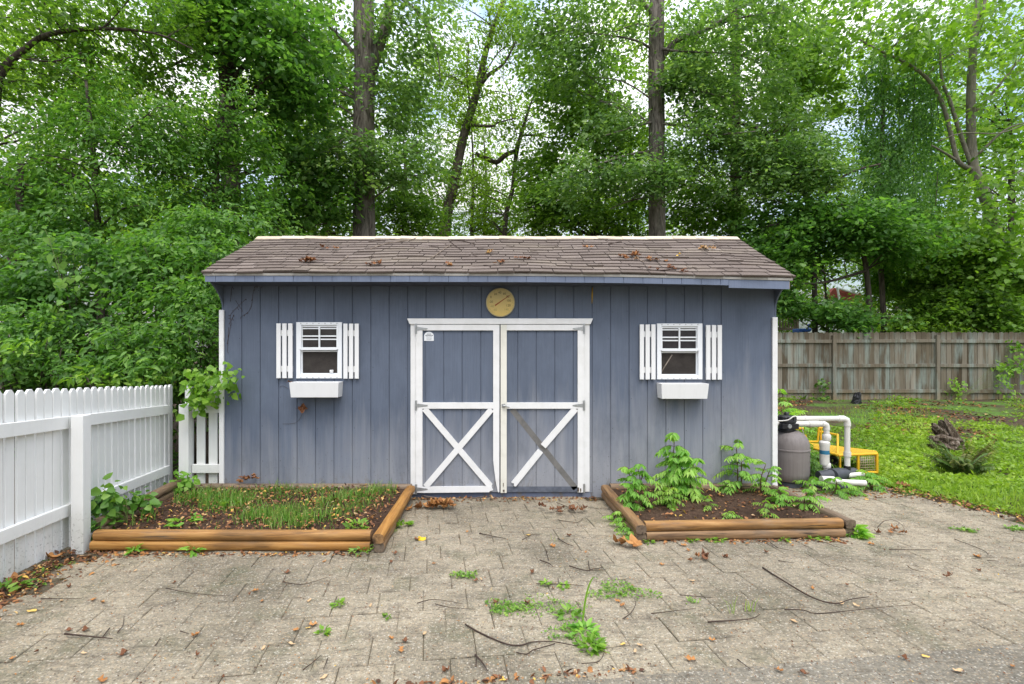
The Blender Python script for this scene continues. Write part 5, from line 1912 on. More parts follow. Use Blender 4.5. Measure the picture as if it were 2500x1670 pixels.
fl, frr = PP(2046, 1112, yc), PP(2141, 1108, yc)            # front top edge
bl, br = PP(1972, 1083, yc + 1.2), PP(2138, 1103, yc + .55)
f0, f1 = PP(2095, 1154, yc), PP(2141, 1153, yc)
nl = PP(1973, 1091, yc + .75)
yt(m, fl, frr); yt(m, frr, f1); yt(m, f0, f1); yt(m, PP(2095, 1112, yc), f0); yt(m, nl, fl); yt(m, br, frr); yt(m, bl, br); yt(m, bl, nl)
yt(m, br, br + Vector((0, 0, -.27))); yt(m, f1, br + Vector((0, 0, -.27))); yt(m, PP(2051, 1112, yc), PP(2051, 1148, yc), .011)
m.build('frame', M['yellow'], yl, True, auto=40)
m = MB()
m.add([fl + Vector((0, 0, .012)), frr + Vector((0, 0, .012)), br + Vector((0, 0, .012)), bl + Vector((0, 0, .012)), nl + Vector((0, 0, .012))] + [p + Vector((0, 0, -.006)) for p in (fl, frr, br, bl, nl)],
      [(0, 1, 2, 3, 4), (9, 8, 7, 6, 5), (0, 5, 6, 1), (1, 6, 7, 2), (2, 7, 8, 3), (3, 8, 9, 4), (4, 9, 5, 0)])
def m_mesh():
    t = NT('yellow_expanded_mesh')
    v = t.voro(t.coord((60, 60, 60)), 1.0)
    t.pbr(t.mix((.70, .42, .02), (.35, .22, .03), t.ramp(v, [(.3, 0.0), (.7, .8)])), .55, t.bump(v, .6, .01), .3)
    return t.mat
m.build('deck_panel', m_mesh(), yl)
m = MB()
for k in range(9): 
    t = k / 8
    a = PP(2097, 1114, yc).lerp(PP(2139, 1112, yc), t); b = f0.lerp(f1, t); yt(m, a, b, .0028)
for k in range(8):
    t = k / 7
    yt(m, PP(2096, 1112, yc).lerp(f0, t), frr.lerp(f1, t), .0028)
m.build('wire_grid', m_plain('pale_wire', (.55, .45, .28), .5, .3, 20, .4, .5), yl, True)
m = MB()
yb = yc + .6
yt(m, PP(1941, 1046, yb), PP(1961, 1046, yb)); 
a, b, c, d = PP(1966, 1062, yb), PP(1970, 1078, yb), PP(1996, 1078, yb), PP(1999, 1045, yb)
for p, q in ((a, b), (b, c), (c, d), (d, PP(2011, 1044, yb)), (PP(2000, 1054, yb), PP(2014, 1054, yb)), (PP(2004, 1045, yb), PP(2004, 1086, yb))): yt(m, p, q, .013)
for p, q in ((PP(2026, 1058, yc + .4), PP(2046, 1062, yc + .3)), (PP(2045, 1060, yc + .3), PP(2045, 1112, yc + .1))): yt(m, p, q, .013)
m.build('guard_rail', M['yellow'], yl, True, auto=40)
# black tyre behind the pump, and dark bucket inside the carrier
m = MB(); m.tube([PP(2032 + 9 * math.cos(k / 16 * 6.2832), 1125 + 9 * math.sin(k / 16 * 6.2832), 6.9) for k in range(17)], .03, 10)
tag(m.build('wheel', M['black'], None, True, origin=tuple(PP(2032, 1125, 6.9))), 'black wheel half hidden behind the white pipes', 'wheel')
m = MB(); m.lathe([(.10, 0), (.115, .16), (.12, .17), (.09, .172)], PP(2110, 1152, 7.25), 20)
tag(m.build('bucket', M['grey_plastic'], None, True, origin=tuple(PP(2110, 1152, 7.25)), auto=40), 'dark bucket standing behind the yellow wire grid', 'bucket')

# ================================================================== STUMP, POST, FERN
def stump(name, base, seed, label, parts):
    rr = random.Random(seed)
    e = empty(name, base, label, 'tree stump')
    for nm, ctr, axis, rad, hgt, mat in parts:
        mb = MB()
        n, rings = 18, 8
        c = Vector(base) + Vector(ctr); ax = Vector(axis).normalized()
        s = ax.orthogonal().normalized(); t = ax.cross(s)
        ph = [rr.uniform(-.35, .35) for _ in range(n)]
        top = [rr.uniform(-.22, .16) * hgt for _ in range(n)]
        vs = []
        for j in range(rings):
            f = j / (rings - 1)
            for k in range(n):
                a = 2 * math.pi * k / n
                r_ = rad * (1 + ph[k] * .7 + rr.uniform(-.13, .13)) * (1.25 - .45 * f if j < rings - 1 else .5)
                h = hgt * f + (top[k] * f)
                vs.append(c + ax * h + (s * math.cos(a) + t * math.sin(a)) * r_)
        fs = [(j * n + k, j * n + (k + 1) % n, (j + 1) * n + (k + 1) % n, (j + 1) * n + k) for j in range(rings - 1) for k in range(n)]
        fs.append(tuple((rings - 1) * n + k for k in range(n)))
        mb.add(vs, fs); mb.build(nm, M[mat], e)
    return e


def m_rotwood():
    t = NT('rotten_stump_wood')
    v = t.noise(t.coord((20, 20, 6)), 1.0, 6, .7, 1.5)
    c = t.ramp(v, [(.32, (.025, .018, .014)), (.5, (.12, .088, .062)), (.68, (.38, .33, .27))])
    t.pbr(c, .95, t.bump(v, 1.0, .05), .1)
    return t.mat


M['rotwood'] = m_rotwood()
sb = P(2318, 1100, 8.0); sb.z = float(ground_h(sb.x, sb.y))
stump('tree_stump', sb, 3, 'broken rotten tree stump standing in the green lawn', [
    ('trunk', (.16, .05, -.05), (-.34, .1, 1), .105, .52, 'rotwood'), ('root', (.05, -.03, .02), (-1, 0, .36), .135, .36, 'rotwood'), ('root', (.0, -.06, -.02), (-.25, -.1, 1), .12, .20, 'rotwood'), ('root', (-.06, .05, .25), (-.6, 0, .5), .06, .22, 'rotwood')])
bb = P(2090, 985, 12.6); bb.z = float(ground_h(bb.x, bb.y))
stump('tree_stump', bb, 5, 'small black charred stub standing close to the wooden fence', [('trunk', (0, 0, -.05), (.15, 0, 1), .085, .30, 'black')])
fb_ = P(2348, 1163, 6.55); fb_.z = float(ground_h(fb_.x, fb_.y))


def fern(name, label, base, n, length, seed, mat='lf_fern', L=.055, rise=.9):
    r = np.random.default_rng(seed)
    e = empty(name, base, label, 'fern')
    acc = []; mb = MB()
    for k in range(n):
        az = r.uniform(0, 6.28)
        ln = length * r.uniform(.6, 1.1)
        pts, la = frond_leaves(r, np.array(base), az, ln * .75, ln * rise * r.uniform(.6, 1.2), ln * .35, 15, L, .3)
        mb.tube(pts, .002, 4, cap=False); acc.append(la)
    A = [np.concatenate([a[i] for a in acc]) for i in range(6)]
    v, q = leaf_arrays(A[0], A[1], A[2], A[3], A[4], .2, True, .2)
    mb.build('stem', M['stemred'], e)
    np_mesh('fronds', v, q, np.repeat(A[5], 2), M[mat], e)


fern('fern', 'brownish green fern clump growing in front of the rotten stump', fb_, 44, .46, 4, L=.085, rise=1.2)

# ================================================================== NEIGHBOUR'S PLACE
ny_ = 27.0
nh = empty('neighbour_house', tuple(P(1985, 852, ny_)), 'white sided house with red gable glimpsed through the trees beyond the fence', 'house')
m = MB()
x0, x1 = P(1949, 0, ny_).x, P(2085, 0, ny_).x
z0, z1 = -.5, P(0, 715, ny_).z
k = 0
z = z0
while z < z1:
    m.add([(x0, ny_ - .02, z), (x1, ny_ - .02, z), (x1, ny_, z + .15), (x0, ny_, z + .15), (x0, ny_ + .3, z), (x1, ny_ + .3, z)], [(0, 1, 2, 3), (0, 4, 5, 1)])
    z += .15
m.build('wall', M['nsiding'], nh)
m = MB(); m.box(x0 - 1.0, x1 + .1, ny_ + .1, ny_ + 5, z1 - .02, P(0, 712, ny_).z); m.build('soffit', M['nsiding'], nh)
m = MB(); m.prism([(P(2008, 0, ny_).x, P(0, 725, ny_).z), (P(2090, 0, ny_).x, P(0, 742, ny_).z), (P(2090, 0, ny_).x, P(0, 718, ny_).z), (P(2025, 0, ny_).x, P(0, 705, ny_).z)], ny_ - .4, ny_ - .1); m.build('gable', M['red'], nh)
m = MB()
ya = ny_ - .6
m.tube([P(2044, 700, ya), P(2051, 742, ya)], .05, 8); m.tube([P(2048, 704, ya), P(2094, 717, ya)], .055, 8)
m.tube([P(2055, 706, ya), P(2060, 697, ya), P(2070, 694, ya), P(2080, 702, ya)], .045, 8); m.lathe([(.10, 0), (.14, .1), (.06, .3)], P(2083, 712, ya), 12)
m.build('antenna_mount', M['nsiding'], nh, True, auto=40)
dk = empty('deck_railing', tuple(P(1920, 800, 24)), 'weathered deck railing seen over the fence beside the shed corner', 'railing')
m = MB(); m.box(P(1885, 0, 24).x, P(1948, 0, 24).x, 24, 24.1, P(0, 806, 24).z, P(0, 800, 24).z); m.build('deck_edge', M['deck'], dk)
m = MB(); m.box(P(1885, 0, 24).x, P(1948, 0, 24).x, 24, 24.1, P(0, 764, 24).z, P(0, 760, 24).z); m.build('rail', M['deck'], dk)
for k in range(8):
    x = P(1890 + 7 * k, 0, 24).x
    MB().box(x, x + .05, 24.02, 24.07, P(0, 800, 24).z, P(0, 764, 24).z).build('baluster', M['deck'], dk)
MB().box(P(1944, 0, 24).x, P(1950, 0, 24).x, 23.98, 24.1, P(0, 812, 24).z, P(0, 740, 24).z).build('post', M['deck'], dk)
by = 19.0
bo = empty('garden_chair', tuple(P(1970, 803, by)), 'blue plastic garden chair with a looped back beyond the wooden fence', 'garden chair')
m = MB(); m.prism([(P(1953, 0, by).x, P(0, 812, by).z), (P(1980, 0, by).x, P(0, 810, by).z), (P(1984, 0, by).x, P(0, 801, by).z), (P(1953, 0, by).x, P(0, 802, by).z)], by, by + .5); m.build('seat', M['blue'], bo, bevel=.03)
m = MB(); m.tube([P(1973, 802, by + .1), P(1974, 793, by + .1), P(1981, 789, by + .1), P(1984, 801, by + .1)], .035, 8); m.build('handle', M['blue'], bo, True)
m = MB(); m.box(-.3, .3, -.25, .25, -1.0, 0, M=Matrix.Translation(P(1968, 813, by + .25))); m.build('leg', M['blue'], bo)
m = MB(); pw_ = P(1853.5, 0, 20)
m.tube([(pw_.x, 20, 0), (pw_.x, 20, P(0, 577, 20).z)], .085, 12); wp = m.build('white_pole', M['nsiding'], None, True, origin=(pw_.x, 20, 0), auto=40)
tag(wp, 'white pole rising behind the right end of the shed roof', 'pole')

# ================================================================== SAPLINGS AND WEEDS
def gp(u, y, z=.125): return Vector(((u - U0) * y / F, y, z))


S = 'saplings in the right bed'
pinnate_plant('sapling', 'tallest leafy sapling in the right bed, under the right flower box', gp(1662, 5.3), .62, 12, .21, 7, .10, seed=1, stems=5, spread=.10, low=.12)
pinnate_plant('sapling', 'bushy sapling growing over the left timber of the right bed', gp(1553, 4.85), .40, 9, .15, 6, .08, seed=2, stems=4, spread=.065, low=.1)
pinnate_plant('sapling', 'thin sapling against the smooth panel at the right end of the shed', gp(1806, 5.5), .52, 9, .20, 7, .085, seed=3, stems=2, spread=.04, low=.3)
pinnate_plant('sapling', 'leaning pale sapling at the right shed corner', gp(1860, 5.42), .30, 6, .18, 7, .07, seed=4, stems=2, spread=.06, lean=(.04, 0))
pinnate_plant('sapling', 'low sapling in the right back corner of the right bed', gp(1898, 5.0), .17, 7, .13, 6, .062, seed=5, stems=2, spread=.06)
pinnate_plant('sapling', 'spreading sapling leaning out over the right timber of the right bed', gp(1962, 4.9), .15, 6, .16, 7, .062, seed=6, stems=2, spread=.05, lean=(.05, 0))
pinnate_plant('sapling', 'low bushy seedling at the foot of the tallest sapling', gp(1632, 5.0), .17, 8, .14, 5, .065, seed=7, stems=3, spread=.06, mat='lf_lime')
pinnate_plant('sapling', 'small seedling in the middle of the bare bed soil', gp(1738, 4.85), .09, 6, .10, 4, .05, seed=8, mat='lf_lime')
pinnate_plant('sapling', 'bright seedling near the front timber of the right bed', gp(1885, 4.62), .11, 8, .11, 5, .055, seed=9, mat='lf_lime')
pinnate_plant('sapling', 'short seedling behind the middle of the front timber', gp(1776, 4.58), .05, 7, .09, 4, .045, seed=10)
pinnate_plant('sapling', 'seedling creeping along the back timber of the right bed', gp(1775, 5.45), .10, 6, .12, 5, .055, seed=11, stems=2, spread=.08)
pinnate_plant('sapling', 'leafy seedling outside the left timber of the right bed, nearest the door', Vector((1.16, 4.85, 0)), .10, 7, .12, 5, .06, seed=12)
pinnate_plant('sapling', 'leafy seedling outside the left timber of the right bed, midway', Vector((1.155, 4.62, 0)), .09, 7, .11, 5, .055, seed=13)
pinnate_plant('sapling', 'leafy seedling outside the left timber of the right bed, nearest the corner', Vector((1.17, 4.42, 0)), .07, 7, .10, 5, .05, seed=14)
pinnate_plant('sapling', 'leafy sapling growing between the filter tank and the pump', Vector((3.70, 5.8, 0)), .18, 8, .2, 7, .075, seed=15, stems=2, spread=.08)
pinnate_plant('sapling', 'leafy sapling growing over the white pump pipe', Vector((3.98, 5.72, 0)), .07, 7, .15, 6, .06, seed=16, stems=2, spread=.08)
pinnate_plant('sapling', 'tall pale sapling behind the filter tank', Vector((4.28, 7.7, .02)), 1.0, 11, .42, 9, .11, seed=17, stems=3, spread=.15)
pinnate_plant('sapling', 'leafy weed clump between tank and yellow carrier', Vector((3.98, 6.55, 0)), .4, 12, .3, 7, .09, seed=18, stems=4, spread=.14, mat='lf_shrub')
pinnate_plant('sapling', 'leafy sapling at the right end of the white pipe', Vector((4.40, 5.98, 0)), .17, 8, .22, 7, .075, seed=19, stems=2, spread=.06)
weed('weed', 'feathery pale weed at the right end of the right bed', (3.17, 4.5, 0), .06, 60, .10, 'lf_weed', 20)
weed('weed', 'bushy weed at the front right corner of the right bed', (3.16, 4.42, 0), .035, 34, .05, 'lf_lime', 21)
for i, (u, y) in enumerate(((1690, 4.33), (1735, 4.34), (1757, 4.345), (1985, 4.385), (2008, 4.385), (1585, 4.31), (1915, 4.37))):
    weed('weed', 'tiny weed sprouting at the foot of the right bed front timber', ((u - U0) * y / F, y, 0), .028, 18, .045, 'lf_lime', 30 + i, 'weeds along the right bed front')
weed('weed', 'small weed sprouting at the left bed front timber, nearer the fence', ((330 - U0) * 4.09 / F, 4.09, .01), .03, 18, .07, 'lf_weed', 41, ratio=.3)
weed('weed', 'small weed sprouting at the left bed front timber, midway along', ((470 - U0) * 4.09 / F, 4.09, .01), .03, 18, .08, 'lf_weed', 42, ratio=.3)
weed('weed', 'pale leafed weed at the right front corner of the left bed', (-1.06, 4.10, .02), .09, 60, .04, 'lf_moss', 43)
weed('weed', 'bright weed beside the right timber of the left bed', (-.84, 4.72, 0), .05, 34, .07, 'lf_lime', 44)
weed('weed', 'leafy weed inside the right front corner of the left bed', (-1.16, 4.33, .12), .08, 30, .07, 'lf_lime', 45)
weed('weed', 'light weed clump in the grass of the left bed', (-2.52, 4.92, .13), .08, 30, .06, 'lf_lime', 46)
weed('weed', 'low leafy weed on the bare soil of the left bed', (-2.68, 4.45, .12), .10, 34, .08, 'lf_weed', 47)
for i, (u, v, rd, n, L) in enumerate(((100, 1400, .05, 24, .05), (115, 1375, .04, 18, .05), (160, 1380, .06, 30, .035), (92, 1428, .05, 30, .035), (40, 1432, .06, 26, .09), (5, 1450, .05, 24, .09))):
    g = G(u, v)
    weed('weed', ('small green weed in the leaf litter strip under the white fence'), (g.x, g.y, 0), rd * .8, n // 2, L * .8, 'lf_moss', 50 + i, 'weeds under the white fence')
# growing out of the joints of the paving
def mat_weed(u, v, ru, n, L, label, mat='lf_moss', seed=0, ratio=.55, sq=.45):
    g = G(u, v); r = np.random.default_rng(seed + 77)
    a = r.uniform(0, 6.28, n); rr = ru * np.sqrt(r.uniform(0, 1, n)) * (1 + .4 * np.sin(3 * a + seed))
    b = np.stack([g.x + np.cos(a) * rr, g.y + np.sin(a) * rr * sq * 2, .003 + r.uniform(0, .012, n)], 1)
    d = np.stack([r.normal(size=n), r.normal(size=n), r.uniform(-.1, .9, n)], 1)
    ll = L * r.uniform(.5, 1.2, n)
    v_, q = leaf_arrays(b, d, np.array([[0, 0, 1.0]]) + r.normal(0, .4, (n, 3)), ll, ll * ratio, .2, False)
    return tag(np_mesh('mossy_weed', v_, q, np.clip(.5 + .25 * r.normal(size=n), 0, 1), M[mat], None, (g.x, g.y, 0)), label, 'weed')


mat_weed(1240, 1485, .14, 420, .022, 'dense green moss patch left of the tall grass blade', seed=1, sq=.3)
mat_weed(1340, 1482, .20, 300, .020, 'thin mossy patch just left of the tall grass blade', seed=2, sq=.3)
mat_weed(1515, 1446, .20, 420, .024, 'wide mossy weed patch right of the tall grass blade', seed=3, sq=.3)
mat_weed(1395, 1545, .13, 260, .022, 'mossy growth in the joint at the foot of the tall grass blade', seed=4)
mat_weed(1135, 1407, .09, 110, .03, 'grassy tuft alone on the paving left of centre', seed=5, sq=.3)
mat_weed(950, 1300, .08, 120, .018, 'faint moss patch beside the left raised bed corner', seed=6)
mat_weed(2360, 1296, .09, 80, .035, 'light grassy weed on the paving far right', seed=7, sq=.25)
mat_weed(2482, 1293, .10, 90, .035, 'green weed in the paving joint at the right edge', seed=8, sq=.25)
mat_weed(1690, 1470, .04, 40, .02, 'tiny weed left of the grass tuft on the right paving', seed=9)
weed('weed', 'bushy green weed lowest in the foreground', tuple(G(1440, 1583)), .055, 46, .06, 'lf_lime', 61)
weed('weed', 'leafy weed around the foot of the tall grass blade', tuple(G(1425, 1545)), .06, 46, .055, 'lf_weed', 62)
weed('weed', 'broad leafed weed left of the tall grass blade', tuple(G(1390, 1505)), .06, 30, .055, 'lf_moss', 63)
weed('weed', 'small sprout left of the mossy twig', tuple(G(1332, 1428)), .02, 18, .045, 'lf_lime', 64)
weed('weed', 'small sprout in the middle of the mossy twig', tuple(G(1377, 1433)), .025, 18, .04, 'lf_lime', 65)
weed('weed', 'little weed alone on the left paving', tuple(G(826, 1477)), .03, 34, .035, 'lf_lime', 66)
weed('weed', 'little weed near the tan leaf in the left foreground', tuple(G(790, 1546)), .022, 24, .04, 'lf_lime', 67)
weed('weed', 'dark little weed left of centre on the paving', tuple(G(945, 1507)), .015, 12, .03, 'lf_oak', 68)
r = np.random.default_rng(40)


def grass_tuft(u, v, n, h, spread, label, seed, wid=.006, lean=.5):
    r = np.random.default_rng(seed); g = G(u, v)
    p = np.stack([g.x + r.normal(0, spread, n), g.y + r.normal(0, spread, n), np.zeros(n)], 1)
    v_, q = blades(p, h * r.uniform(.5, 1.0, n), np.full(n, wid), lean * r.uniform(.2, 1, n), r)
    return tag(np_mesh('grass_tuft', v_, q, np.repeat(np.clip(.6 + .2 * r.normal(size=n), 0, 1), 2), M['lf_lawn'], None, (g.x, g.y, 0)), label, 'grass')


grass_tuft(1788, 1498, 7, .16, .012, 'thin grass tuft on the right paving', 1, .004)
grass_tuft(1830, 1492, 9, .10, .012, 'second thin grass tuft, right of the first, above the long twig', 2, .004)
grass_tuft(1355, 1322, 8, .09, .01, 'thin grass tuft sprouting from a joint in front of the doors', 3, .003)
g = G(1422, 1520)
mb = MB()
pts = [g + Vector((0, 0, 0)), g + Vector((.012, .0, .10)), g + Vector((.03, -.005, .2)), g + Vector((.062, -.01, .275)), g + Vector((.095, -.012, .262))]
pp = smooth_path([(p, .010) for p in pts], 5)
w0 = [.009, .011, .010, .008, .003]
vs = []
for i, (p, _) in enumerate(pp):
    f = i / (len(pp) - 1) * 4; k = min(int(f), 3); wv = w0[k] + (w0[k + 1] - w0[k]) * (f - k)
    vs += [p + Vector((-wv * .55, -.002, 0)), p + Vector((0, .002, 0)), p + Vector((wv * .55, -.002, 0))]
fs = []
for i in range(len(pp) - 1):
    a = i * 3; fs += [(a, a + 1, a + 4, a + 3), (a + 1, a + 2, a + 5, a + 4)]
mb.add(vs, fs, 0, .5)
tag(mb.build('tall_grass', M['lf_lime'], None, True, origin=tuple(g)), 'tall single grass blade arching up from a joint in the foreground', 'grass')

# ---- vines on the fences
def vine_clump(name, label, blobs, L, n, R0, mat, seed, origin, cat='vine', droop=.7, ratio=.85):
    r = np.random.default_rng(seed)
    e = empty(name, origin, label, cat)
    c = blob_centres(r, blobs, -9)
    b, d, nn, ll, ww, ti = spray_leaves(r, c, R0, n, L, ratio=ratio, flat=.3, droop=droop)
    nn = nn + np.array([[0, -.9, 0]])
    v, q = leaf_arrays(b, d, nn, ll, ww, .2, True, .15)
    np_mesh('foliage', v, q, np.repeat(ti, 2), M[mat], e)
    mb = MB(); rr = random.Random(seed)
    for i in range(min(14, len(c))):
        p0 = Vector(origin) + Vector((rr.uniform(-.05, .05), 0, .02)); p1 = Vector(c[i]); m_ = (p0 + p1) / 2 + Vector((rr.uniform(-.05, .05), rr.uniform(-.03, .03), .04))
        pp = smooth_path([(p0, .004), (m_, .003), (p1, .002)], 3)
        mb.tube([a for a, b in pp], [b for a, b in pp], 4)
    mb.build('stem', M['stem'], e)
    return e


def Bp(u, v, y, rx, ry, rz, n):
    p = P(u, v, y); return (p.x, p.y, p.z, rx, ry, rz, n)


DENS = 1.0
vine_clump('climbing_vine', 'bright green climbing vine on the short fence section at the shed corner', [Bp(500, 938, 5.58, .15, .08, .14, 22), Bp(490, 970, 5.56, .12, .06, .09, 12), Bp(535, 915, 5.5, .12, .05, .05, 7), Bp(562, 914, 5.45, .07, .04, .03, 3), Bp(552, 955, 5.55, .06, .05, .07, 4), Bp(480, 915, 5.6, .08, .06, .06, 6)], .085, 5, .10, 'lf_lime', 1, tuple(P(480, 1000, 5.75)))
vine_clump('climbing_vine', 'broad leafed vine beside the white fence post in the left bed', [Bp(262, 1225, 4.35, .14, .08, .12, 12), Bp(255, 1270, 4.3, .1, .06, .07, 6), Bp(335, 1225, 4.6, .12, .08, .07, 8)], .085, 8, .09, 'lf_shrub', 2, (-3.2, 4.4, .12))
vine_clump('climbing_vine', 'leafy vine tuft at the foot of the corner fence post', [Bp(440, 1175, 5.45, .10, .06, .10, 9)], .07, 9, .08, 'lf_weed', 3, (-3.3, 5.45, .1))
vine_clump('climbing_vine', 'sprig of vine growing up the wooden fence at its right bay', [Bp(2330, 945, 13.45, .25, .05, .22, 6), Bp(2480, 900, 13.3, .6, .2, .9, 26)], .10, 10, .2, 'lf_lime', 4, (12.2, 13.5, .29))
vine_clump('climbing_vine', 'dark ivy sprig on the left bay of the wooden fence', [Bp(2010, 938, 13.45, .12, .05, .12, 4), Bp(1990, 975, 13.4, .35, .1, .12, 7)], .10, 9, .14, 'lf_vine', 5, (8.5, 13.5, .29))
# ================================================================== TREES
def T(u, v, y, r_): return (P(u, v, y), r_)


def gnd(u, y): return Vector(((u - U0) * y / F, y, -.1))


SP_OAK = dict(R0=.44, n=25, L=.14, ratio=.52, flat=.14, droop=.35)
SP_MAP = dict(R0=.46, n=24, L=.135, ratio=.8, flat=.10, droop=.25)
SP_FINE = dict(R0=.38, n=22, L=.11, ratio=.55, flat=.16, droop=.4)
SP_BIG = dict(R0=.55, n=14, L=.175, ratio=.8, flat=.2, droop=.7)
SP_FAR = dict(R0=.7, n=24, L=.17, ratio=.7, flat=.16, droop=.4)

DENS = 1.05; BSX, BSZ = 1.12, 1.3
# A: the thick oak left of the middle
tree('oak_tree', 'thick straight oak trunk with an upright fork, behind the left half of the shed roof',
     [(gnd(890, 12.5), .34), T(889, 575, 12.5, .275), T(888, 350, 12.5, .262), T(890, 160, 12.5, .258), T(888, 0, 12.5, .25), T(886, -300, 12.5, .2), T(884, -600, 12.5, .1)],
     [[T(900, 185, 12.5, .16), T(925, 115, 12.45, .135), T(945, 55, 12.4, .12), T(955, -40, 12.4, .11), T(985, -250, 12.3, .06)],
      [T(880, 360, 12.4, .05), T(850, 335, 11.8, .03), T(815, 360, 11.3, .015)],
      [T(880, 150, 12.5, .06), T(800, 60, 12.3, .04), T(700, 0, 12.2, .02)],
      [T(955, -20, 12.4, .05), T(1020, 30, 12.2, .035), T(1065, 120, 12.0, .02), T(1075, 200, 12.0, .01)]],
     [Bp(835, 395, 11.6, 1.0, .6, .5, 60), Bp(930, 380, 11.8, .9, .6, .55, 46), Bp(1010, 395, 11.9, .7, .5, .5, 30), Bp(985, 160, 12.2, .75, .9, 1.2, 85), Bp(960, 260, 13.5, .6, .6, .9, 45),
      Bp(760, 60, 12.5, 1.6, 1.4, 1.4, 150), Bp(1040, 40, 12.2, .9, .8, .8, 40), Bp(780, 230, 13.2, .8, .8, 1.2, 70)],
     SP_OAK, M['lf_blue'], M['bark'], seed=1, twigs=60, gap=-.4)
# B: the oak behind the right half of the roof
tree('oak_tree', 'tall straight oak trunk with thin side branches, behind the right half of the shed roof',
     [(gnd(1604, 14.5), .27), T(1604, 575, 14.5, .232), T(1603, 300, 14.5, .226), T(1602, 140, 14.5, .222), T(1604, 0, 14.5, .21), T(1606, -400, 14.5, .15), T(1606, -700, 14.5, .06)],
     [[T(1612, 150, 14.5, .085), T(1650, 100, 14.3, .07), T(1725, 72, 14.1, .06), T(1790, 32, 13.9, .04), T(1870, -20, 13.7, .02)],
      [T(1725, 72, 14.1, .04), T(1800, 45, 14.0, .03), T(1895, 30, 13.9, .015)],
      [T(1592, 40, 14.5, .08), T(1575, 12, 14.3, .06), T(1550, -15, 14.2, .05)],
      [T(1590, 118, 14.5, .04), T(1540, 95, 14.2, .03), T(1450, 82, 14, .02)],
      [T(1590, 70, 14.4, .035), T(1560, 58, 14.2, .025), T(1500, 78, 14, .015)],
      [T(1612, 118, 14.4, .045), T(1660, 125, 14.0, .03), T(1790, 130, 13.8, .015)],
      [T(1590, 300, 14.4, .035), T(1560, 306, 14.0, .025), T(1480, 330, 13.6, .015)],
      [T(1612, 302, 14.4, .04), T(1680, 310, 14.0, .03), T(1720, 330, 13.7, .02), T(1850, 320, 13.5, .012)],
      [T(1590, 385, 14.4, .04), T(1560, 372, 14.0, .03), T(1450, 405, 13.6, .02), T(1370, 445, 13.4, .01)],
      [T(1612, 228, 14.4, .04), T(1660, 215, 14.0, .03), T(1780, 240, 13.7, .015)],
      [T(1592, 480, 14.4, .03), T(1540, 490, 14.0, .02), T(1490, 510, 13.7, .01)]],
     [Bp(1720, 70, 14.2, 1.1, 1.2, .9, 90), Bp(1860, 110, 14.0, 1.4, 1.2, 1.1, 120), Bp(1480, 60, 14.2, 1.0, 1.2, .8, 75), Bp(1390, 130, 14.3, .9, 1.0, 1.0, 90), Bp(1700, 210, 14.0, 1.0, .8, .7, 75),
      Bp(1650, 195, 13.8, .45, .4, .25, 24), Bp(1800, 270, 14.0, 1.3, .9, .7, 95), Bp(1540, 425, 13.5, .9, .6, .4, 55), Bp(1610, 440, 13.4, .55, .4, .35, 36), Bp(1420, 440, 13.6, .8, .7, .5, 50), Bp(1700, 330, 13.8, .9, .7, .5, 60),
      Bp(1480, 290, 14, .7, .7, .6, 40), Bp(1350, 20, 14.5, 1.0, 1.0, .8, 60)],
     SP_OAK, M['lf_blue'], M['bark'], seed=2, twigs=110, gap=-.4)
# C: leaning thin tree in the middle
tree('leaning_tree', 'thin dark tree leaning right in the middle gap, with a forked top',
     [(gnd(1070, 17), .22), T(1085, 580, 17, .19), T(1108, 450, 17, .165), T(1130, 340, 17, .15), T(1165, 220, 17, .125), T(1185, 130, 17, .10), T(1205, 65, 17, .08), T(1230, -10, 17, .06), T(1260, -200, 17, .03)],
     [[T(1165, 220, 17, .09), T(1190, 185, 16.8, .07), T(1230, 155, 16.7, .04), T(1260, 100, 16.6, .02)],
      [T(1148, 305, 16.9, .05), T(1200, 308, 16.6, .045), T(1215, 300, 16.5, .03), T(1260, 288, 16.4, .015)],
      [T(1175, 195, 17, .03), T(1215, 130, 16.8, .02), T(1245, 110, 16.7, .012)],
      [T(1150, 270, 17, .035), T(1140, 190, 16.8, .03), T(1145, 110, 16.6, .02)]],
     [Bp(1110, 200, 16.8, 1.0, .8, 1.2, 70), Bp(1190, 90, 16.6, 1.1, .8, 1.1, 62), Bp(1090, 330, 17, 1.0, .8, 1.0, 66), Bp(1210, 270, 16.6, .9, .6, .9, 44), Bp(1260, 130, 17.4, 1.1, .8, 1.2, 52), Bp(1080, 140, 17.6, 1.0, .8, 1.3, 60), Bp(1130, 430, 16.8, .8, .7, .7, 44), Bp(1060, 470, 17.2, .8, .7, .9, 60), Bp(1250, 30, 16.5, .9, .8, .7, 40), Bp(1090, 60, 17, .9, .8, .8, 40)],
     SP_FINE, M['lf_far'], M['bark2'], seed=3, twigs=60)
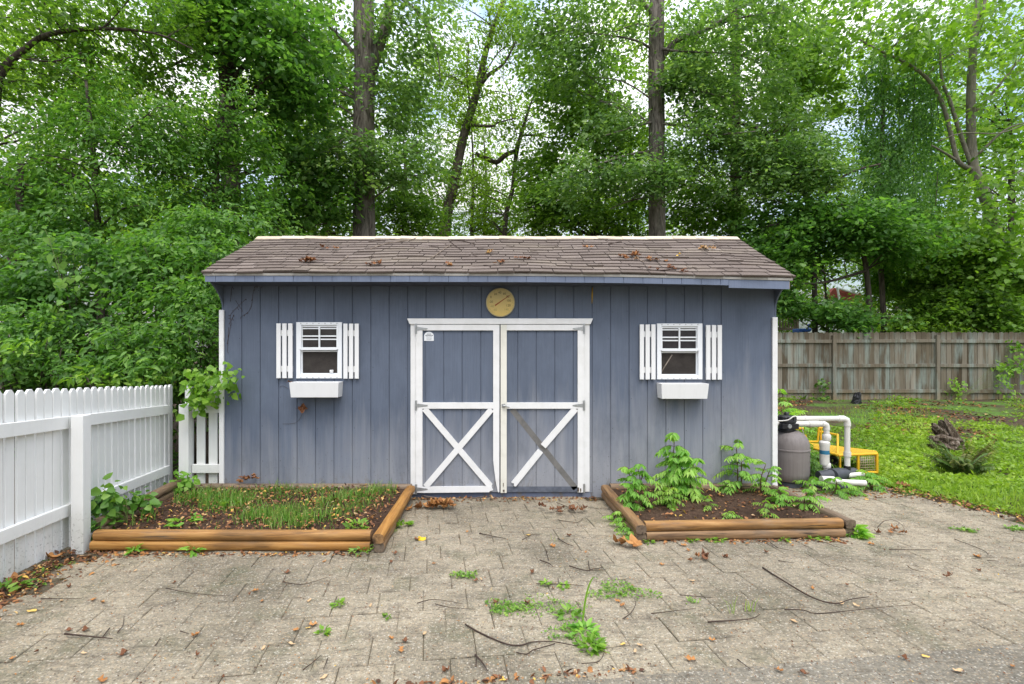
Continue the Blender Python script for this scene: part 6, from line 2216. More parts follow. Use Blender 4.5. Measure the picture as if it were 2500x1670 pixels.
# C2: dead crooked limb tree
tree('crooked_tree', 'crooked dark limbed small tree right of the leaning tree',
     [(gnd(1240, 18), .10), T(1232, 575, 18, .09), T(1250, 470, 18, .075), T(1258, 400, 18, .07), T(1262, 365, 18, .085), T(1272, 330, 18, .075), T(1290, 270, 18, .04), T(1310, 215, 18, .02)],
     [[T(1262, 368, 18, .08), T(1235, 378, 17.8, .085), T(1212, 396, 17.7, .085), T(1190, 388, 17.6, .08), T(1160, 375, 17.5, .07)],
      [T(1212, 396, 17.7, .035), T(1213, 415, 17.7, .02)],
      [T(1270, 332, 18, .05), T(1300, 330, 17.8, .04), T(1350, 338, 17.6, .015)],
      [T(1262, 330, 18, .02), T(1250, 290, 17.8, .02), T(1245, 230, 17.7, .015), T(1228, 195, 17.7, .01)]],
     [Bp(1300, 230, 18, 1.0, .7, 1.1, 46), Bp(1330, 340, 17.8, 1.0, .6, .9, 44), Bp(1270, 40, 18, 1.4, .7, 1.0, 50), Bp(1270, 480, 18.3, .9, .8, .8, 50), Bp(1200, 530, 18.5, .9, .8, .6, 50), Bp(1180, 440, 18.5, .6, .6, .7, 26)],
     SP_FINE, M['lf_far'], M['bark2'], seed=4, twigs=40)
# thin saplings in the gap
k = 0
for u, top, y, lab in ((1152, 290, 19.5, 'left of two thin upright stems in the middle gap'), (1183, 330, 20.5, 'right of two thin upright stems in the middle gap'), (1525, 430, 18, 'thin dark trunk left of the right oak, just above the roof'), (800, 250, 16, 'slender trunk left of the thick oak'), (760, 300, 18, 'second slender trunk, further left of the thick oak')):
    tree('thin_tree', lab, [(gnd(u, y), .08), T(u, 570, y, .07), T(u + 4, (570 + top) / 2, y, .05), T(u - 2, top, y, .02)], [],
         [Bp(u - 20, top + 60, y, 1.0, .9, 1.1, 44), Bp(u + 25, top + 170, y, 1.1, 1.0, 1.1, 60), Bp(u, 545, y + .5, 1.3, 1.0, .6, 50)], SP_FINE, M['lf_far'], M['bark2'], seed=10 + k, twigs=30, sides=8)
    k += 1
DENS = 1.15; BSX, BSZ = 1.1, 1.25
# D: trunk in the left foliage
tree('oak_tree', 'dark trunk half hidden in leaves left of the shed roof, rising out of the picture',
     [(gnd(563, 11), .24), T(565, 600, 11, .2), T(560, 300, 11, .18), T(552, 60, 11, .165), T(545, -300, 11, .1)],
     [[T(556, 130, 11, .04), T(480, 135, 10.6, .03), T(390, 175, 10.3, .025), T(320, 215, 10.2, .015)], [T(560, 200, 11, .06), T(640, 120, 10.8, .04), T(720, 80, 10.6, .02)]],
     [Bp(640, 30, 10.6, 1.3, .7, .7, 75), Bp(560, 40, 10.3, .8, .5, .6, 34), Bp(720, 170, 11, .9, .6, .8, 52), Bp(640, 190, 10.4, .8, .6, .55, 62), Bp(480, 60, 10.8, 1.0, .9, .8, 80), Bp(700, 330, 11.3, .8, .8, .7, 70), Bp(760, 470, 11.8, .9, .8, .7, 85), Bp(660, 510, 11.6, .6, .7, .35, 40)],
     SP_MAP, M['lf_maple'], M['bark2'], seed=20, twigs=60)
# left side trees
tree('maple_tree', 'leafy tree with a long arching branch in the upper left corner',
     [(gnd(-60, 9.0), .16), T(-40, 600, 9.0, .14), T(-20, 300, 9, .11), T(0, 185, 9, .07), T(60, 120, 9, .05), T(125, 82, 9, .04), T(250, 70, 9, .03), T(380, 82, 9, .018), T(470, 120, 9.2, .01)],
     [[T(-20, 300, 9, .06), T(-30, 50, 9, .04), T(-20, -150, 9, .02)], [T(40, 140, 9, .02), T(130, 150, 8.9, .015), T(200, 128, 8.8, .01)], [T(250, 70, 9, .02), T(290, 30, 9, .012), T(330, -20, 9, .01)]],
     [Bp(60, 60, 9, 1.0, .9, .6, 110), Bp(230, 40, 9.3, 1.1, .9, .5, 110), Bp(380, 40, 9.6, 1.0, .9, .5, 95), Bp(100, 200, 9.6, 1.0, .9, .7, 85), Bp(330, 150, 10.0, 1.1, .9, .6, 80), Bp(60, 350, 9.6, 1.0, .8, .8, 100), Bp(450, 190, 10.3, .8, .8, .5, 55)],
     dict(R0=.32, n=20, L=.085, ratio=.7, flat=.12, droop=.3), M['lf_oak'], M['bark2'], seed=21, twigs=60, gap=-.35)
tree('ash_tree', 'young tree with drooping compound leaves in front of the left woods',
     [(gnd(255, 8.6), .07), T(240, 560, 8.6, .05), T(225, 350, 8.6, .04), T(210, 200, 8.6, .02)],
     [[T(232, 420, 8.6, .02), T(300, 330, 8.5, .015), T(360, 280, 8.4, .01)]],
     [Bp(215, 190, 8.5, .5, .4, .3, 40), Bp(260, 290, 8.5, .75, .5, .4, 75), Bp(170, 330, 8.5, .7, .5, .45, 75), Bp(380, 320, 8.8, .8, .6, .5, 90), Bp(90, 440, 8.5, .7, .6, .45, 75), Bp(300, 430, 8.5, .8, .6, .4, 75), Bp(470, 330, 9.2, .7, .6, .5, 65), Bp(210, 500, 8.2, .9, .5, .35, 80)],
     dict(R0=.3, n=18, L=.095, ratio=.42, flat=.1, droop=.55), M['lf_shrub'], M['bark2'], seed=22, twigs=50)
tree('vine_covered_tree', 'small trunk smothered in pale leaves just left of the roof peak',
     [(gnd(520, 9.5), .1), T(525, 560, 9.5, .08), T(530, 330, 9.5, .04), T(545, 230, 9.5, .02)], [],
     [Bp(540, 240, 9.4, .45, .4, .3, 40), Bp(500, 330, 9.4, .8, .5, .45, 85), Bp(590, 300, 9.6, .5, .5, .45, 55), Bp(450, 420, 9.2, .7, .5, .4, 75), Bp(600, 420, 9.8, .7, .6, .5, 75), Bp(540, 510, 9.4, .9, .5, .4, 90), Bp(650, 560, 9.8, .5, .5, .25, 40), Bp(420, 520, 8.9, .7, .5, .4, 75)],
     dict(R0=.27, n=17, L=.085, ratio=.6, flat=.14, droop=.45), M['lf_shrub'], M['bark2'], seed=23, twigs=50)
tree('dark_tree', 'dark bare trunk standing in the shade at the left edge',
     [(gnd(45, 8.2), .075), T(45, 800, 8.2, .07), T(47, 560, 8.2, .06), T(50, 400, 8.2, .04)], [],
     [Bp(40, 500, 8.6, .9, .6, .5, 80), Bp(130, 560, 8.3, .7, .5, .4, 70), Bp(20, 620, 9.2, .8, .7, .6, 60)], dict(R0=.28, n=17, L=.09, ratio=.7, flat=.12, droop=.4), M['lf_maple'], M['bark2'], seed=24, twigs=20)
DENS = .95; BSX, BSZ = 1.2, 1.6
# E and the right hand maples
tree('maple_tree', 'straight dark trunk behind layered leaves right of the right oak',
     [(gnd(1797, 17), .21), T(1795, 580, 17, .17), T(1796, 300, 17, .15), T(1797, 80, 17, .12), T(1800, -200, 17, .06)],
     [[T(1800, 130, 17, .04), T(1900, 180, 16.7, .03), T(1960, 230, 16.5, .015)], [T(1800, 350, 17, .04), T(1870, 330, 16.5, .03), T(1930, 355, 16, .015)]],
     [Bp(1750, 130, 16.8, 1.3, 1.0, 1.0, 90), Bp(1900, 210, 16.6, 1.2, 1.0, .8, 95), Bp(1990, 90, 16.5, 1.3, 1.1, .9, 110), Bp(1680, 440, 16.5, 1.2, .9, .9, 120), Bp(1830, 470, 16.5, 1.3, .9, .9, 140), Bp(1960, 300, 16.3, 1.2, .9, .9, 110), Bp(1700, 540, 16, 1.2, .9, .4, 80)],
     SP_MAP, M['lf_oak'], M['bark2'], seed=30, twigs=60)
tree('oak_tree', 'low spreading oak boughs with pale lobed leaves over the right end of the roof',
     [(gnd(1990, 15.2), .08), T(1985, 600, 15.2, .07), T(1950, 430, 15, .06), T(1880, 330, 14.6, .06), T(1800, 300, 14.3, .03)],
     [[T(1960, 460, 15, .05), T(1880, 440, 14.4, .04), T(1760, 430, 14, .02)], [T(1975, 520, 15, .05), T(2060, 430, 14.6, .035), T(2150, 400, 14.4, .02)]],
     [Bp(1780, 370, 14.0, .9, .7, .35, 62), Bp(1900, 400, 14.0, 1.2, .8, .45, 120), Bp(2010, 420, 14.2, .9, .7, .45, 85), Bp(1850, 450, 14.0, 1.1, .7, .3, 75), Bp(1980, 330, 14.5, .9, .8, .5, 75)],
     SP_OAK, M['lf_blue'], M['bark2'], seed=31, twigs=50)
tree('maple_tree', 'dark green maple with flat layered boughs reaching over the wooden fence',
     [(gnd(2130, 15.0), .08), T(2120, 700, 15, .07), T(2090, 560, 15, .06), T(2040, 480, 14.8, .03)],
     [[T(2100, 590, 15, .05), T(1990, 540, 14.6, .035), T(1880, 550, 14.3, .02)], [T(2115, 660, 15, .05), T(2010, 690, 14.6, .035), T(1910, 690, 14.3, .02)], [T(2105, 580, 15, .05), T(2210, 560, 14.6, .03), T(2300, 580, 14.4, .015)]],
     [Bp(1940, 535, 14.3, 1.3, .8, .32, 130), Bp(2080, 545, 14.4, 1.2, .8, .35, 130), Bp(1900, 610, 14.3, .9, .7, .4, 90), Bp(1990, 590, 14.5, 1.0, .7, .45, 100), Bp(1900, 690, 14.3, .55, .6, .45, 62), Bp(1990, 755, 14.3, .8, .6, .13, 45), Bp(2110, 765, 14.4, .8, .6, .2, 50), Bp(2200, 570, 14.5, 1.1, .8, .4, 100), Bp(1895, 640, 15.5, .8, .6, .5, 60), Bp(2080, 600, 15.4, 1.0, .7, .3, 70), Bp(2180, 620, 15.6, .9, .7, .25, 50), Bp(1960, 650, 15.6, .7, .6, .3, 34), Bp(2090, 790, 14.15, .35, .3, .2, 14)],
     SP_MAP, M['lf_maple'], M['bark2'], seed=32, twigs=60)
tree('maple_tree', 'bright leafed maple filling the gap left of the right oak',
     [(gnd(1450, 16.5), .10), T(1455, 580, 16.5, .09), T(1460, 420, 16.5, .06), T(1450, 260, 16.5, .03)],
     [[T(1460, 460, 16.5, .03), T(1410, 380, 16.2, .02), T(1370, 330, 16, .01)]],
     [Bp(1400, 260, 16.4, 1.0, .9, .9, 110), Bp(1490, 220, 16.5, .8, .9, .8, 70), Bp(1420, 380, 16.3, 1.2, .9, .8, 130), Bp(1530, 340, 16.5, .8, .8, .8, 70), Bp(1400, 500, 16, 1.3, .9, .6, 140), Bp(1520, 520, 16, .9, .8, .6, 90), Bp(1310, 520, 16.5, .8, .8, .5, 70), Bp(1330, 420, 16.8, .7, .7, .6, 50), Bp(1340, 150, 16.6, .8, .8, .7, 50)],
     SP_MAP, M['lf_oak'], M['bark2'], seed=33, twigs=50)
tree('maple_tree', 'sapling maple between the thick oak and the leaning tree',
     [(gnd(985, 15.5), .08), T(985, 575, 15.5, .07), T(990, 450, 15.5, .05), T(985, 330, 15.5, .02)], [],
     [Bp(985, 440, 15.4, 1.0, .8, .7, 95), Bp(960, 530, 15, 1.0, .8, .5, 100), Bp(1030, 540, 15.5, .8, .8, .4, 70), Bp(1000, 300, 15.6, .6, .7, .7, 40)],
     SP_OAK, M['lf_oak'], M['bark2'], seed=34, twigs=40)
# F: pale multi stemmed tree with big leaves at the right
tree('catalpa_tree', 'pale barked many stemmed tree with large bright leaves at the right edge',
     [(gnd(2462, 15.6), .19), T(2452, 700, 15.6, .17), T(2436, 580, 15.6, .155), T(2405, 480, 15.6, .15), T(2382, 425, 15.6, .14), T(2374, 380, 15.6, .125), T(2370, 250, 15.5, .115), T(2376, 120, 15.5, .10), T(2388, 0, 15.5, .09), T(2395, -200, 15.5, .06)],
     [[T(2378, 415, 15.6, .075), T(2340, 395, 15.5, .065), T(2322, 330, 15.4, .06), T(2300, 250, 15.3, .055), T(2262, 190, 15.2, .05), T(2205, 150, 15.1, .04), T(2130, 115, 15, .03), T(2075, 80, 15, .015)],
      [T(2370, 400, 15.6, .06), T(2345, 330, 15.5, .06), T(2320, 250, 15.4, .052), T(2300, 195, 15.3, .04), T(2295, 120, 15.3, .02)],
      [T(2365, 410, 15.6, .045), T(2310, 375, 15.4, .035), T(2275, 355, 15.3, .02)],
      [T(2385, 380, 15.6, .04), T(2450, 320, 15.3, .03), T(2500, 300, 15.2, .015)],
      [T(2375, 280, 15.5, .04), T(2430, 220, 15.3, .035), T(2490, 145, 15.2, .025), T(2530, 100, 15.1, .015)],
      [T(2376, 110, 15.5, .05), T(2398, 40, 15.4, .045), T(2410, -40, 15.3, .04)],
      [T(2262, 190, 15.2, .025), T(2300, 145, 15.1, .02), T(2390, 110, 15, .015)],
      [T(2205, 150, 15.1, .025), T(2225, 100, 15, .015), T(2240, 60, 14.9, .01)],
      [T(2290, 345, 15.3, .02), T(2350, 325, 15, .018), T(2440, 325, 14.8, .016), T(2510, 300, 14.7, .012)],
      [T(2430, 460, 15.4, .03), T(2470, 430, 15.2, .025), T(2520, 400, 15, .015)]],
     [Bp(2150, 70, 14.9, 1.5, 1.0, .7, 60), Bp(2310, 60, 14.9, 1.4, .9, .8, 55), Bp(2460, 60, 15, 1.2, .9, .9, 50), Bp(2050, 70, 15.2, 1.0, .8, .7, 32), Bp(2240, 130, 14.8, 1.2, .7, .5, 30), Bp(2470, 180, 15.5, .9, .8, .8, 26), Bp(2400, 490, 14.7, 1.1, .6, .5, 28), Bp(2480, 560, 14.6, .9, .7, .7, 36), Bp(2340, 560, 14.8, .9, .6, .4, 24), Bp(2420, 630, 14.6, .9, .6, .5, 24), Bp(2490, 420, 14.9, .8, .6, .6, 18), Bp(2450, 280, 15.0, .8, .6, .6, 10)],
     SP_BIG, M['lf_bright'], M['bark3'], seed=40, twigs=50, gap=-.6)
tree('catalpa_tree', 'sunlit yellow green large leafed tree behind the pale many stemmed one',
     [(gnd(2470, 18.5), .12), T(2470, 500, 18.5, .10), T(2465, 300, 18.5, .06)], [],
     [Bp(2440, 240, 18.4, 1.2, .9, 1.1, 80), Bp(2480, 360, 18.3, 1.1, .9, 1.1, 80), Bp(2300, 330, 18.6, .9, .9, 1.0, 60), Bp(2330, 440, 18.6, 1.1, .8, .8, 60), Bp(2280, 230, 18.8, .8, .7, 1.0, 40)],
     SP_BIG, M['lf_lime'], M['bark2'], seed=41, twigs=30)
DENS = 1.4; BSX, BSZ = 1.1, 1.1
# G: hanging curtain of vines
r = np.random.default_rng(50)


def curtain(name, label, cols, base, y, seed, mat='lf_maple'):
    r = np.random.default_rng(seed)
    e = empty(name, base, label, 'tree')
    mb = MB(); rr = random.Random(seed)
    tp = smooth_path([(Vector(base), .08), (P(cols[0][0] + 30, 500, y), .07), (P(cols[0][0] + 40, 300, y), .06), (P(cols[0][0] + 45, 130, y), .05)])
    mb.tube([a for a, b in tp], [b for a, b in tp], 9)
    cs = []
    for u, v0, v1, w, n in cols:
        t = r.uniform(0, 1, n)
        uu = u + r.normal(0, w, n) * (1 - .3 * t); vv = v0 + (v1 - v0) * t
        yy = y + r.normal(0, .35, n)
        cs.append(np.stack([(uu - U0) * yy / F, yy, HC - (vv - V0) * yy / F], 1))
        pp = smooth_path([(P(u, v0, y), .012), (P(u + rr.uniform(-6, 6), (v0 + v1) / 2, y - .1), .010), (P(u + rr.uniform(-8, 8), v1, y), .006)])
        mb.tube([a for a, b in pp], [b for a, b in pp], 5)
    c = np.concatenate(cs)
    mb.build('trunk', M['bark2'], e, True)
    crown_mesh('crown', e, r, c, .38, 26, .10, M[mat], ratio=.55, flat=.2, droop=.9, vert=True)


curtain('vine_draped_tree', 'tree draped from top to bottom in a dark curtain of hanging vines', [(2115, 180, 430, 16, 90), (2150, 130, 520, 16, 130), (2195, 200, 600, 18, 150), (2235, 140, 560, 16, 130), (2270, 190, 400, 12, 60), (2170, 350, 590, 20, 80), (2118, 430, 640, 12, 60), (2225, 480, 680, 14, 70), (2290, 420, 600, 20, 50), (2290, 120, 330, 8, 26)], P(2160, 830, 15.95), 15.95, 5)
tree('shrub_tree', 'yellow green feathery small tree in the sunlit gap beyond the fence',
     [(gnd(2120, 17.2), .06), T(2118, 760, 17.2, .05), T(2110, 660, 17.2, .03)], [],
     [Bp(2125, 670, 16.8, .6, .5, .5, 90), Bp(2155, 725, 16.8, .75, .5, .5, 100), Bp(2110, 745, 16.9, .5, .5, .35, 50), Bp(2170, 650, 19.4, .7, .6, .6, 45), Bp(2240, 700, 19.5, .9, .7, .8, 60)],
     dict(R0=.4, n=26, L=.13, ratio=.4, flat=.16, droop=.5), M['lf_lime'], M['bark2'], seed=51, twigs=30)  # sunlight in the gap is put into the lime leaf colour
tree('maple_tree', 'deep green tree standing behind the right bay of the wooden fence',
     [(gnd(2425, 16.0), .14), T(2420, 780, 16, .12), T(2415, 680, 16, .09), T(2400, 600, 16, .04)],
     [[T(2415, 700, 16, .04), T(2340, 640, 15.6, .03), T(2290, 650, 15.4, .015)]],
     [Bp(2330, 640, 15.3, 1.0, .8, .5, 100), Bp(2430, 690, 15.2, 1.0, .8, .5, 110), Bp(2350, 720, 15.4, 1.0, .7, .35, 80), Bp(2280, 760, 15.4, .9, .7, .3, 60), Bp(2470, 760, 14.8, .9, .7, .4, 80), Bp(2215, 800, 15.0, .5, .5, .15, 16), Bp(2500, 820, 14.2, .6, .6, .5, 50), Bp(2400, 640, 15.6, 1.4, .8, .8, 66), Bp(2480, 720, 15.8, 1.0, .8, .8, 48), Bp(2290, 650, 15.6, .6, .6, .5, 45)],
     SP_MAP, M['lf_oak'], M['bark2'], seed=52, twigs=40)
tree('maple_tree', 'low leafy maple sapling just behind the left bay of the wooden fence',
     [(gnd(2020, 16.4), .05), T(2020, 780, 16.4, .045), T(2015, 700, 16.4, .03), T(2010, 640, 16.4, .015)], [],
     [Bp(1960, 640, 16.3, .7, .6, .3, 30), Bp(1900, 740, 16.2, .4, .5, .35, 18), Bp(2040, 780, 15.6, .8, .5, .15, 20)], SP_MAP, M['lf_oak'], M['bark2'], seed=54, twigs=20)
tree('maple_tree', 'low leafy maple sapling just behind the right bay of the wooden fence',
     [(gnd(2270, 16.4), .05), T(2270, 780, 16.4, .045), T(2268, 700, 16.4, .03), T(2260, 640, 16.4, .015)], [],
     [Bp(2280, 690, 16.3, .8, .6, .6, 60), Bp(2330, 760, 15.8, 1.0, .5, .35, 60)], SP_MAP, M['lf_bright'], M['bark2'], seed=55, twigs=20)
tree('grey_green_tree', 'soft grey green tree seen past the right end of the shed roof',
     [(gnd(1870, 22), .1), T(1870, 640, 22, .08), T(1880, 560, 22, .04)], [],
     [Bp(1895, 590, 21.5, .9, .7, .6, 70), Bp(1930, 560, 21.8, .9, .7, .5, 50), Bp(1860, 640, 22, .8, .7, .6, 40)],
     dict(R0=.45, n=26, L=.15, ratio=.35, flat=.2, droop=.4), M['lf_blue'], M['bark2'], seed=53, twigs=20)

# ---- shrubs behind the white fence
DENS = 1.1; BSX = BSZ = 1.0
def shrub(label, blobs, seed, mat='lf_shrub', L=.085, ratio=.5, R0=.25, n=17, name='shrub', droop=.55, stems=10, cat='shrub'):
    r = np.random.default_rng(seed); rr = random.Random(seed)
    cx = sum(b[0] for b in blobs) / len(blobs); cy_ = sum(b[1] for b in blobs) / len(blobs) + .15
    e = empty(name, (cx, cy_, 0), label, cat)
    c = blob_centres(r, blobs, -.12, 1.9)
    crown_mesh('foliage', e, r, c, R0, n, L, M[mat], ratio=ratio, flat=.16, droop=droop, axis_from=np.stack([np.full(len(c), cx), np.full(len(c), cy_ + .6), c[:, 2] - .1], 1))
    mb = MB()
    for i in range(min(stems, len(c))):
        q = Vector(c[i]); b0 = Vector((cx + rr.uniform(-.15, .15), cy_ + rr.uniform(-.1, .1), -.05))
        pp = smooth_path([(b0, .012), ((b0 + q) / 2 + Vector((rr.uniform(-.15, .15), .05, .15)), .009), (q, .004)], 3)
        mb.tube([a for a, b in pp], [b for a, b in pp], 5)
    mb.build('stem', M['bark2'], e, True)


shrub('shrub with pale green tips over the near end of the white fence', [Bp(60, 860, 6.2, .55, .35, .18, 46), Bp(20, 800, 6.5, .45, .4, .3, 42), Bp(110, 800, 6.6, .4, .35, .25, 34), Bp(50, 900, 6.4, .5, .3, .15, 24)], 1)
shrub('shrub of long arching sprays over the middle of the white fence', [Bp(330, 830, 6.5, .5, .35, .25, 56), Bp(270, 760, 6.8, .45, .4, .3, 46), Bp(380, 880, 6.3, .45, .3, .12, 34), Bp(250, 900, 6.3, .4, .3, .12, 30)], 2, L=.105, ratio=.36)
shrub('lime tipped shrub whose top sprays hang over the fence pickets', [Bp(225, 915, 6.05, .22, .2, .08, 10), Bp(350, 920, 6.1, .35, .2, .06, 14), Bp(90, 840, 6.0, .2, .2, .12, 9)], 3, 'lf_lime', .10, .42, .2, 14)
shrub('dense shrub filling the space between the fence and the shed corner', [Bp(470, 800, 6.6, .4, .35, .35, 62), Bp(510, 740, 6.9, .35, .35, .3, 46), Bp(430, 730, 7.0, .45, .4, .3, 52), Bp(480, 880, 6.5, .35, .3, .2, 34), Bp(525, 690, 6.8, .2, .3, .2, 16), Bp(520, 840, 6.3, .12, .2, .3, 14)], 4)
shrub('tall shrub under the left roof corner with crowded leaves', [Bp(430, 640, 7.4, .6, .5, .35, 75), Bp(520, 620, 7.6, .4, .4, .3, 46), Bp(350, 620, 7.6, .6, .5, .35, 70), Bp(560, 560, 8.6, .6, .5, .3, 52), Bp(480, 560, 8.2, .6, .5, .3, 60)], 5, L=.10)
shrub('broad shrub in the left middle below the compound leaved tree', [Bp(200, 640, 7.4, .6, .5, .35, 75), Bp(280, 690, 7.2, .5, .4, .3, 60), Bp(120, 690, 7.2, .5, .4, .3, 60), Bp(60, 740, 7.3, .45, .4, .3, 46), Bp(190, 750, 6.9, .45, .4, .25, 52)], 6, 'lf_maple', .095, .6)
shrub('shrub of feathery leaves at the left picture edge', [Bp(20, 690, 7.4, .5, .4, .25, 46), Bp(10, 560, 7.8, .6, .5, .3, 60), Bp(100, 610, 7.6, .5, .4, .25, 46)], 7, L=.095, ratio=.38)
shrub('dark undergrowth in the shade behind the white fence', [Bp(120, 930, 7.0, .9, .3, .25, 60), Bp(380, 940, 6.9, .8, .3, .25, 60), Bp(250, 860, 7.4, 1.2, .3, .5, 80), Bp(470, 960, 6.6, .4, .3, .4, 40), Bp(60, 1000, 6.6, .7, .3, .5, 40), Bp(300, 1050, 6.4, .9, .2, .5, 50)], 8, 'lf_vine', .10, .6)
shrub('undergrowth in the woods behind the left shrubs', [Bp(100, 780, 9.5, 1.5, .7, 1.3, 110), Bp(330, 760, 9.8, 1.5, .7, 1.3, 110), Bp(520, 700, 10.2, 1.2, .7, 1.0, 80)], 9, 'lf_vine', .14, .6, .4, 22)
# heart leaved vine with very large leaves, left
r = np.random.default_rng(60)
e = empty('heart_leaf_vine', tuple(P(130, 800, 7.0)), 'vine with very large pale heart shaped leaves hanging in the left shrubs', 'vine')
mb = MB(); mbs = MB()
hl = [(120, 587, .17), (125, 632, .2), (148, 650, .2), (150, 690, .22), (195, 680, .18), (148, 700, .22), (172, 685, .15), (185, 595, .14), (130, 755, .15), (148, 770, .14), (35, 765, .16), (190, 705, .12), (230, 700, .12)]
hp = [P(u, v, 6.7 + random.Random(i).uniform(-.2, .2)) for i, (u, v, s) in enumerate(hl)]
for i, ((u, v, s), p) in enumerate(zip(hl, hp)):
    rr = random.Random(i)
    yaw, pit, rol = rr.uniform(-.5, .5), rr.uniform(-.7, -.15), rr.uniform(-.3, .3)
    Mt = Matrix.Translation(p) @ Matrix.Rotation(yaw, 4, 'Z') @ Matrix.Rotation(pit, 4, 'X') @ Matrix.Rotation(rol, 4, 'Y')
    out = []
    s *= .8
    for k in range(20):
        t = 2 * math.pi * k / 20
        x = .50 * math.sin(t) ** 3 * 1.05; z = (13 * math.cos(t) - 5 * math.cos(2 * t) - 2 * math.cos(3 * t) - math.cos(4 * t)) / 32
        out.append(Vector((x * s, -.35 * abs(x) * s * .6, z * s)))
    vs = [Mt @ Vector((0, 0, 0))] + [Mt @ q for q in out]
    mb.add(vs, [(0, 1 + k, 1 + (k + 1) % 20) for k in range(20)], 0, rr.uniform(.2, .6))
mb.build('foliage', M['lf_lime'], e)
pp = smooth_path([(P(130, 1000, 7.0), .008), (P(140, 800, 6.9), .008), (P(145, 680, 6.8), .006), (P(125, 600, 6.8), .004), (P(110, 560, 6.8), .003)])
mbs.tube([a for a, b in pp], [b for a, b in pp], 6)
for p in hp:
    s = min(pp, key=lambda a: (a[0] - p).length)[0]
    mbs.tube([s, (s + p) / 2 + Vector((0, 0, .03)), p], [.003, .003, .002], 4)
mbs.build('stem', M['stem'], e)

DENS = 1.7
# ---- far woods: one mass of leaves and thin stems beyond everything
r = np.random.default_rng(70)
far = []
def fb(u, v, y, rx, ry, rz, n): far.append(Bp(u, v, y, rx, ry, rz, n))
for u in range(-120, 860, 90):
    fb(u, r.uniform(500, 760), r.uniform(15, 20), 1.9, 1.5, 1.6, 60)
    fb(u + 30, r.uniform(180, 470), r.uniform(16, 22), 2.0, 1.5, 1.8, 42)
    fb(u, r.uniform(-50, 200), r.uniform(17, 23), 2.0, 1.5, 1.9, 34)
for u in range(900, 1340, 90):
    fb(u, 610, r.uniform(22, 26), 1.6, 1.5, .8, 30)
    fb(u + 20, r.uniform(300, 500), r.uniform(22, 26), 1.7, 1.5, 1.4, 22)
    fb(u + 10, r.uniform(0, 280), r.uniform(22, 26), 1.7, 1.5, 1.6, 18)
for u in range(1350, 2640, 80):
    gapz = 1930 < u < 2110
    fb(u, r.uniform(540, 660) if gapz else r.uniform(540, 760), r.uniform(30, 34) if gapz else r.uniform(21, 30), 2.2, 1.6, 1.8, 50)
    fb(u, r.uniform(300, 500), r.uniform(21, 29), 2.4, 1.6, 1.9, 42)
    fb(u + 30, r.uniform(40, 280), r.uniform(22, 29), 2.4, 1.6, 2.2, 48)
for u in range(1900, 2640, 70):
    fb(u, 790, r.uniform(30, 36), 2.4, 1.2, 1.6, 90)
    fb(u, r.uniform(560, 720), r.uniform(31, 36), 2.4, 1.2, 2.2, 70)
c = blob_centres(r, far, -.1, .8)
o = crown_mesh('far_woods', None, r, c, mat=M['lf_far'], six=False, **SP_FAR)
tag(o, kind='stuff')
# ================================================================== CAMERA, LIGHT, WORLD
cam = bpy.data.cameras.new('camera')
cam.sensor_width = 36
cam.lens = 36 * F / 2500
cam.shift_x = (1250 - U0) / 2500
cam.shift_y = -(835 - V0) / 2500
cam.clip_end = 2000
co = bpy.data.objects.new('camera', cam)
co.location = (0, 0, HC)
co.rotation_euler = (R(90), 0, 0)
col.objects.link(co)
scene.camera = co

SUN_EL, SUN_AZ = R(62), R(168)      # azimuth clockwise from +Y: behind the camera, a little to its right
sl = bpy.data.lights.new('sun', 'SUN')
sl.energy = 1.5
sl.angle = R(24)
sl.color = (1.0, .96, .9)
so = bpy.data.objects.new('sun', sl)
dvec = Vector((math.sin(SUN_AZ) * math.cos(SUN_EL), math.cos(SUN_AZ) * math.cos(SUN_EL), math.sin(SUN_EL)))
so.rotation_euler = dvec.to_track_quat('Z', 'Y').to_euler()
so.location = dvec * 50
col.objects.link(so)

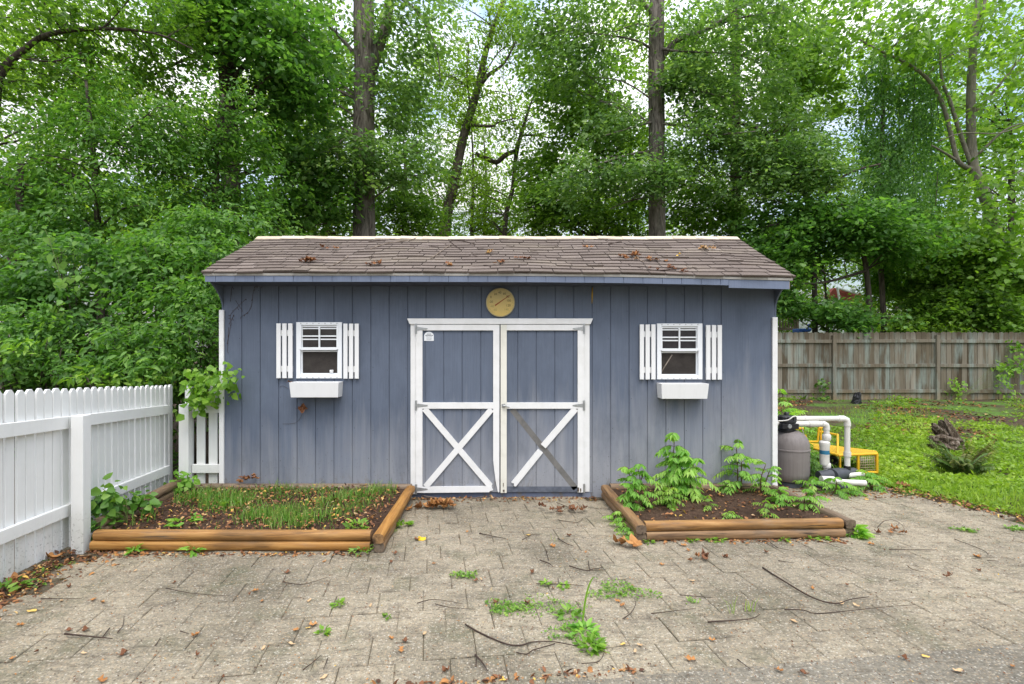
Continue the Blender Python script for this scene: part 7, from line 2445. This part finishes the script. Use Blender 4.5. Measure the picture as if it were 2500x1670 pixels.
w = bpy.data.worlds.new('World')
scene.world = w
w.use_nodes = True
nt = w.node_tree
bg = nt.nodes['Background']
sky = nt.nodes.new('ShaderNodeTexSky')
sky.sky_type = 'NISHITA'
sky.sun_disc = False
sky.sun_elevation = SUN_EL
sky.sun_rotation = SUN_AZ
tc = nt.nodes.new('ShaderNodeTexCoord')
mp = nt.nodes.new('ShaderNodeMapping')
mp.inputs['Scale'].default_value = (1, 1, 2.2)
nt.links.new(tc.outputs['Generated'], mp.inputs['Vector'])
nz = nt.nodes.new('ShaderNodeTexNoise')
nz.inputs['Scale'].default_value = 2.6
nz.inputs['Detail'].default_value = 6
nz.inputs['Roughness'].default_value = .55
nt.links.new(mp.outputs[0], nz.inputs['Vector'])
rp = nt.nodes.new('ShaderNodeValToRGB')
rp.color_ramp.elements[0].position = .34
rp.color_ramp.elements[1].position = .58
nt.links.new(nz.outputs['Fac'], rp.inputs['Fac'])
mx = nt.nodes.new('ShaderNodeMix')
mx.data_type = 'RGBA'
nt.links.new(rp.outputs['Color'], mx.inputs[0])
gain = nt.nodes.new('ShaderNodeMix'); gain.data_type = 'RGBA'; gain.blend_type = 'MULTIPLY'
gain.inputs[0].default_value = 1.0
nt.links.new(sky.outputs[0], gain.inputs[6])
gain.inputs[7].default_value = (2.2, 2.1, 1.95, 1)
nt.links.new(gain.outputs[2], mx.inputs[6])
mx.inputs[7].default_value = (9.0, 8.95, 8.85, 1)
# an overcast sky is brighter overhead than at the horizon
sp = nt.nodes.new('ShaderNodeSeparateXYZ')
nt.links.new(tc.outputs['Generated'], sp.inputs[0])
mr = nt.nodes.new('ShaderNodeMapRange')
mr.inputs['From Min'].default_value = 0.0
mr.inputs['From Max'].default_value = 1.0
mr.inputs['To Min'].default_value = .3
mr.inputs['To Max'].default_value = 3.0
nt.links.new(sp.outputs['Z'], mr.inputs['Value'])
zg = nt.nodes.new('ShaderNodeMix'); zg.data_type = 'RGBA'; zg.blend_type = 'MULTIPLY'
zg.inputs[0].default_value = 1.0
nt.links.new(mx.outputs[2], zg.inputs[6])
nt.links.new(mr.outputs[0], zg.inputs[7])
nt.links.new(zg.outputs[2], bg.inputs['Color'])
bg.inputs['Strength'].default_value = .12

scene.view_settings.view_transform = 'Standard'
scene.view_settings.look = 'None'
scene.view_settings.exposure = 0.17
scene.view_settings.gamma = 1
cy = scene.cycles
cy.max_bounces = 8
cy.diffuse_bounces = 6
cy.glossy_bounces = 3
cy.transmission_bounces = 4
cy.transparent_max_bounces = 8
cy.caustics_reflective = False
cy.caustics_refractive = False
cy.use_denoising = True
